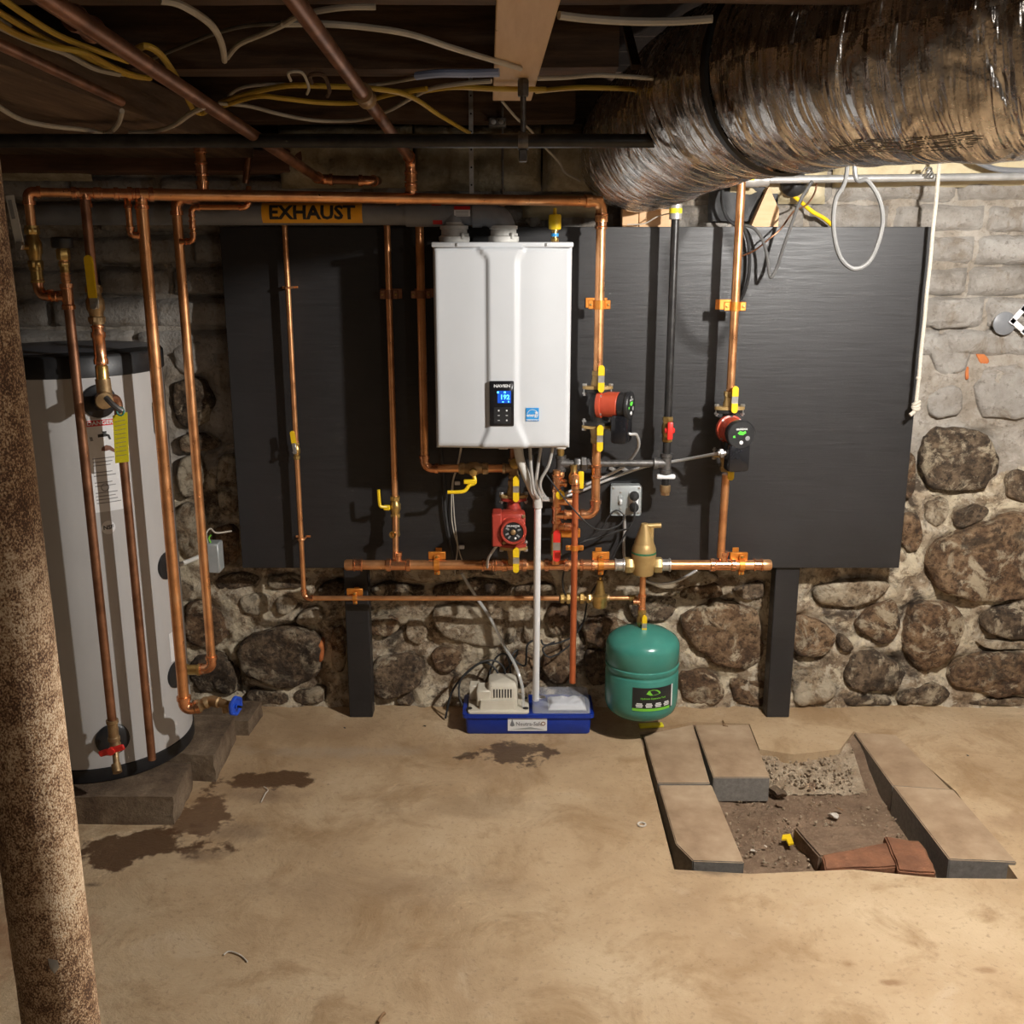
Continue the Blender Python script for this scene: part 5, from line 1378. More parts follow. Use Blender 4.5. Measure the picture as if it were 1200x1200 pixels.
# ================================================================== CONDENSATE DRAIN
xw = at(630, 700, 3.40).x
wd = thing('condensate_pipe', 'white plastic condensate pipe from the boiler down to the blue tray', 'pipe', (xw, 3.56, .10))
ztp = at(629, 593, 3.44).z
pw0 = V(xw, 3.46, ztp); pw1 = V(xw, 3.555, .115)
MB().cyl(pw0, pw1, .0125, seg=18).build('pipe', 'white_plastic', wd)
MB().lathe([(.013, -.02), (.0165, -.018), (.0165, .018), (.013, .02)], pw0 + V(0, 0, .008), (0, 0, 1), 16).build('coupling', 'dull_plastic', wd)
hz = smooth_path([at(607, 523, 3.44), at(610, 540, 3.44), at(620, 566, 3.45), at(627, 582, 3.46), pw0 + V(0, 0, .02)], 6)
MB().tube(hz, .012, 12, rs=[.017 - .006 * i / (len(hz) - 1) for i in range(len(hz))]).build('hose', 'dull_plastic', wd)

# neutraliser tray + condensate pump
tx0, tx1 = at(546, 858, 3.50).x, at(692, 858, 3.50).x; ty0, ty1 = 3.50, 3.665
tr = thing('neutraliser_tray', 'blue plastic condensate neutraliser tray on the floor with a NEUTRA-SAFE label', 'tray', ((tx0 + tx1) / 2, 3.58, 0))
m = MB()
def ringrect(x0, x1, y0, y1, z, r=.012, n=4):
    out = []
    for (cx, cy, a0) in ((x1 - r, y0 + r, -90), (x1 - r, y1 - r, 0), (x0 + r, y1 - r, 90), (x0 + r, y0 + r, 180)):
        for k in range(n + 1):
            a = math.radians(a0 + 90 * k / n); out.append(V(cx + r * math.cos(a), cy + r * math.sin(a), z))
    return out
def loft(rings, cap0=True, cap1=True):
    m = MB(); n = len(rings[0]); vs = [p_ for r_ in rings for p_ in r_]; fs = []
    for i in range(len(rings) - 1):
        for k in range(n): fs.append((i * n + k, i * n + (k + 1) % n, (i + 1) * n + (k + 1) % n, (i + 1) * n + k))
    if cap0: fs.append(tuple(range(n))[::-1])
    if cap1: fs.append(tuple(range((len(rings) - 1) * n, len(rings) * n)))
    return m.add(vs, fs)
loft([ringrect(tx0 + .006, tx1 - .006, ty0 + .006, ty1 - .006, .001), ringrect(tx0 + .002, tx1 - .002, ty0 + .002, ty1 - .002, .006), ringrect(tx0 - .002, tx1 + .002, ty0, ty1, .068), ringrect(tx0 - .012, tx1 + .012, ty0 - .008, ty1 + .008, .070), ringrect(tx0 - .012, tx1 + .012, ty0 - .008, ty1 + .008, .084), ringrect(tx0 + .004, tx1 - .004, ty0 + .006, ty1 - .006, .085), ringrect(tx0 + .006, tx1 - .006, ty0 + .008, ty1 - .008, .060)]).build('tray', 'blue_tray', tr)
lx0, lx1 = at(595, 848, ty0).x, at(641, 848, ty0).x; lz = at(618, 848, ty0).z - .002
lb = MB().box(((lx0 + lx1) / 2, ty0 - .0005, lz), (lx1 - lx0, .003, .052), Matrix.Rotation(-.03, 3, 'X')).build('label', 'label_white', tr)
letter('Neutra-Safe', .022, ((lx0 + lx1) / 2 + .006, ty0 - .0035, lz + .002), (1, 0, 0), (0, 0, 1), 'ink_grey', lb, sx=.92, bold=.0003)
MB().prism([(0, .022), (-.009, -.004), (0, -.008), (.009, -.004)], (lx0 + .017, ty0 - .003, lz), (1, 0, 0), (0, 0, 1), .0008).build('drop_mark', 'pvc_grey', lb)
MB().tube([(lx1 - .014 + .007 * math.cos(a), ty0 - .003, lz + .003 + .007 * math.sin(a)) for a in [2 * math.pi * i / 14 for i in range(14)]], .0014, 5, closed=True).build('round_mark', 'broken_red', lb)
m = MB().add([(lx0 + .004, ty0 - .0028, lz - .020), (lx1 - .004, ty0 - .0028, lz - .022), (lx1 - .05, ty0 - .0028, lz - .013), (lx0 + .085, ty0 - .0028, lz - .011), (lx0 + .04, ty0 - .0028, lz - .017)], [(0, 1, 2, 3, 4)]); m.build('wave_mark', 'steel_box', lb)
# condensate pump
cx0, cx1 = at(548, 832, 3.50).x, at(620, 832, 3.50).x
cpm = thing('condensate_pump', 'beige condensate pump with a slotted motor cover on the left of the tray', 'pump', ((cx0 + cx1) / 2, 3.58, .085))
loft([ringrect(cx0, cx1, ty0 - .004, ty1, .0855), ringrect(cx0, cx1, ty0 - .004, ty1, .092), ringrect(cx0 + .003, cx1 - .003, ty0 - .001, ty1 - .003, .095)]).build('base', 'beige_plastic', cpm)
for px, py in ((550, 830), (616, 830), (615, 818)):
    q = atz(px, py, .0955); MB().lathe([(.011, 0), (.011, .0012)], q, (0, 0, 1), 14).build('hole', 'black_plastic', cpm)
hx0, hx1 = at(571, 810, 3.55).x, at(607, 810, 3.55).x
loft([ringrect(hx0, hx1, 3.535, 3.645, .095, .016), ringrect(hx0 + .001, hx1 - .001, 3.536, 3.644, .165, .016), ringrect(hx0 + .006, hx1 - .006, 3.542, 3.640, .184, .016), ringrect(hx0 + .012, hx1 - .012, 3.548, 3.634, .188, .014)]).build('motor_cover', 'beige_plastic', cpm)
for i in range(7):
    x = hx0 + .026 + i * .0105
    MB().box((x, 3.535, .150), (.0045, .003, .034), None, .001).build('vent_slot', 'black_plastic', cpm)
MB().box((hx0 - .012, 3.575, .128), (.055, .08, .066), None, .005).build('side_hump', 'beige_plastic', cpm)
loft([ringrect(hx0 - .03, hx1 - .006, 3.512, 3.560, .095, .008), ringrect(hx0 - .026, hx1 - .01, 3.516, 3.556, .128, .008)]).build('front_step', 'beige_plastic', cpm)
MB().box((cx0 + .022, 3.62, .124), (.040, .05, .06), None, .004).build('check_tower', 'beige_plastic', cpm)
letter('+ -', .010, (hx0 + .018, 3.5345, .178), (1, 0, 0), (0, 0, 1), 'ink_grey', cpm)
cable('drain_tube', 'clear vinyl discharge tube climbing from the beige pump up the wall', [(at(613, 826, 3.53).x, 3.53, .10), at(612, 805, 3.53), at(604, 780, 3.57), at(590, 755, 3.66), at(575, 725, 3.69), at(555, 695, 3.69), at(541, 672, 3.66)], .006, 'clear_tube', 'tube')
# clear lidded media box
kx0, kx1 = at(624, 830, 3.50).x, at(692, 830, 3.50).x
cb = thing('media_box', 'clear plastic media cover on the right of the blue tray', 'cover', ((kx0 + kx1) / 2, 3.58, .085))
loft([ringrect(kx0, kx1, ty0 - .004, ty1, .087), ringrect(kx0 + .002, kx1 - .002, ty0 - .002, ty1 - .002, .118, .01), ringrect(kx0 + .008, kx1 - .008, ty0 + .004, ty1 - .006, .122, .01)]).build('lid', 'clear', cb)
m = MB(); rr = random.Random(3)
def lump(x, y): return .094 + .012 * (1 + nz(x, y, 4.4, 40)) * .5
vs = []; fs = []; nx_, ny_ = 26, 14
for j in range(ny_ + 1):
    for i in range(nx_ + 1):
        x = kx0 + .06 + (kx1 - .012 - kx0 - .06) * i / nx_; y = ty0 + .03 + (ty1 - .02 - ty0 - .03) * j / ny_
        ed = min(i, nx_ - i, j, ny_ - j)
        vs.append((x, y, .0845 + (lump(x, y) - .0845) * min(1, ed / 3)))
for j in range(ny_):
    for i in range(nx_):
        a = j * (nx_ + 1) + i; fs.append((a, a + 1, a + nx_ + 2, a + nx_ + 1))
mm = MB().add(vs, fs).build('media', 'label_white', cb, ang=3); mm['kind'] = 'stuff'
MB().box((kx0 + .036, 3.565, .1225), (.024, .024, .002), Matrix.Rotation(.4, 3, 'Z')).build('sticker', 'label_white', cb)

# ================================================================== WATER TANK
TX, TY, TRR = -1.40, 3.24, .285
tk = thing('water_tank', 'tall pale storage tank with black top and bottom rims on concrete blocks', 'tank', (TX, TY, .10))
MB().lathe([(TRR - .004, .138), (TRR, .140), (TRR, 1.398), (TRR - .004, 1.400)], (TX, TY, 0), (0, 0, 1), 72).build('jacket', 'tank_enamel', tk)
MB().lathe([(0, .100), (TRR - .02, .100), (TRR + .002, .102), (TRR + .004, .108), (TRR + .004, .146), (TRR - .002, .150)], (TX, TY, 0), (0, 0, 1), 72).build('base_rim', 'black_plastic', tk)
MB().lathe([(TRR - .002, 1.388), (TRR + .004, 1.392), (TRR + .004, 1.446), (TRR - .002, 1.454), (TRR - .03, 1.456), (TRR - .06, 1.460), (0, 1.464)], (TX, TY, 0), (0, 0, 1), 72).build('top_rim', 'black_plastic', tk)
m = MB(); rr = random.Random(9)
n_ = 22
top_ = []
for i in range(n_ + 1):
    a = math.pi * 2 * i / n_
    top_.append((TX + (TRR - .02 - .02 * rr.random()) * math.cos(a), TY + (TRR - .02 - .02 * rr.random()) * math.sin(a), 1.459 + .008 * rr.random()))
m.add(top_[:-1] + [(TX, TY, 1.472)], [(i, (i + 1) % n_, n_) for i in range(n_)])
m.build('torn_wrap', 'clear', tk)
def tank_a(px, py):
    """angle (0 = facing camera axis) and height where the pixel's ray meets the jacket"""
    d = ray(px, py); o = V(0, 0, CAMH)
    ox, oy = -TX, -TY
    A = d.x ** 2 + d.y ** 2; B = 2 * (d.x * ox + d.y * oy); Cc = ox ** 2 + oy ** 2 - TRR ** 2
    disc = B * B - 4 * A * Cc
    t_ = (-B - math.sqrt(max(disc, 0))) / (2 * A)
    x, y = d.x * t_, d.y * t_
    return math.atan2(x - TX, -(y - TY)), CAMH + d.z * t_
def on_tank(a, z, off=0): return V(TX + (TRR + off) * math.sin(a), TY - (TRR + off) * math.cos(a), z)
def nrm_t(a): return V(math.sin(a), -math.cos(a), 0)
a1, z1 = tank_a(116, 470)
MB().lathe([(.050, -.004), (.050, .004), (.044, .008), (.030, .010), (.024, .016), (.022, .03), (0, .03)], on_tank(a1, z1, .0), nrm_t(a1), 28).build('upper_port', 'black_plastic', tk)
a2, z2 = tank_a(132, 866)
MB().lathe([(.052, -.004), (.052, .005), (.046, .010), (.02, .012), (0, .012)], on_tank(a2, z2, 0), nrm_t(a2), 28).build('drain_port', 'black_plastic', tk)
# labels
la0, lz0_ = tank_a(103, 492); la1, _ = tank_a(131, 490); _, lz1_ = tank_a(120, 600)
lA = patch_z(tk, 'danger_label', 'label_white', TX, TY, TRR + .0008, la0 - .02, la1 + .03, lz1_, lz0_)
hh = lz0_ - lz1_
patch_z(lA, 'danger_banner', 'label_red', TX, TY, TRR + .0014, la0 - .02, la1 + .01, lz0_ - .021, lz0_ - .003)
fm = cyl_z(TX, TY, lz0_ - .012, TRR + .0022, (la0 + la1) / 2 - .005)
letter('DANGER', .0165, (0, 0, 0), (1, 0, 0), (0, 0, 1), 'label_white', lA, bold=.0005, sx=1.15, fn=fm)
def dmark(poly, dz, mat, nm):
    f0 = cyl_z(TX, TY, lz0_ - dz, TRR + .0018, (la0 + la1) / 2)
    pv_, pf_ = cut_up(poly, [tuple(range(len(poly)))], .008)
    MB().add([f0(x_, y_) for x_, y_ in pv_], pf_).build(nm, mat, lA)
dmark([(-.012, .004), (.010, .006), (.022, .0), (.026, -.014), (.020, -.014), (.016, -.004), (-.012, -.005)], .050, 'ink', 'tap_picture')
dmark([(.0, .012), (.014, .012), (.014, .006), (.004, .006)], .050, 'ink', 'tap_picture')
dmark([(-.004, .004), (.010, .010), (.022, .006), (.036, -.008), (.034, -.016), (.018, -.006), (.004, -.008), (-.006, -.006)], .090, 'skin_print', 'hand_picture')
dmark([(-.036, .006), (-.028, .006), (-.026, -.006), (-.034, -.006)], .058, 'ink_grey', 'warning_picture')
for i in range(26):
    zz_ = .118 + i * .0105
    if zz_ > hh - .02: break
    if i in (3, 6, 9): continue
    w0, w1 = -.034, .030 - .016 * ((i * 7) % 5) / 5
    if i > 11: w1 += .012
    dmark([(w0, .0012), (w1, .0012), (w1, -.0014), (w0, -.0014)], zz_, 'ink_grey', 'print_line')
fm2 = cyl_z(TX, TY, lz1_ + .075, TRR + .002, (la0 + la1) / 2 - .02)
MB().tube([fm2(.011 * math.cos(a), .011 * math.sin(a)) for a in [2 * math.pi * i / 16 for i in range(16)]], .0012, 4, closed=True).build('round_mark', 'ink_grey', lA)
a3, z3_ = tank_a(127, 618)
f3 = cyl_z(TX, TY, z3_, TRR + .001, a3)
ns = MB().add([f3(.021 * math.cos(a), .021 * math.sin(a)) for a in [2 * math.pi * i / 24 for i in range(24)]], [tuple(range(24))]).build('round_label', 'label_white', tk)
f3b = cyl_z(TX, TY, z3_, TRR + .0018, a3)
letter('NSF', .018, (0, 0, 0), (1, 0, 0), (0, 0, 1), 'ink', ns, bold=.0004, fn=f3b)
a4, z4 = tank_a(202, 758); patch_z(tk, 'barcode_label', 'label_white', TX, TY, TRR + .0008, a4 - .05, a4 + .02, z4 - .05, z4 + .05)
for (px, py) in ((209, 650), (206, 790)):
    a_, z_ = tank_a(min(px, 210), py); a_ = 1.35
    MB().lathe([(.045, -.004), (.045, .005), (.03, .009), (0, .009)], on_tank(a_, z_, 0), nrm_t(a_), 24).build('side_port', 'black_plastic', tk)
a_, z_ = tank_a(192, 485); MB().box(on_tank(1.42, z_, .006), (.05, .012, .10), Matrix.Rotation(1.42, 3, 'Z'), .004).build('side_cover', 'black_plastic', tk)

# ================================================================== TANK PIPEWORK
def hx(px):     # depth of the long header, from the tank front to the riser on the board
    return 2.93 + (3.50 - 2.93) * (px - 32) / (705 - 32)
HZ = 1.906
def hp(px, dz=0.0):
    Y = hx(px); d = ray(px, 230); return V(d.x * Y / d.y, Y, HZ + dz)
hA, hB_, hC_ = hp(33), hp(158), V(x7, YC, at(705, 236, YC).z)
hd_ = thing('header_pipe', 'long copper header pipe across the top from the tank to the right-hand riser', 'pipe', tuple((hA + hC_) / 2))
MB().cyl(hA + (hB_ - hA) * .08, hB_, .0128, seg=16).build('pipe', 'copper', hd_)
MB().cyl(hB_, hC_, .0165, seg=18).build('pipe', 'copper', hd_)
dH = (hC_ - hA).normalized()
tee(hd_, hp(100), dH, (0, 0, -1), .0128, .0128, L=.07)
tee(hd_, hp(149), dH, (0, 0, -1), .0135, R12, L=.07)
tee(hd_, hp(165), dH, (0, 0, -1), .0150, .0150, L=.07)
coupling(hd_, hp(127), dH, .0130, .05)
e = MB(); _, ap, _ = arc_pts(hC_ - dH * .2, hC_, hC_ - V(0, 0, .2), .03); e.tube([hC_ - dH * .05] + ap + [hC_ - V(0, 0, .06)], .0185, 16); e.lathe([(.021, -.01), (.021, .01)], hC_ - dH * .05, dH, 16); e.lathe([(.021, -.01), (.021, .01)], hC_ - V(0, 0, .055), (0, 0, 1), 16)
e.build('elbow', 'copper', hd_)
for (px) in (588,):
    q = hp(px); MB().lathe([(.0185, -.008), (.0185, .008)], q, dH, 14).build('hanger_ring', 'copper_old', hd_)
MB().box(hp(266) + V(0, -.018, .0), (.030, .002, .022), Matrix.Rotation(-.2, 3, 'Y')).build('paper_tag', 'label_orange', hd_)

# left feed with long bare lever, trap and drop to the drain port
fe = thing('cold_feed_pipe', 'copper feed at far left with a long bare steel lever and a U bend', 'pipe', tuple(hA - V(0, 0, .3)))
Yf = hA.y; zu = at(50, 347, Yf).z; xu2 = at(79, 345, 2.90).x
ptU = V(hA.x, Yf, zu)
pipe_run(fe, [hA + dH * .03, hA, ptU, V(xu2, 2.90, zu + .004)], R1 * .92, er=.026)
vz = at(40, 290, Yf).z
vf = ball_valve(fe, (hA.x, Yf, vz), (0, 0, 1), R1 * .95, (-.5, -.85, 0), (0, 0, 1), L=0, bmat='brass', size=1.3)
R_ = Matrix.Rotation(-.10, 3, 'Y'); lvp = V(hA.x - .030, Yf - .030, vz + .07)
MB().box(lvp, (.024, .004, .135), R_, .0015).build('steel_lever', 'dull_plastic', vf)
hex_nut_m = MB(); hex_nut(hex_nut_m, V(hA.x - .022, Yf - .034, vz + .005), (-.3, -1, 0), .013, .012); hex_nut_m.build('lever_nut', 'steel', vf)
MB().box(lvp + V(-.004, -.0032, .03), (.010, .001, .05), R_).build('lever_print', 'ink_grey', vf)
coupling(fe, (hA.x, Yf, vz - .075), (0, 0, 1), R1, .04, 'brass')
# vertical drop along tank with capped vacuum breaker on top
Yd = 2.90; xd_ = at(101, 600, Yd).x
xd_ = xu2
dr = thing('tank_drain_pipe', 'brown copper pipe down the tank front with a black-capped vacuum breaker on top', 'pipe', (xd_, Yd, .25))
ztop_ = at(69, 284, Yd).z; zbot_ = at(136, 852, Yd).z
MB().cyl((xd_, Yd, zu - .02), (xd_, Yd, zbot_), R1 * .95, seg=16).build('pipe', 'copper_old', dr)
tee(dr, (xd_, Yd, zu), (0, 0, 1), (-1, .05, 0), R1 * .95, R34, L=.07)
MB().cyl((xd_, Yd, zu), (xd_, Yd, ztop_ - .06), R34, seg=12).build('pipe', 'copper', dr)
for k_ in range(4): coupling(dr, (xd_, Yd, zu + .05 + k_ * .024), (0, 0, 1), R34 * (.95 + .03 * (k_ % 2)), .018, 'brass' if k_ % 2 else 'copper')
b = MB(); hex_nut(b, V(xd_, Yd, ztop_ - .032), (0, 0, 1), .018, .03); hex_nut(b, V(xd_, Yd, ztop_ - .058), (0, 0, 1), .015, .014); b.build('vacuum_breaker', 'brass', dr)
MB().lathe([(.026, -.016), (.029, -.012), (.029, .010), (.024, .014), (0, .015)], (xd_, Yd, ztop_), (0, 0, 1), 20).build('breaker_cap', 'black_plastic', dr)
pD = on_tank(a2, z2, .03)
tee(dr, (xd_, Yd, zbot_ - .01), (0, 0, 1), pD - V(xd_, Yd, zbot_ - .01), R1 * .95, R34, 'brass_dull', L=.07)
bz = zbot_ - .065
sp = MB().lathe([(.010, .05), (.014, .04), (.014, .015), (.017, .008), (.017, -.012), (.012, -.02)], (xd_ + .002, Yd, bz), (0, 0, 1), 14); sp.tube(rounded([(xd_, Yd, bz), (xd_ + .008, Yd - .02, bz - .03), (xd_ + .016, Yd - .04, bz - .05)], .01), .0095, 12); sp.cyl((xd_ + .012, Yd - .035, bz - .042), (xd_ + .022, Yd - .052, bz - .062), .014, seg=12)
bb = sp.build('boiler_drain', 'brass_dull', dr)
Rr = Matrix.Rotation(-.32, 3, 'Y')
rh = MB().box((xd_ + .004, Yd - .036, bz + .004), (.085, .008, .020), Rr, .004); rh.lathe([(.012, 0), (.012, .012), (0, .013)], (xd_ + .004, Yd - .034, bz + .004), (0, -1, 0), 12); rh.build('red_handle', 'red', bb)

# supply with yellow lever into upper port
Yh = 2.93; xh = at(111, 350, Yh).x; zh = at(122, 452, Yh).z
hs_ = thing('hot_supply_pipe', 'copper pipe with a long yellow lever above the tank, ending at the upper port', 'pipe', (xh, Yh, zh))
MB().cyl((xh, Yh, HZ - .02), (xh, Yh, at(112, 350, Yh).z), .0135, seg=16).build('pipe', 'copper_old', hs_)
zv_ = at(115, 357, Yh).z
MB().cyl((xh, Yh, zv_), (xh, Yh, zh), .0135, seg=16).build('pipe', 'copper', hs_)
v_ = ball_valve(hs_, (xh, Yh, zv_), (0, 0, 1), .0155, (.35, -.94, 0), (0, 0, 1), L=0, bmat='brass_dull', size=1.2)
pv = V(xh + .012, Yh - .036, zv_)
MB().box(pv + V(0, 0, .008), (.026, .005, .034), None, .002).build('handle_plate', 'steel', v_)
b_ = MB(); hex_nut(b_, pv + V(0, -.004, -.002), (0, -1, 0), .010, .008); b_.build('handle_nut', 'steel', v_)
w_ = .022; Lg = .115
pts_ = [(-w_ / 2, 0), (w_ / 2, 0)] + [(w_ / 2 * math.cos(math.pi * k / 8), Lg - w_ / 2 + w_ / 2 * math.sin(math.pi * k / 8)) for k in range(9)]
MB().prism(pts_, pv + V(0, -.001, .02), (1, 0, .02), (-.02, 0, 1), .009).build('handle_grip', 'yellow', v_)
coupling(hs_, (xh, Yh, at(118, 408, Yh).z), (0, 0, 1), .0150, .09)
coupling(hs_, (xh, Yh, at(119, 388, Yh).z), (0, 0, 1), .0140, .03)
m = MB().lathe([(.014, .06), (.018, .055), (.018, .015), (.020, .0), (.018, -.02)], (xh, Yh, zh), (0, 0, 1), 14); m.build('adapter', 'brass', hs_)
pT = on_tank(a1, z1, .03)
el = MB(); el.tube(rounded([V(xh, Yh, zh + .02), V(xh + .002, Yh, zh - .03), pT, on_tank(a1, z1, 0)], .02), .021, 14); el.lathe([(.024, 0), (.024, .02), (.014, .022), (0, .022)], (xh + .004, Yh - .015, zh - .036), (.5, -1, -.2), 14); el.build('relief_valve_body', 'brass_dull', hs_)
MB().tube([at(124, 466, 2.86), at(132, 474, 2.85), at(143, 482, 2.86)], .008, 8).build('relief_lever', 'grey_iron', hs_)
# discharge pipe and yellow tag
Yp = 2.975; xp = at(160, 700, Yp).x
dz0 = at(143, 520, Yp).z; dz1 = at(178, 890, Yp).z
rd = thing('relief_drop_pipe', 'plain brown copper relief drop on the tank front, behind the yellow tag', 'pipe', (xp, Yp, dz1))
MB().cyl((xp, Yp, dz1), (xp, Yp, dz0), R1 * .9, seg=16).build('pipe', 'copper_old', rd)
MB().tube(rounded([(xp, Yp, dz0 - .01), (xp, Yp, zh - .04), (xh + .01, Yh, zh - .04)], .025), R1 * .92, 14).build('bend', 'copper_old', rd)
tg = thing('warning_tag', 'bright yellow paper tag hanging from the relief valve on the tank', 'tag', tuple(at(142, 542, 2.90)))
c0, c1, c2, c3 = at(132, 487, 2.955), at(149, 483, 2.955), at(151, 541, 2.945), at(135, 543, 2.945)
m = MB().add([c0, c1, c2, c3] + [q + V(0, .0015, 0) for q in (c0, c1, c2, c3)], [(0, 1, 2, 3), (7, 6, 5, 4), (0, 4, 5, 1), (1, 5, 6, 2), (2, 6, 7, 3), (3, 7, 4, 0)]); sheet = m.build('paper', 'yellow_tag', tg)
for i in range(9):
    f = .14 + i * .088
    l0 = c0.lerp(c3, f).lerp(c1.lerp(c2, f), .12) + V(0, -.0008, 0); l1 = c0.lerp(c3, f).lerp(c1.lerp(c2, f), .86) + V(0, -.0008, 0)
    MB().add([l0, l1, l1 + V(0, 0, -.0011), l0 + V(0, 0, -.0011)], [(0, 1, 2, 3)]).build('print_line', 'ink_grey', sheet)
MB().tube([at(141, 482, 2.94) + V(.010 * math.cos(a), 0, .012 * math.sin(a)) for a in [2 * math.pi * i / 14 for i in range(14)]], .003, 6, closed=True).build('eyelet', 'green_tank', tg)

# two tall risers right of tank
X4, Y4 = -1.05, 3.02; z4b = at(215, 836, Y4).z
q4 = thing('coil_riser_pipe', 'tall copper riser in front of the tank edge, ending at the blue-wheel valve', 'pipe', (X4, Y4, z4b))
top4 = hp(165); X4 = top4.x; Y4 = top4.y
xbv = at(262, 824, Y4 + .02).x
pipe_run(q4, [(X4, Y4, HZ - .02), (X4, Y4, z4b), (X4 + .05, Y4 + .008, z4b + .012)], .0172, er=.03)
b = MB().lathe([(.0165, 0), (.021, .004), (.021, .02), (.018, .024), (.018, .034), (.021, .04), (.018, .05), (.014, .056)], (X4 + .030, Y4 + .005, z4b + .006), (1, .1, .45), 14)
d_ = V(1, -.42, 0).normalized(); s0 = V(X4 + .085, Y4 + .01, z4b + .028)
b.lathe([(.015, -.01), (.018, 0), (.018, .03), (.013, .034), (.015, .044), (.012, .06), (.009, .07), (.006, .075), (.005, .10)], s0, d_, 14); b.cyl(s0 + d_ * .05, s0 + d_ * .05 + V(.004, -.004, -.030), .010, seg=10)
dv = b.build('drain_valve', 'brass_dull', q4)
ha = s0 + d_ * .095
wv = MB().tube([ha + V(.012 * 0, 0, 0) + (V(0, 0, 1) * math.cos(a) + V(.42, 1, 0).normalized() * math.sin(a)) * (.026 + .002 * math.cos(6 * a)) for a in [2 * math.pi * i / 24 for i in range(24)]], .0065, 8, closed=True)
wv.lathe([(.026, -.003), (.026, .003)], ha, d_, 20); wv.lathe([(.009, -.01), (.009, .008), (0, .009)], ha, d_, 10); wv.build('blue_wheel', 'blue_handle', dv)
MB().cyl(ha, ha + d_ * .025, .004, seg=8).build('spindle', 'black_iron', dv)
# small bypass U at the top
pb_ = hp(149)
by = thing('bypass_pipe', 'small copper U loop hanging from the header beside the tall riser', 'pipe', tuple(pb_ - V(0, 0, .12)))
zby = at(155, 276, pb_.y).z
pipe_run(by, [pb_ - V(0, 0, .02), V(pb_.x, pb_.y, zby), V(X4 - .012, Y4 - .006, zby)], R12 * 1.05, er=.02)
X5, Y5 = -1.022, 3.25; z5t = at(209, 238, Y5).z; z5b = at(247, 784, Y5).z
q5 = thing('coil_return_pipe', 'tall copper riser nearest the board on the left, elbowing into the tank side', 'pipe', (X5, Y5, z5b))
pipe_run(q5, [(X5 + .085, Y5, 2.14), (X5 + .085, Y5, z5t + .018), (X5, Y5, z5t + .012), (X5, Y5, z5b), (TX + TRR * .99, Y5 + .01, z5b - .004)], .0150, er=.028)
coupling(q5, (at(226, 788, Y5).x, Y5, z5b - .003), (1, 0, 0), .0155, .05, 'brass')
coupling(q5, (X5 + .085, Y5, 1.99), (0, 0, 1), .0155, .04); coupling(q5, (X5 + .085, Y5, 2.05), (0, 0, 1), .0155, .03)
# thin crossover
zz1 = at(255, 243, 3.22).z; xa1 = at(221, 243, 3.22).x; xa2 = at(291, 243, 3.22).x
th = thing('crossover_pipe', 'thin copper crossover with small elbows in front of the grey vent pipe', 'pipe', (xa1, 3.22, zz1 - .1))
zlow = at(221, 283, 3.22).z
pipe_run(th, [(X5 + .01, 3.235, zlow), (xa1 + .008, 3.22, zlow), (xa1 + .008, 3.22, zz1), (xa2, 3.22, zz1), (xa2, 3.24, zz1 + .06)], R12 * .95, er=.016)
coupling(th, (xa1 + .008, 3.22, (zlow + zz1) / 2), (0, 0, 1), R12, .025)
# aquastat box
p = at(249, 652, 3.42)
aq = thing('aquastat_box', 'grey aquastat box hanging right of the tank behind the copper riser', 'electrical box', (p.x, 3.42, p.z - .05))
MB().box(p, (.062, .06, .105), None, .004).build('cover', 'steel_box', aq)
MB().cyl((TX + TRR - .01, 3.30, p.z + .005), (p.x - .03, 3.42, p.z + .005), .008, seg=10).build('probe_tube', 'dull_plastic', aq)
MB().box(p + V(-.034, 0, .006), (.014, .04, .07), None, .003).build('bracket', 'black_plastic', aq)
m = MB().tube(smooth_path([p + V(-.01, -.01, .052), p + V(-.012, -.01, .085), p + V(.0, 0, .10), p + V(.02, 0, .085), p + V(.055, .06, .075)], 6), .003, 6); m.build('wire', 'cable_white', aq)
m = MB().tube(smooth_path([p + V(0, -.01, .052), p + V(-.004, -.012, .07), p + V(.004, -.01, .08)], 6), .003, 6); m.build('ground_wire', 'label_green', aq)

# concrete blocks under the tank
def rough_block(name, label, corners, z0, z1, sd):
    """corners = 4 floor points; an uneven chipped block"""
    bm = bmesh.new(); bmesh.ops.create_cube(bm, size=1)
    bmesh.ops.subdivide_edges(bm, edges=bm.edges[:], cuts=7, use_grid_fill=True)
    out = []
    for v in bm.verts:
        u, w, h = v.co.x + .5, v.co.y + .5, v.co.z + .5
        p_ = corners[0] * (1 - u) * (1 - w) + corners[1] * u * (1 - w) + corners[2] * u * w + corners[3] * (1 - u) * w
        z = z0 + (z1 - z0) * h
        q = V(p_.x, p_.y, z); n_ = noise.noise_vector(q * 14 + V(sd, 0, 0)) * .006 + noise.noise_vector(q * 40 + V(sd, 0, 0)) * .003
        if h < .01: n_.z = 0
        v.co = q + n_
    m = MB(); bm.verts.index_update(); m.add([v.co.copy() for v in bm.verts], [tuple(v.index for v in f.verts) for f in bm.faces]); bm.free()
    return single(name, label, 'block', m, 'block', 'concrete blocks under the tank', ang=.5)
f1, f2 = atz(205, 966, 0), atz(226, 925, 0)
rough_block('concrete_block', 'rough wet concrete block under the front of the tank', [atz(40, 966, 0), f1, V(f2.x, f2.y, 0), V(atz(40, 966, 0).x, f2.y + .02, 0)], 0, .098, 1)
g1, g2 = atz(253, 916, 0), atz(275, 870, 0)
rough_block('concrete_block', 'rough concrete block under the right rear of the tank', [V(g1.x - .30, g1.y + .02, 0), V(g1.x, g1.y, 0), V(g2.x, g2.y + .02, 0), V(g2.x - .34, g2.y + .04, 0)], 0, .098, 5)
z_ = V(-1.0, 3.42, 0)
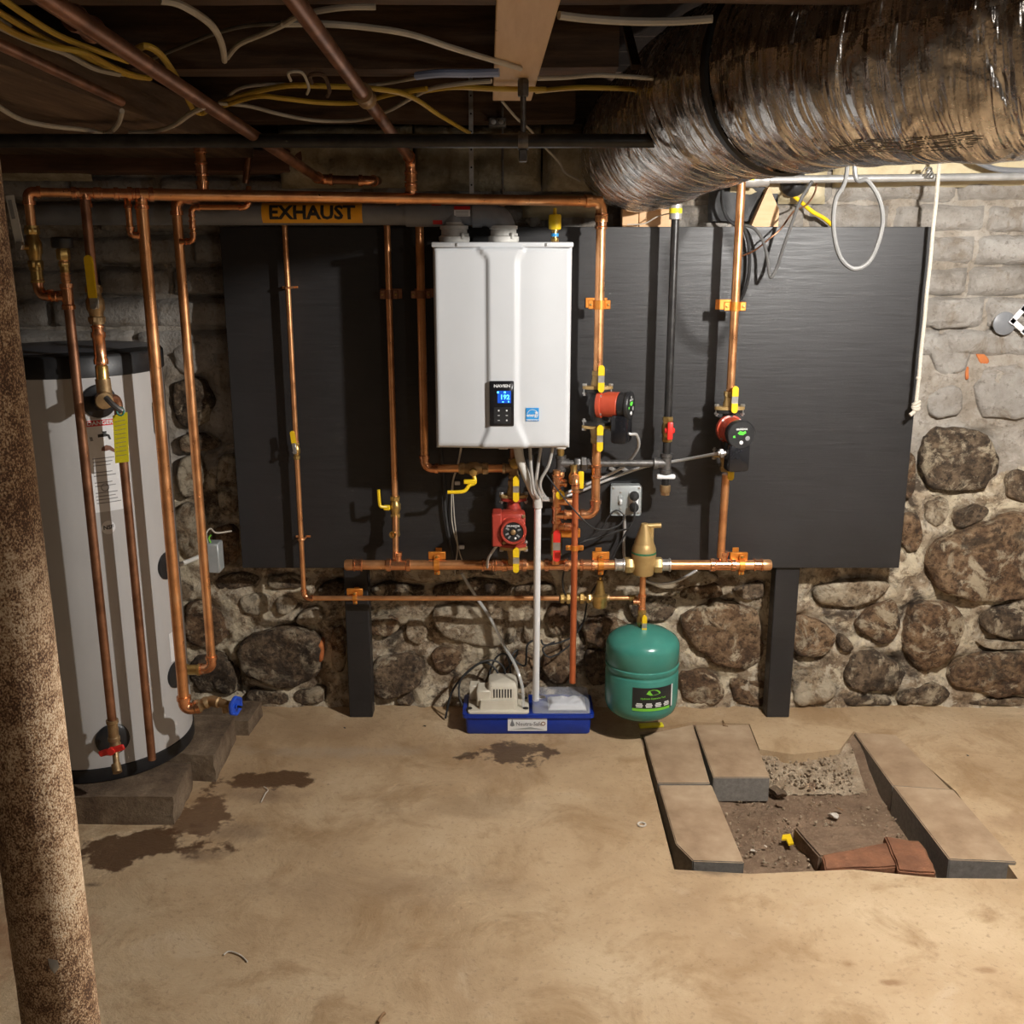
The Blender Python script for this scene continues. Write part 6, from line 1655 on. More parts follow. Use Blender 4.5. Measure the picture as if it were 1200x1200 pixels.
rough_block('concrete_block', 'flat concrete slab against the wall behind the blue-wheel valve', [V(-1.25, 3.50, 0), V(-.98, 3.49, 0), V(-.97, 3.66, 0), V(-1.24, 3.67, 0)], 0, .06, 14)

# ================================================================== CEILING PIPES
def line_pipe(name, label, a, b, r, mat, extra=None):
    t = thing(name, label, 'pipe', tuple((a + b) / 2)); MB().cyl(a, b, r, seg=18).build('pipe', mat, t); return t
A0, A1 = at(80, 15, 1.594), at(375, 210, 3.38)
dA = (A1 - A0).normalized()
dp = line_pipe('overhead_pipe', 'old copper pipe slanting across the upper left ceiling', A0 - dA * .28, A1, R1, 'copper_old')
pipe_run(dp, [A0 - dA * .2, A0 - dA * .30, A0 - dA * .30 + V(0, 0, .2)], R1, 'copper_old', 'copper_old')
coupling(dp, at(98, 28, 1.68), dA, R1 * 1.05, .07, 'copper_old')
E1 = at(436, 212, 3.38)
pipe_run(dp, [A1 - dA * .06, A1, E1, E1 + V(.0, .15, .01)], R1 * .95, 'copper_old', 'copper_bright', er=.022)
B0, B1 = at(345, 0, 1.62), at(481, 186, 3.30); dB = (B1 - B0).normalized()
dq = line_pipe('overhead_pipe', 'old copper pipe slanting down the middle of the ceiling to a bright riser', B0 - dB * .9, B1 - dB * .03, R1, 'copper_old')
coupling(dq, B0 + (B1 - B0) * .42, dB, R1 * 1.12, .075, 'brass_dull')
zq = at(470, 233, 3.28).z
xq1 = at(487, 200, 3.30).x; xq2 = at(240, 234, 3.12)
pipe_run(dq, [B1 - dB * .08, B1, V(B1.x, 3.30, zq), V(at(440, 234, 3.28).x, 3.28, zq)], R1, 'copper', 'copper_bright', er=.028)
for z_ in (.30, .55): coupling(dq, (B1.x, 3.30, zq + (B1.z - zq) * z_), (0, 0, 1), R1 * 1.06, .024, 'copper')
MB().cyl((at(440, 234, 3.28).x, 3.28, zq), (at(228, 232, 3.15).x, 3.15, zq), R1 * .95, seg=14).build('pipe', 'copper', dq)
tA, tB = atz(0, 52, 2.04), atz(142, 119, 2.04)
line_pipe('thin_overhead_pipe', 'thin old copper pipe under the girder planks at far left', tA - (tB - tA) * .8, tB, .009, 'copper_old')
cB0 = at(288, 215, 3.60); cB1 = at(293, 190, 3.60)
line_pipe('stub_pipe', 'short copper stub rising in the shadow behind the header', cB0, cB1 + V(0, 0, .05), .011, 'copper_old')
# black gas main below the joists with its hanger
YK = 2.60; zk = at(400, 165, YK).z
bk = thing('black_main_pipe', 'long black iron pipe hung below the joists across the ceiling', 'pipe', (-.6, YK, zk - .02))
xk1 = at(772, 165, YK).x
MB().cyl((-2.6, YK, zk), (xk1 + .1, YK, zk), .0162, seg=20).build('pipe', 'black_iron', bk)
pln = thing('hanger_plank', 'new pine plank nailed flat under the joists above the boiler', 'plank', tuple(atz(607, 60, ZC)))
pa, pb2, pc, pd = atz(581, -40, ZC - .004), atz(671, -40, ZC - .004), atz(626, 118, ZC - .004), atz(574, 118, ZC - .004)
# straight-sided board, same width along its length
dl = ((pd - pa) + (pc - pb2)); dl.z = 0; dl.normalize(); sd_ = V(dl.y, -dl.x, 0)
wd_ = .105; ctr = (pc + pd) / 2
e0 = ctr - dl * 1.35; R_ = Matrix((sd_, dl, V(0, 0, 1))).transposed()
MB().box((ctr + e0) / 2 + V(0, 0, .009), (wd_, 1.35, .019), R_, .002).build('board', 'pine', pln)
hr = thing('pipe_hanger', 'black threaded hanger dropping from the pine plank to the black pipe', 'hanger', tuple(at(613, 175, YK)))
xr_ = at(613, 150, YK).x
zr_ = ZC - .006
MB().cyl((xr_, YK, zk - .03), (xr_, YK, zr_), .0075, seg=10).build('rod', 'grey_iron', hr)
m = MB(); hex_nut(m, V(xr_, YK, zr_ - .02), (0, 0, 1), .015, .038); m.build('rod_coupling', 'grey_iron', hr)
m = MB().lathe([(.0175, -.012), (.021, -.012), (.021, .012), (.0175, .012)], (xr_, YK, zk), (1, 0, 0), 18); m.box((xr_, YK, zk - .034), (.02, .02, .028), None, .002); m.build('clamp', 'grey_iron', hr)
# thin hangers over the exhaust pipe
for (px, y0, y1, r_, mat, lab) in ((552, 150, 226, .0065, 'steel', 'perforated steel strap hanging above the vent pipe, left of the threaded rod'), (589, 150, 236, .004, 'grey_iron', 'thin threaded rod carrying the header pipe above the boiler')):
    Y_ = hx(px) + .0; a_ = at(px, y0, Y_); b_ = at(px, y1, Y_); a_.x = b_.x; a_.z = 2.30
    if r_ > .005:
        tt = thing('strap_hanger', lab, 'hanger', tuple(b_)); MB().box((a_ + b_) / 2 + V(0, .05, 0), (.014, .0015, (a_ - b_).length), None).build('band', mat, tt)
        for i in range(7): MB().lathe([(.0032, 0), (.0032, .0012)], b_.lerp(a_, (i + .5) / 7) + V(0, .049, 0), (0, -1, 0), 8).build('hole', 'black_plastic', tt)
    else:
        tt = thing('rod_hanger', lab, 'hanger', tuple(b_)); MB().cyl(b_, a_, r_, seg=8).build('rod', mat, tt)
        m = MB(); hex_nut(m, b_ + V(0, 0, .032), (0, 0, 1), .009, .012); m.build('nut', mat, tt)
p = atz(583, 148, ZC - .02)
jb = thing('junction_box', 'small steel junction box under the far joist', 'electrical box', tuple(p))
MB().box(p + V(0, 0, .01), (.055, .05, .028), None, .003).build('box', 'grey_iron', jb)
for s_ in (-1, 1): MB().lathe([(.008, 0), (.008, .003), (0, .004)], p + V(s_ * .012, -.026, .010), (0, -1, 0), 10).build('knockout', 'steel', jb)

# ---- cables stapled under and through the joists
CZ = 2.125
def zc(pts, z): return [atz(px, py, z + (dz[0] if dz else 0)) for px, py, *dz in pts]
def ccab(label, pts, mat, r=.0048, z=CZ, grp='cables under the ceiling'):
    return cable('ceiling_cable', label, zc(pts, z), r, mat, 'cable', grp)
ccab('cream cable draped from the left edge beneath the girder planks', [(-20, 112), (20, 138), (55, 147), (100, 152), (125, 156), (138, 146), (143, 130)], 'cable_white', .0055, 2.03)
ccab('cream cable curving up to the yellow loop beside the slanting copper pipe', [(152, 156), (185, 153), (205, 146), (222, 134), (238, 126)], 'cable_white', .0055, 2.03)
ccab('outermost yellow cable of the bundle in the upper left corner', [(-20, -18), (30, 18), (70, 42), (115, 60), (150, 72)], 'cable_yellow', .0055)
ccab('yellow cable second in the upper left bundle', [(-20, 2), (35, 36), (80, 58), (120, 76), (150, 88), (176, 92)], 'cable_yellow', .0055)
ccab('cream cable in the middle of the upper left bundle', [(-20, 10), (30, 42), (75, 60), (115, 80), (145, 87)], 'cable_white', .0055)
ccab('yellow cable lowest in the upper left bundle', [(-20, 16), (20, 40), (60, 54), (100, 62), (135, 80), (165, 90), (178, 91)], 'cable_yellow', .0055, 2.11)
ccab('cream cable at the lower edge of the upper left bundle', [(-20, 22), (30, 46), (75, 62), (110, 80), (140, 87)], 'cable_white', .0055, 2.11)
ccab('yellow cable hooking over the slanting copper pipe', [(160, 58), (172, 54), (188, 64), (204, 86), (216, 108), (226, 128), (236, 133), (242, 130)], 'cable_yellow', .0062, 2.09)
ccab('thick cream cable dangling cut-ended at the top left', [(188, 0), (208, 4), (232, 17), (250, 32), (260, 52), (263, 71)], 'cable_white', .0062, 2.12)
ccab('cream cable crossing from the dangling end to the middle copper pipe', [(266, 68), (280, 52), (308, 40), (330, 30), (355, 17), (400, 9), (440, 8)], 'cable_white', .0052, 2.14)
ccab('thin dark cable sagging across the top left bay', [(180, 68), (215, 54), (250, 40), (290, 30), (340, 27)], 'cable_dark', .004, 2.16)
ccab('long cream cable running right to the pine plank across the bay', [(330, 28), (380, 28), (430, 32), (480, 40), (530, 56), (576, 70), (610, 80)], 'cable_white', .006, 2.14)
ccab('upper yellow cable across the middle bay to the plank', [(258, 120), (290, 110), (320, 103), (345, 100), (385, 101), (430, 103), (480, 108), (530, 102), (576, 104), (640, 105)], 'cable_yellow', .0066, 2.13)
ccab('lower yellow cable sagging across the middle bay', [(262, 124), (300, 113), (330, 115), (375, 120), (420, 120), (460, 110), (500, 104)], 'cable_yellow', .0062, 2.12)
ccab('yellow cable slanting down to the black pipe in mid ceiling', [(430, 103), (465, 108), (490, 118), (515, 135), (552, 157)], 'cable_yellow', .006, 2.11)
ccab('cream cable sagging low in front of the far joist', [(256, 121), (290, 124), (325, 133), (360, 140), (390, 142), (425, 140), (455, 130), (480, 116), (505, 104), (540, 98), (576, 95)], 'cable_white', .0052, 2.12)
ccab('thin cream cable along the middle joist to the pale blue wrap', [(262, 118), (280, 104), (310, 99), (350, 99), (430, 100), (490, 91)], 'cable_white', .0042, 2.14)
ccab('pale blue wrapped cable at the pine plank', [(488, 89), (515, 86), (550, 86), (585, 85)], 'cable_blue', .009, 2.13)
ccab('cream flat cable right of the pine plank near the top', [(655, 18), (690, 22), (740, 25), (790, 25), (835, 22)], 'cable_white', .0068, 2.13)
ccab('cream cable hugging the middle joist right of the plank', [(630, 92), (660, 91), (700, 88), (740, 90), (765, 92)], 'cable_white', .005, 2.13)
ccab('yellow cable right of the pine plank', [(628, 107), (670, 103), (710, 103), (755, 105)], 'cable_yellow', .006, 2.13)
cable('hanging_wire', 'pale wire curling down behind the pipe hanger to the insulation', [at(588, 118, 3.2), at(605, 138, 3.25), at(621, 152, 3.3), at(638, 172, 3.4), at(655, 190, 3.5), at(662, 202, 3.52), at(680, 212, 3.54)], .004, 'cable_white', 'wire')
for (px, py, lab) in ((348, 92, 'pale plastic cable staple arched over the yellow cables'), (373, 95, 'dark rusty cable staple right of the pale one')):
    c = atz(px, py, 2.125)
    m = MB().tube(smooth_path([c + V(-.02, .03, -.0), c + V(-.018, 0, .012), c + V(.012, 0, .012), c + V(.016, .05, -.01), c + V(.004, .09, -.02)], 6), .0035 if px == 348 else .005, 6)
    single('cable_staple', lab, 'staple', m, 'cable_white' if px == 348 else 'joist')

# loops of cable under the duct on the right
YL = 2.88; lp0 = at(992, 204, YL); lp1 = at(1004, 203, YL)
cable('cable_loop', 'pale grey cable loop hanging down from behind the duct over the board', [V(lp0.x - .02, YL, 2.35), V(lp0.x - .008, YL, 2.15), lp0, at(979, 235, YL), at(977, 270, YL), at(985, 302, YL), at(1002, 315, YL), at(1021, 303, YL), at(1034, 265, YL), at(1031, 235, YL), at(1017, 212, YL), lp1 + V(0, .014, 0), V(lp1.x - .012, YL + .014, 2.15), V(lp1.x - .02, YL + .014, 2.35)], .0062, 'cable_grey', 'cable')
cable('grey_cable', 'grey cable bent in a sharp V in front of the board top', [at(952, 212, 3.50), at(938, 235, 3.50), at(928, 262, 3.51), at(918, 290, 3.52), at(911, 312, 3.53), at(904, 325, 3.53), at(901, 318, 3.54), at(899, 300, 3.55), at(893, 280, 3.56), at(884, 268, 3.58), at(873, 264, 3.60)], .0055, 'cable_grey', 'cable')
cable('black_cable', 'black cable bowing behind the right-hand copper riser', [at(870, 262, 3.60), at(877, 285, 3.60), at(878, 315, 3.60), at(873, 340, 3.60), at(862, 362, 3.61)], .006, 'black_rubber', 'cable')
cable('thin_wire', 'thin brown wire crossing the V-shaped cable', [at(870, 300, 3.60), at(885, 293, 3.58), at(900, 281, 3.55), at(915, 268, 3.55), at(930, 248, 3.58), at(945, 240, 3.60), at(955, 225, 3.62), at(957, 210, 3.62)], .003, 'copper_old', 'wire')
cable('thin_wire', 'thin tan wire crossing in front of the pine block under the duct', [at(735, 263, 3.60), at(755, 262, 3.59), at(770, 254, 3.58), at(785, 250, 3.58)], .002, 'cable_white', 'wire')
cable('yellow_cable', 'bright yellow cable poking out above the board on the right', [at(925, 225, 3.70), at(940, 238, 3.69), at(952, 248, 3.68), at(966, 256, 3.68), at(975, 264, 3.69)], .007, 'yellow', 'cable')
cable('flat_cable', 'grey cable leaving the pipe at the right edge of the picture', [at(1135, 182, 3.56), at(1150, 192, 3.57), at(1175, 199, 3.58), at(1230, 200, 3.59)], .009, 'pvc_grey', 'cable')
cable('dark_cable', 'black cable dropping from the spray foam beside the pine wedge', [at(848, 215, 3.66), at(846, 235, 3.65), at(852, 255, 3.64), at(862, 264, 3.63)], .006, 'black_rubber', 'cable')
# pine blocks above the board
for (px0, px1, lab) in ((729, 748, 'small pale pine block end right of the copper header elbow'), (749, 794, 'pine block under the duct left of the gas pipe')):
    a_ = at(px0, 256, 3.64); b_ = at(px1, 256, 3.64)
    single('pine_block', lab, 'block', MB().box(((a_.x + b_.x) / 2, 3.665, at(px0, 256, 3.64).z), (b_.x - a_.x, .05 + (.012 if px0 == 729 else 0), .062), None, .002), 'pine_x', 'pine blocks above the board')
wp = [at(880, 266, 3.66), at(912, 266, 3.66), at(913, 245, 3.66), at(901, 219, 3.66), at(898, 225, 3.66)]
m = MB().add(wp + [q + V(0, .045, 0) for q in wp], [(0, 1, 2, 3, 4), (9, 8, 7, 6, 5)] + [(i, i + 5, (i + 1) % 5 + 5, (i + 1) % 5) for i in range(5)])
single('pine_wedge', 'tapered pine offcut standing on the board edge right of the copper riser', 'block', m, 'pine_x', 'pine blocks above the board', smooth=False)
dkm = MB().ball(at(930, 215, 3.68), .045, 10, 8)
single('plastic_scrap', 'black crumpled plastic scrap under the duct by the pine wedge', 'scrap', dkm, 'black_rubber')
m = grid_sheet(.68, .92, 1.85, 1.99, .02, lambda x, z: 3.70 + .02 * nz(x, z, 8, 14))
single('black_film', 'black plastic film hanging under the duct behind the riser', 'film', m, 'black_rubber', ang=3)

# ================================================================== DUCT
dpath = [V(.425, 3.68, 2.085), V(.43, 3.40, 2.085), V(.45, 3.05, 2.09), V(.495, 2.70, 2.108), V(.565, 2.38, 2.120), V(.68, 2.10, 2.112), V(.86, 1.84, 2.108), V(1.10, 1.66, 2.118), V(1.45, 1.52, 2.14), V(1.95, 1.42, 2.15), V(2.6, 1.36, 2.15)]
PRA = -1.12
def duct():
    path = smooth_path(dpath, 14); n = len(path); seg = 64; R0 = .202
    acc = [0.0]
    for i in range(1, n): acc.append(acc[-1] + (path[i] - path[i - 1]).length)
    vs = []; fs = []; uvs = []
    def rad(s_, a):
        w = .007 * noise.noise(V(s_ * 15, math.cos(a) * 1.6, math.sin(a) * 1.6)) + .010 * noise.noise(V(s_ * 5, math.cos(a) * 1.2 + 5, math.sin(a) * 1.2)) + .003 * noise.noise(V(s_ * 40, math.cos(a) * 4, math.sin(a) * 4 + 3))
        pinch = -.016 * math.exp(-((s_ - 1.18) / .03) ** 2) - .010 * math.exp(-((s_ - .42) / .02) ** 2)
        return (R0 + w + pinch) * (1.0 + (.02 if math.sin(a) < 0 else 0) * -math.sin(a))
    for i in range(n):
        d = (path[min(i + 1, n - 1)] - path[max(i - 1, 0)]).normalized()
        rt = d.cross(V(0, 0, 1)).normalized(); up = rt.cross(d)
        for k in range(seg):
            a = 2 * math.pi * k / seg
            s_ = acc[i]
            r = rad(s_, a)
            vs.append(path[i] + rt * (r * math.cos(a)) + up * (r * math.sin(a)))
    for i in range(n - 1):
        for k in range(seg): fs.append((i * seg + k, i * seg + (k + 1) % seg, (i + 1) * seg + (k + 1) % seg, (i + 1) * seg + k))
    t = thing('foil_duct', 'large silver foil-wrapped duct curving below the ceiling on the right', 'duct', tuple(path[n // 2] - V(0, 0, .2)))
    m = MB().add(vs, fs)
    off = wloc(t); me = bpy.data.meshes.new('wrap'); me.from_pydata([p_ - off for p_ in m.v], [], m.f)
    uvl = me.uv_layers.new(name='uv')
    for poly in me.polygons:
        ks = [me.loops[li].vertex_index % seg for li in poly.loop_indices]
        for li in poly.loop_indices:
            vi = me.loops[li].vertex_index; i, k = divmod(vi, seg)
            kk = k if not (max(ks) == seg - 1 and k == 0) else seg
            uvl.data[li].uv = (acc[i], kk / seg)
    me.materials.append(M['foil']); me.shade_smooth()
    o = bpy.data.objects.new('wrap', me); C.objects.link(o); o.parent = t
    # tape band
    def band(s0, hw, mat, nm, dr):
        vs = []; fs = []; cnt = 0
        for ss in (s0 - hw, s0 - hw * .6, s0 + hw * .6, s0 + hw):
            j = 0
            while j < n - 2 and acc[j + 1] < ss: j += 1
            f = (ss - acc[j]) / (acc[j + 1] - acc[j]); c = path[j].lerp(path[j + 1], f); d = (path[j + 1] - path[j]).normalized()
            rt = d.cross(V(0, 0, 1)).normalized(); up = rt.cross(d)
            for k in range(seg):
                a = 2 * math.pi * k / seg
                sag = 1.0 + (.02 if math.sin(a) < 0 else 0) * -math.sin(a)
                r = (R0 + dr + (.0 if cnt in (1, 2) else -.006)) * sag
                vs.append(c + rt * (r * math.cos(a)) + up * (r * math.sin(a)))
            cnt += 1
        for i in range(3):
            for k in range(seg): fs.append((i * seg + k, i * seg + (k + 1) % seg, (i + 1) * seg + (k + 1) % seg, (i + 1) * seg + k))
        MB().add(vs, fs).build(nm, mat, t)
    def onduct(ss, a, dr=.0025):
        j = 0
        while j < n - 2 and acc[j + 1] < ss: j += 1
        f = (ss - acc[j]) / (acc[j + 1] - acc[j]); c = path[j].lerp(path[j + 1], f); d = (path[j + 1] - path[j]).normalized()
        rt = d.cross(V(0, 0, 1)).normalized(); up = rt.cross(d)
        return c + rt * ((rad(ss, a) + dr) * math.cos(a)) + up * ((rad(ss, a) + dr) * math.sin(a))
    for row, (a0, s0, s1) in enumerate(((PRA, 1.60, 1.90), (PRA + .05, 1.63, 1.91), (PRA + .10, 1.66, 1.92), (PRA + .15, 1.70, 1.91))):
        N_ = 60; vs = []; fs = []
        for i in range(N_ + 1):
            for a in (a0, a0 + .016): vs.append(onduct(s0 + (s1 - s0) * i / N_, a))
        for i in range(N_):
            if (i * 7 + row * 3) % 11 not in (0, 3): fs.append((2 * i, 2 * i + 1, 2 * i + 3, 2 * i + 2))
        MB().add(vs, fs).build('print_line', 'cable_dark', t)
    band(1.38, .014, 'foil_strap', 'strap', .008)
    return t, path, acc
duct_t, dp_, dacc = duct()

# ================================================================== POST, ROPE, WALL FITTINGS
PX_, PY_ = -.603, 1.16
m = MB(); vs = []; fs = []; seg = 40; nzz = 60
for j in range(nzz + 1):
    z = 2.16 * j / nzz
    for k in range(seg):
        a = 2 * math.pi * k / seg
        r = .0475 + .0007 * noise.noise(V(math.cos(a) * 6, math.sin(a) * 6, z * 18)) + .0005 * noise.noise(V(math.cos(a) * 20, math.sin(a) * 20, z * 60))
        vs.append((PX_ + r * math.cos(a), PY_ + r * math.sin(a), z))
for j in range(nzz):
    for k in range(seg): fs.append((j * seg + k, j * seg + (k + 1) % seg, (j + 1) * seg + (k + 1) % seg, (j + 1) * seg + k))
po = thing('steel_post', 'rust-speckled round steel post close to the camera on the left', 'post', (PX_, PY_, 0))
MB().add(vs, fs).build('column', 'post', po)
MB().box((PX_, PY_, .006), (.16, .16, .012), None, .002).build('base_plate', 'post', po)
MB().box((PX_, PY_, 2.155), (.18, .18, .01), None, .002).build('cap_plate', 'post', po)
q = at(64, 1130, 1.118); MB().add([q + V(-.007, -.002, .010), q + V(.006, -.003, .008), q + V(.007, -.003, -.002), q + V(.0, -.003, -.012), q + V(-.006, -.002, -.004), q + V(0, -.006, .0)], [(0, 1, 5), (1, 2, 5), (2, 3, 5), (3, 4, 5), (4, 0, 5)]).build('paint_flake', 'dull_plastic', po)
rx = 1.410; ry = 3.555; rz1 = at(1070, 475, ry).z
rp = thing('pull_rope', 'white cotton pull rope with a knotted end in front of the board edge', 'rope', (rx, ry, rz1 - .04))
MB().tube([V(rx + .0006 * math.sin(i * .9), ry, 2.355 + (rz1 - 2.355) * i / 40) for i in range(41)], .0065, 8).build('cord', 'rope', rp)
kn_ = MB()
for j in range(3): kn_.tube([V(rx + .010 * math.cos(a), ry + .010 * math.sin(a), rz1 + .006 * math.sin(a + j) + j * .008 - .008) for a in [2 * math.pi * i / 12 for i in range(12)]], .006, 7, closed=True)
kn_.build('knot', 'rope', rp)
MB().tube([V(rx, ry, rz1 - .01), V(rx - .008, ry - .004, rz1 - .024), V(rx - .020, ry - .006, rz1 - .034)], .007, 8).build('tail', 'rope', rp)
k2 = at(1077, 443, ry); kb = MB().ball(V(rx, ry, k2.z), .009, 10, 6); kb.build('knot', 'rope', rp)
c = at(1177, 379, 3.715)
single('blank_plate', 'round grey blanking disc on the wall at the right edge', 'plate', MB().lathe([(.041, 0), (.041, .003), (.038, .005), (0, .005)], c, (0, -1, 0), 32), 'pvc_grey')
c = at(1200, 375, 3.70)
m = MB(); R_ = Matrix.Rotation(math.radians(38), 3, 'Y')
for (dx, dz, sx_, sz_) in ((0, .027, .078, .020), (0, -.027, .078, .020), (.029, 0, .020, .078), (-.029, 0, .020, .078)):
    m.box(c + R_ @ V(dx, 0, dz), (sx_, .007, sz_), R_, .002)
single('mud_ring', 'white square plastic frame hanging tilted over the round disc', 'frame', m, 'white_plastic')

# ================================================================== PIT, PAVING, DEBRIS
PZ = -.095
def pit_floor():
    xs0, xs1 = atz(770, 950, 0).x - .12, atz(1190, 1020, 0).x + .05; y0, y1 = 2.56, 3.62; n = 60; vs = []; fs = []
    for j in range(n + 1):
        for i in range(n + 1):
            x = xs0 + (xs1 - xs0) * i / n; y = y0 + (y1 - y0) * j / n
            z = PZ + .014 * nz(x, y, 2, 7) + .007 * nz(x, y, 6, 22) + .003 * nz(x, y, 9, 60)
            z += max(0, y - 3.22) * .38          # rises to the broken concrete at the back
            vs.append((x, y, min(z, -.012)))
    for j in range(n):
        for i in range(n):
            a = j * (n + 1) + i; fs.append((a, a + 1, a + n + 2, a + n + 1))
    return MB().add(vs, fs)
o = tag(pit_floor().build('pit_soil', 'earth', ang=3), 'brown dirt filling the bottom of the floor pit', 'soil'); o['kind'] = 'stuff'
def paver(label, c4, z0, z1, bev=.003, mat='paver', name='paving_stone', grp='paving stones around the pit', jit=.0):
    p4 = [Vector((p_.x, p_.y, 0)) for p_ in c4]
    m = MB(); bm = bmesh.new()
    lo = [bm.verts.new((p_.x, p_.y, z0)) for p_ in p4]; hi = [bm.verts.new((p_.x, p_.y, z1)) for p_ in p4]
    n = len(p4)
    bm.faces.new(lo[::-1]); bm.faces.new(hi)
    for i in range(n): bm.faces.new((lo[i], lo[(i + 1) % n], hi[(i + 1) % n], hi[i]))
    bmesh.ops.recalc_face_normals(bm, faces=bm.faces)
    bmesh.ops.bevel(bm, geom=bm.edges[:], offset=bev, segments=2, affect='EDGES')
    bmesh.ops.triangulate(bm, faces=bm.faces[:]); 
    for _ in range(2 if jit else 0): bmesh.ops.subdivide_edges(bm, edges=bm.edges[:], cuts=1)
    if jit:
        for v in bm.verts: v.co += noise.noise_vector(v.co * 16) * jit
    bm.verts.index_update()
    m.add([v.co.copy() for v in bm.verts], [tuple(v.index for v in f.verts) for f in bm.faces]); bm.free()
    return single(name, label, 'paver', m, mat, grp, ang=.5)
paver('rear left paving stone beside the dark gap under the green tank', [atz(754, 862, 0), atz(771, 919, 0), atz(832, 919, 0), atz(812, 850, 0)], -.09, .004)
paver('near left paving stone with a chipped front corner', [atz(772, 921, 0), atz(792, 990, 0), atz(812, 1010, 0), atz(872, 1012, 0), atz(834, 921, 0)], -.085, .004)
paver('paving stone with a grey cut face jutting into the pit behind', [atz(814, 850, 0), atz(836, 912, 0), atz(902, 912, 0), atz(878, 850, 0)], -.09, .003)
paver('rear right paving stone along the pit edge', [atz(1001, 859, 0), atz(1046, 922, 0), atz(1115, 927, 0), atz(1050, 862, 0)], -.10, .004)
paver('near right paving stone with a grey front edge', [atz(1046, 924, 0), atz(1112, 1011, 0), atz(1191, 1014, 0), atz(1117, 929, 0)], -.10, .012)
# broken stones in the pit
def pitz(px, py, z): return atz(px, py, z)
paver('broken grey slab with a raised dark edge lying in the pit', [pitz(930, 970, PZ + .05), pitz(960, 1010, PZ + .04), pitz(1045, 990, PZ + .05), pitz(1025, 968, PZ + .05)], PZ - .01, PZ + .055, .005, 'earth', 'broken_slab', 'broken stones in the pit', .006)
paver('flat reddish stone at the front of the pit', [pitz(962, 1003, PZ + .07), pitz(966, 1019, PZ + .07), pitz(1052, 1016, PZ + .07), pitz(1040, 986, PZ + .07)], PZ - .01, PZ + .072, .005, 'broken_red', 'broken_slab', 'broken stones in the pit', .007)
paver('orange-brown broken stone leaning by the right paving', [pitz(1036, 978, PZ + .08), pitz(1054, 1021, PZ + .08), pitz(1097, 1022, PZ + .08), pitz(1078, 986, PZ + .08)], PZ - .01, PZ + .082, .005, 'broken_red', 'broken_slab', 'broken stones in the pit', .009)
# crumbled concrete lip at the back
m = MB(); rr = random.Random(12)
for i in range(260):
    px = rr.uniform(893, 1000); py = rr.uniform(884, 912)
    p_ = atz(px, py, -.03); s_ = rr.uniform(.002, .0075)
    p_.z = -.012 - (912 - 884) * 0 - max(0, (py - 884)) * .0022
    m.ball(p_, s_, 5, 4, (rr.random(), rr.random(), rr.random()), rr.uniform(.5, 1))
o = single('concrete_crumbs', 'crumbled concrete edge at the back of the pit', 'rubble', m, 'crumb'); o['kind'] = 'stuff'
def fl_y(x, y):
    return -.006 - max(0, (3.42 - y)) * .42 + .012 * nz(x, y, 3, 25) + .006 * nz(x, y, 8, 60)
a_ = atz(890, 880, 0); b_ = atz(1003, 880, 0); n = 40; vs = []; fs = []
for j in range(16):
    for i in range(n + 1):
        x = a_.x + (b_.x - a_.x) * i / n; y = 3.44 - .22 * j / 15
        vs.append((x, y, min(fl_y(x, y), -.001 if j else .0)))
for j in range(15):
    for i in range(n):
        q = j * (n + 1) + i; fs.append((q, q + n + 1, q + n + 2, q + 1))
single('broken_concrete_edge', 'rough sloping broken concrete between the rear paving stones', 'concrete', MB().add(vs, fs), 'crumb', ang=3)
# pebbles and bits of earth in the pit, too many to count
m = MB(); rr = random.Random(4)
for i in range(420):
    px = rr.uniform(850, 1060); py = rr.uniform(915, 1015)
    if px > 880 + (py - 900) * 1.6 + 110: continue
    p_ = atz(px, py, PZ + .012); m.ball(p_, rr.uniform(.0015, .0055), 5, 4, (rr.random(), rr.random(), rr.random()), rr.uniform(.5, 1))
o = single('pit_gravel', 'loose gravel and crumbs on the pit floor', 'gravel', m, 'crumb'); o['kind'] = 'stuff'
def bit(name, label, cat, px, py, z, size, mat, sd, flat=.5):
    c = atz(px, py, z); m = MB().ball(c + V(0, 0, size * flat * .6), size, 9, 6, (.3, .2, 1), flat)
    m.v = [v + noise.noise_vector(v * 60 + V(sd, 0, 0)) * size * .55 for v in m.v]
    return single(name, label, cat, m, mat)
bit('plaster_bit', 'white plaster scrap in the middle of the pit', 'debris', 977, 957, PZ + .012, .018, 'debris_white', 1, .35)
bit('plaster_bit', 'tiny tan scrap just behind the white plaster scrap in the pit', 'debris', 984, 949, PZ + .015, .010, 'rust_leaf', 2, .3)
bit('plaster_bit', 'white chip near the left paving in the pit', 'debris', 884, 997, PZ + .01, .011, 'debris_white', 3, .35)
bit('plaster_bit', 'smallest white chip beside the yellow scrap in the pit', 'debris', 897, 992, PZ + .01, .006, 'debris_white', 4, .35)
bit('rubble_lump', 'grey lump of concrete beside the cut paving face', 'rubble', 911, 930, PZ + .02, .028, 'block', 5, .5)
bit('rubble_lump', 'dark round stain-like stone in the pit below the cut paving face', 'rubble', 917, 947, PZ + .0, .024, 'earth', 6, .3)
yb0 = [atz(917, 980, PZ + .02), atz(926, 979, PZ + .02), atz(930, 990, PZ + .02), atz(924, 991, PZ + .02), atz(921, 985, PZ + .02), atz(916, 985, PZ + .02)]
m = MB().prism([(q.x, q.y) for q in yb0], (0, 0, yb0[0].z), (1, 0, 0), (0, 1, 0), .006); single('yellow_scrap', 'small bent yellow plastic scrap in the pit', 'scrap', m, 'yellow')
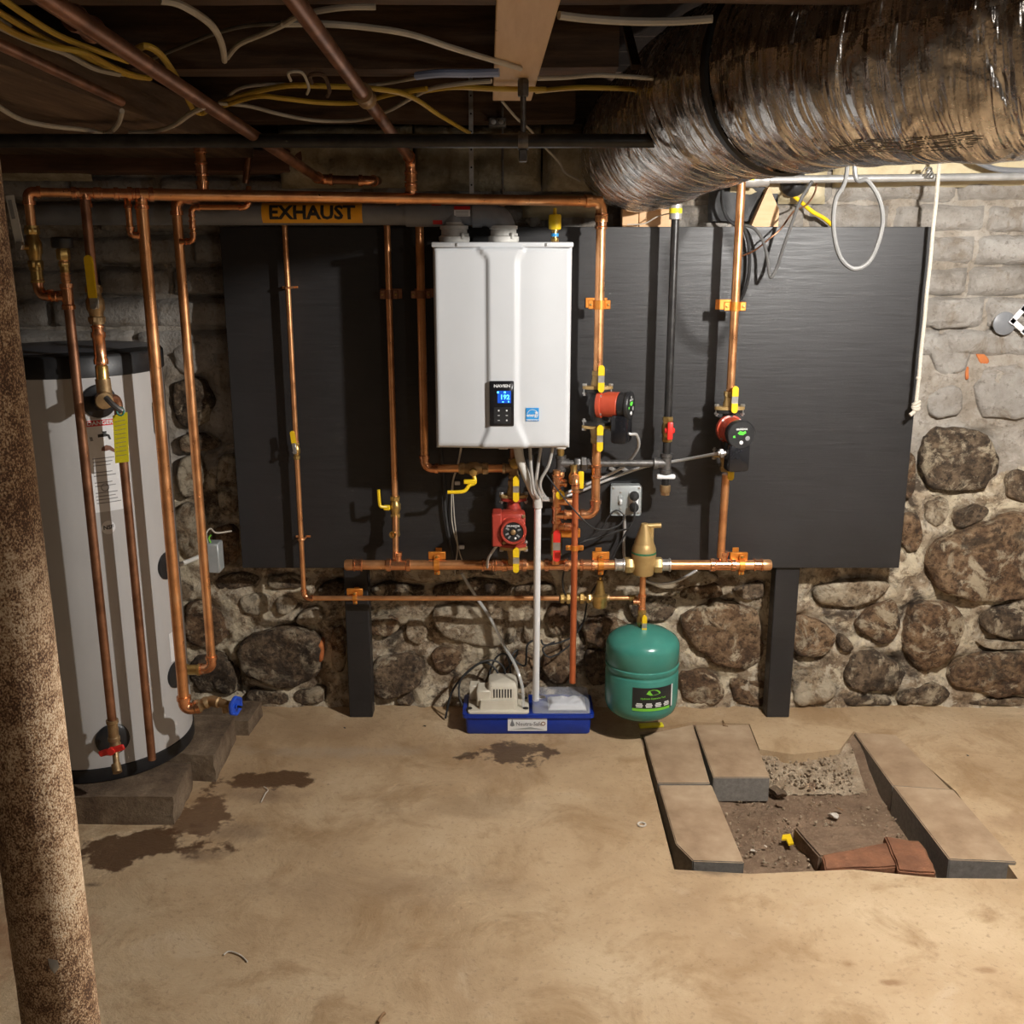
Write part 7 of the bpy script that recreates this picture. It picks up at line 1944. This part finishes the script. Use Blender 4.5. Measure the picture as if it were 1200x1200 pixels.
w0 = atz(752, 967, .001); m = MB().tube([w0 + V(.012 * math.cos(a), .012 * math.sin(a), .003) for a in [2 * math.pi * i / 16 for i in range(16)]], .003, 6, closed=True); single('washer', 'small pale washer lying on the floor left of the paving', 'washer', m, 'debris_white')
y0_, y1_ = atz(750, 852, .006), atz(776, 848, .006)
single('yellow_strip', 'yellow strip lying on the floor under the green tank', 'strip', MB().box((y0_ + y1_) / 2, ((y1_ - y0_).length, .028, .010), Matrix.Rotation(.12, 3, 'Z'), .002), 'yellow_tag')
cable('string_scrap', 'pale bit of string curled on the floor in the foreground', [atz(262, 1119, .003), atz(268, 1115, .004), atz(277, 1117, .004), atz(284, 1121, .003), atz(290, 1127, .003)], .002, 'debris_white', 'string')
cable('string_scrap', 'white wisp of string on the floor by the wet stain', [atz(306, 940, .003), atz(311, 930, .004), atz(314, 926, .004), atz(309, 922, .004)], .002, 'debris_white', 'string')
cable('twig', 'short dry twig on the floor at the bottom edge', [atz(1043 - 600, 1198, .004), atz(447, 1191, .004), atz(451, 1187, .005)], .004, 'rust_leaf', 'twig')
for (px, py, lab) in ((404, 853, 'tiny dark hole plug on the floor near the left leg'), (498, 851, 'tiny dark pebble on the floor between leg and tray'), (1134, 886, 'tiny dark flake on the floor right of the paving')):
    bit('pebble', lab, 'pebble', px, py, 0, .006, 'black_iron', px, .3)
m = MB().tube([atz(850, 849, .006), atz(847, 844, .006)], .002, 5); m.tube([atz(847, 850, .006), atz(853, 851, .006)], .002, 5)
single('nail', 'bent rusty nail on the rear paving stone', 'nail', m, 'rust_leaf')
q_ = atz(-14, 985, 0); bs = stone_piece([(0, 0), (.1, 0), (.12, .08), (.06, .14), (-.02, .1)], 'stone_lime', .05, Yb=0)
bs.location = (q_.x - .02, q_.y + .08, -.005); tag(bs, 'pale rubble stone on the floor behind the steel post', 'stone'); bs.name = 'rubble_stone'

# ================================================================== LAMPS
def bulb(label, loc, spec):
    loc = Vector(loc)
    t = thing('ceiling_lamp', label, 'lamp', tuple(loc + V(0, 0, .06)))
    top = ZC if loc.z + .2 > ZC else loc.z + .2
    MB().lathe([(.055, 2.352 - loc.z), (.055, 2.335 - loc.z), (.03, 2.325 - loc.z), (.022, .17), (.022, .12), (.018, .115)], loc, (0, 0, 1), 20).build('lamp_holder', 'white_plastic', t)
    MB().lathe([(.013, .135), (.014, .115), (.024, .095), (.030, .072), (.026, .052), (.012, .041), (0, .039)], loc, (0, 0, 1), 20).build('bulb', 'bulb', t)
    if loc.y > 0: MB().lathe([(.024, .150), (.045, .120), (.085, .062), (.112, .014), (.114, .014), (.087, .064), (.047, .123), (.024, .153)], loc, (0, 0, 1), 32).build('added_shade', 'steel', t)  # unseen shade, added to block upward light and keep the ceiling dark
    l = lamp_light('lamp_light', loc, *spec); l.parent = t; l.location = (0, 0, -.06)
    return t
bulb('bulb under an added metal shade between the joists, right of the duct', LAMP, LIGHT1)
bulb('bare bulb on a drop holder behind the viewer', LAMP2, LIGHT2)
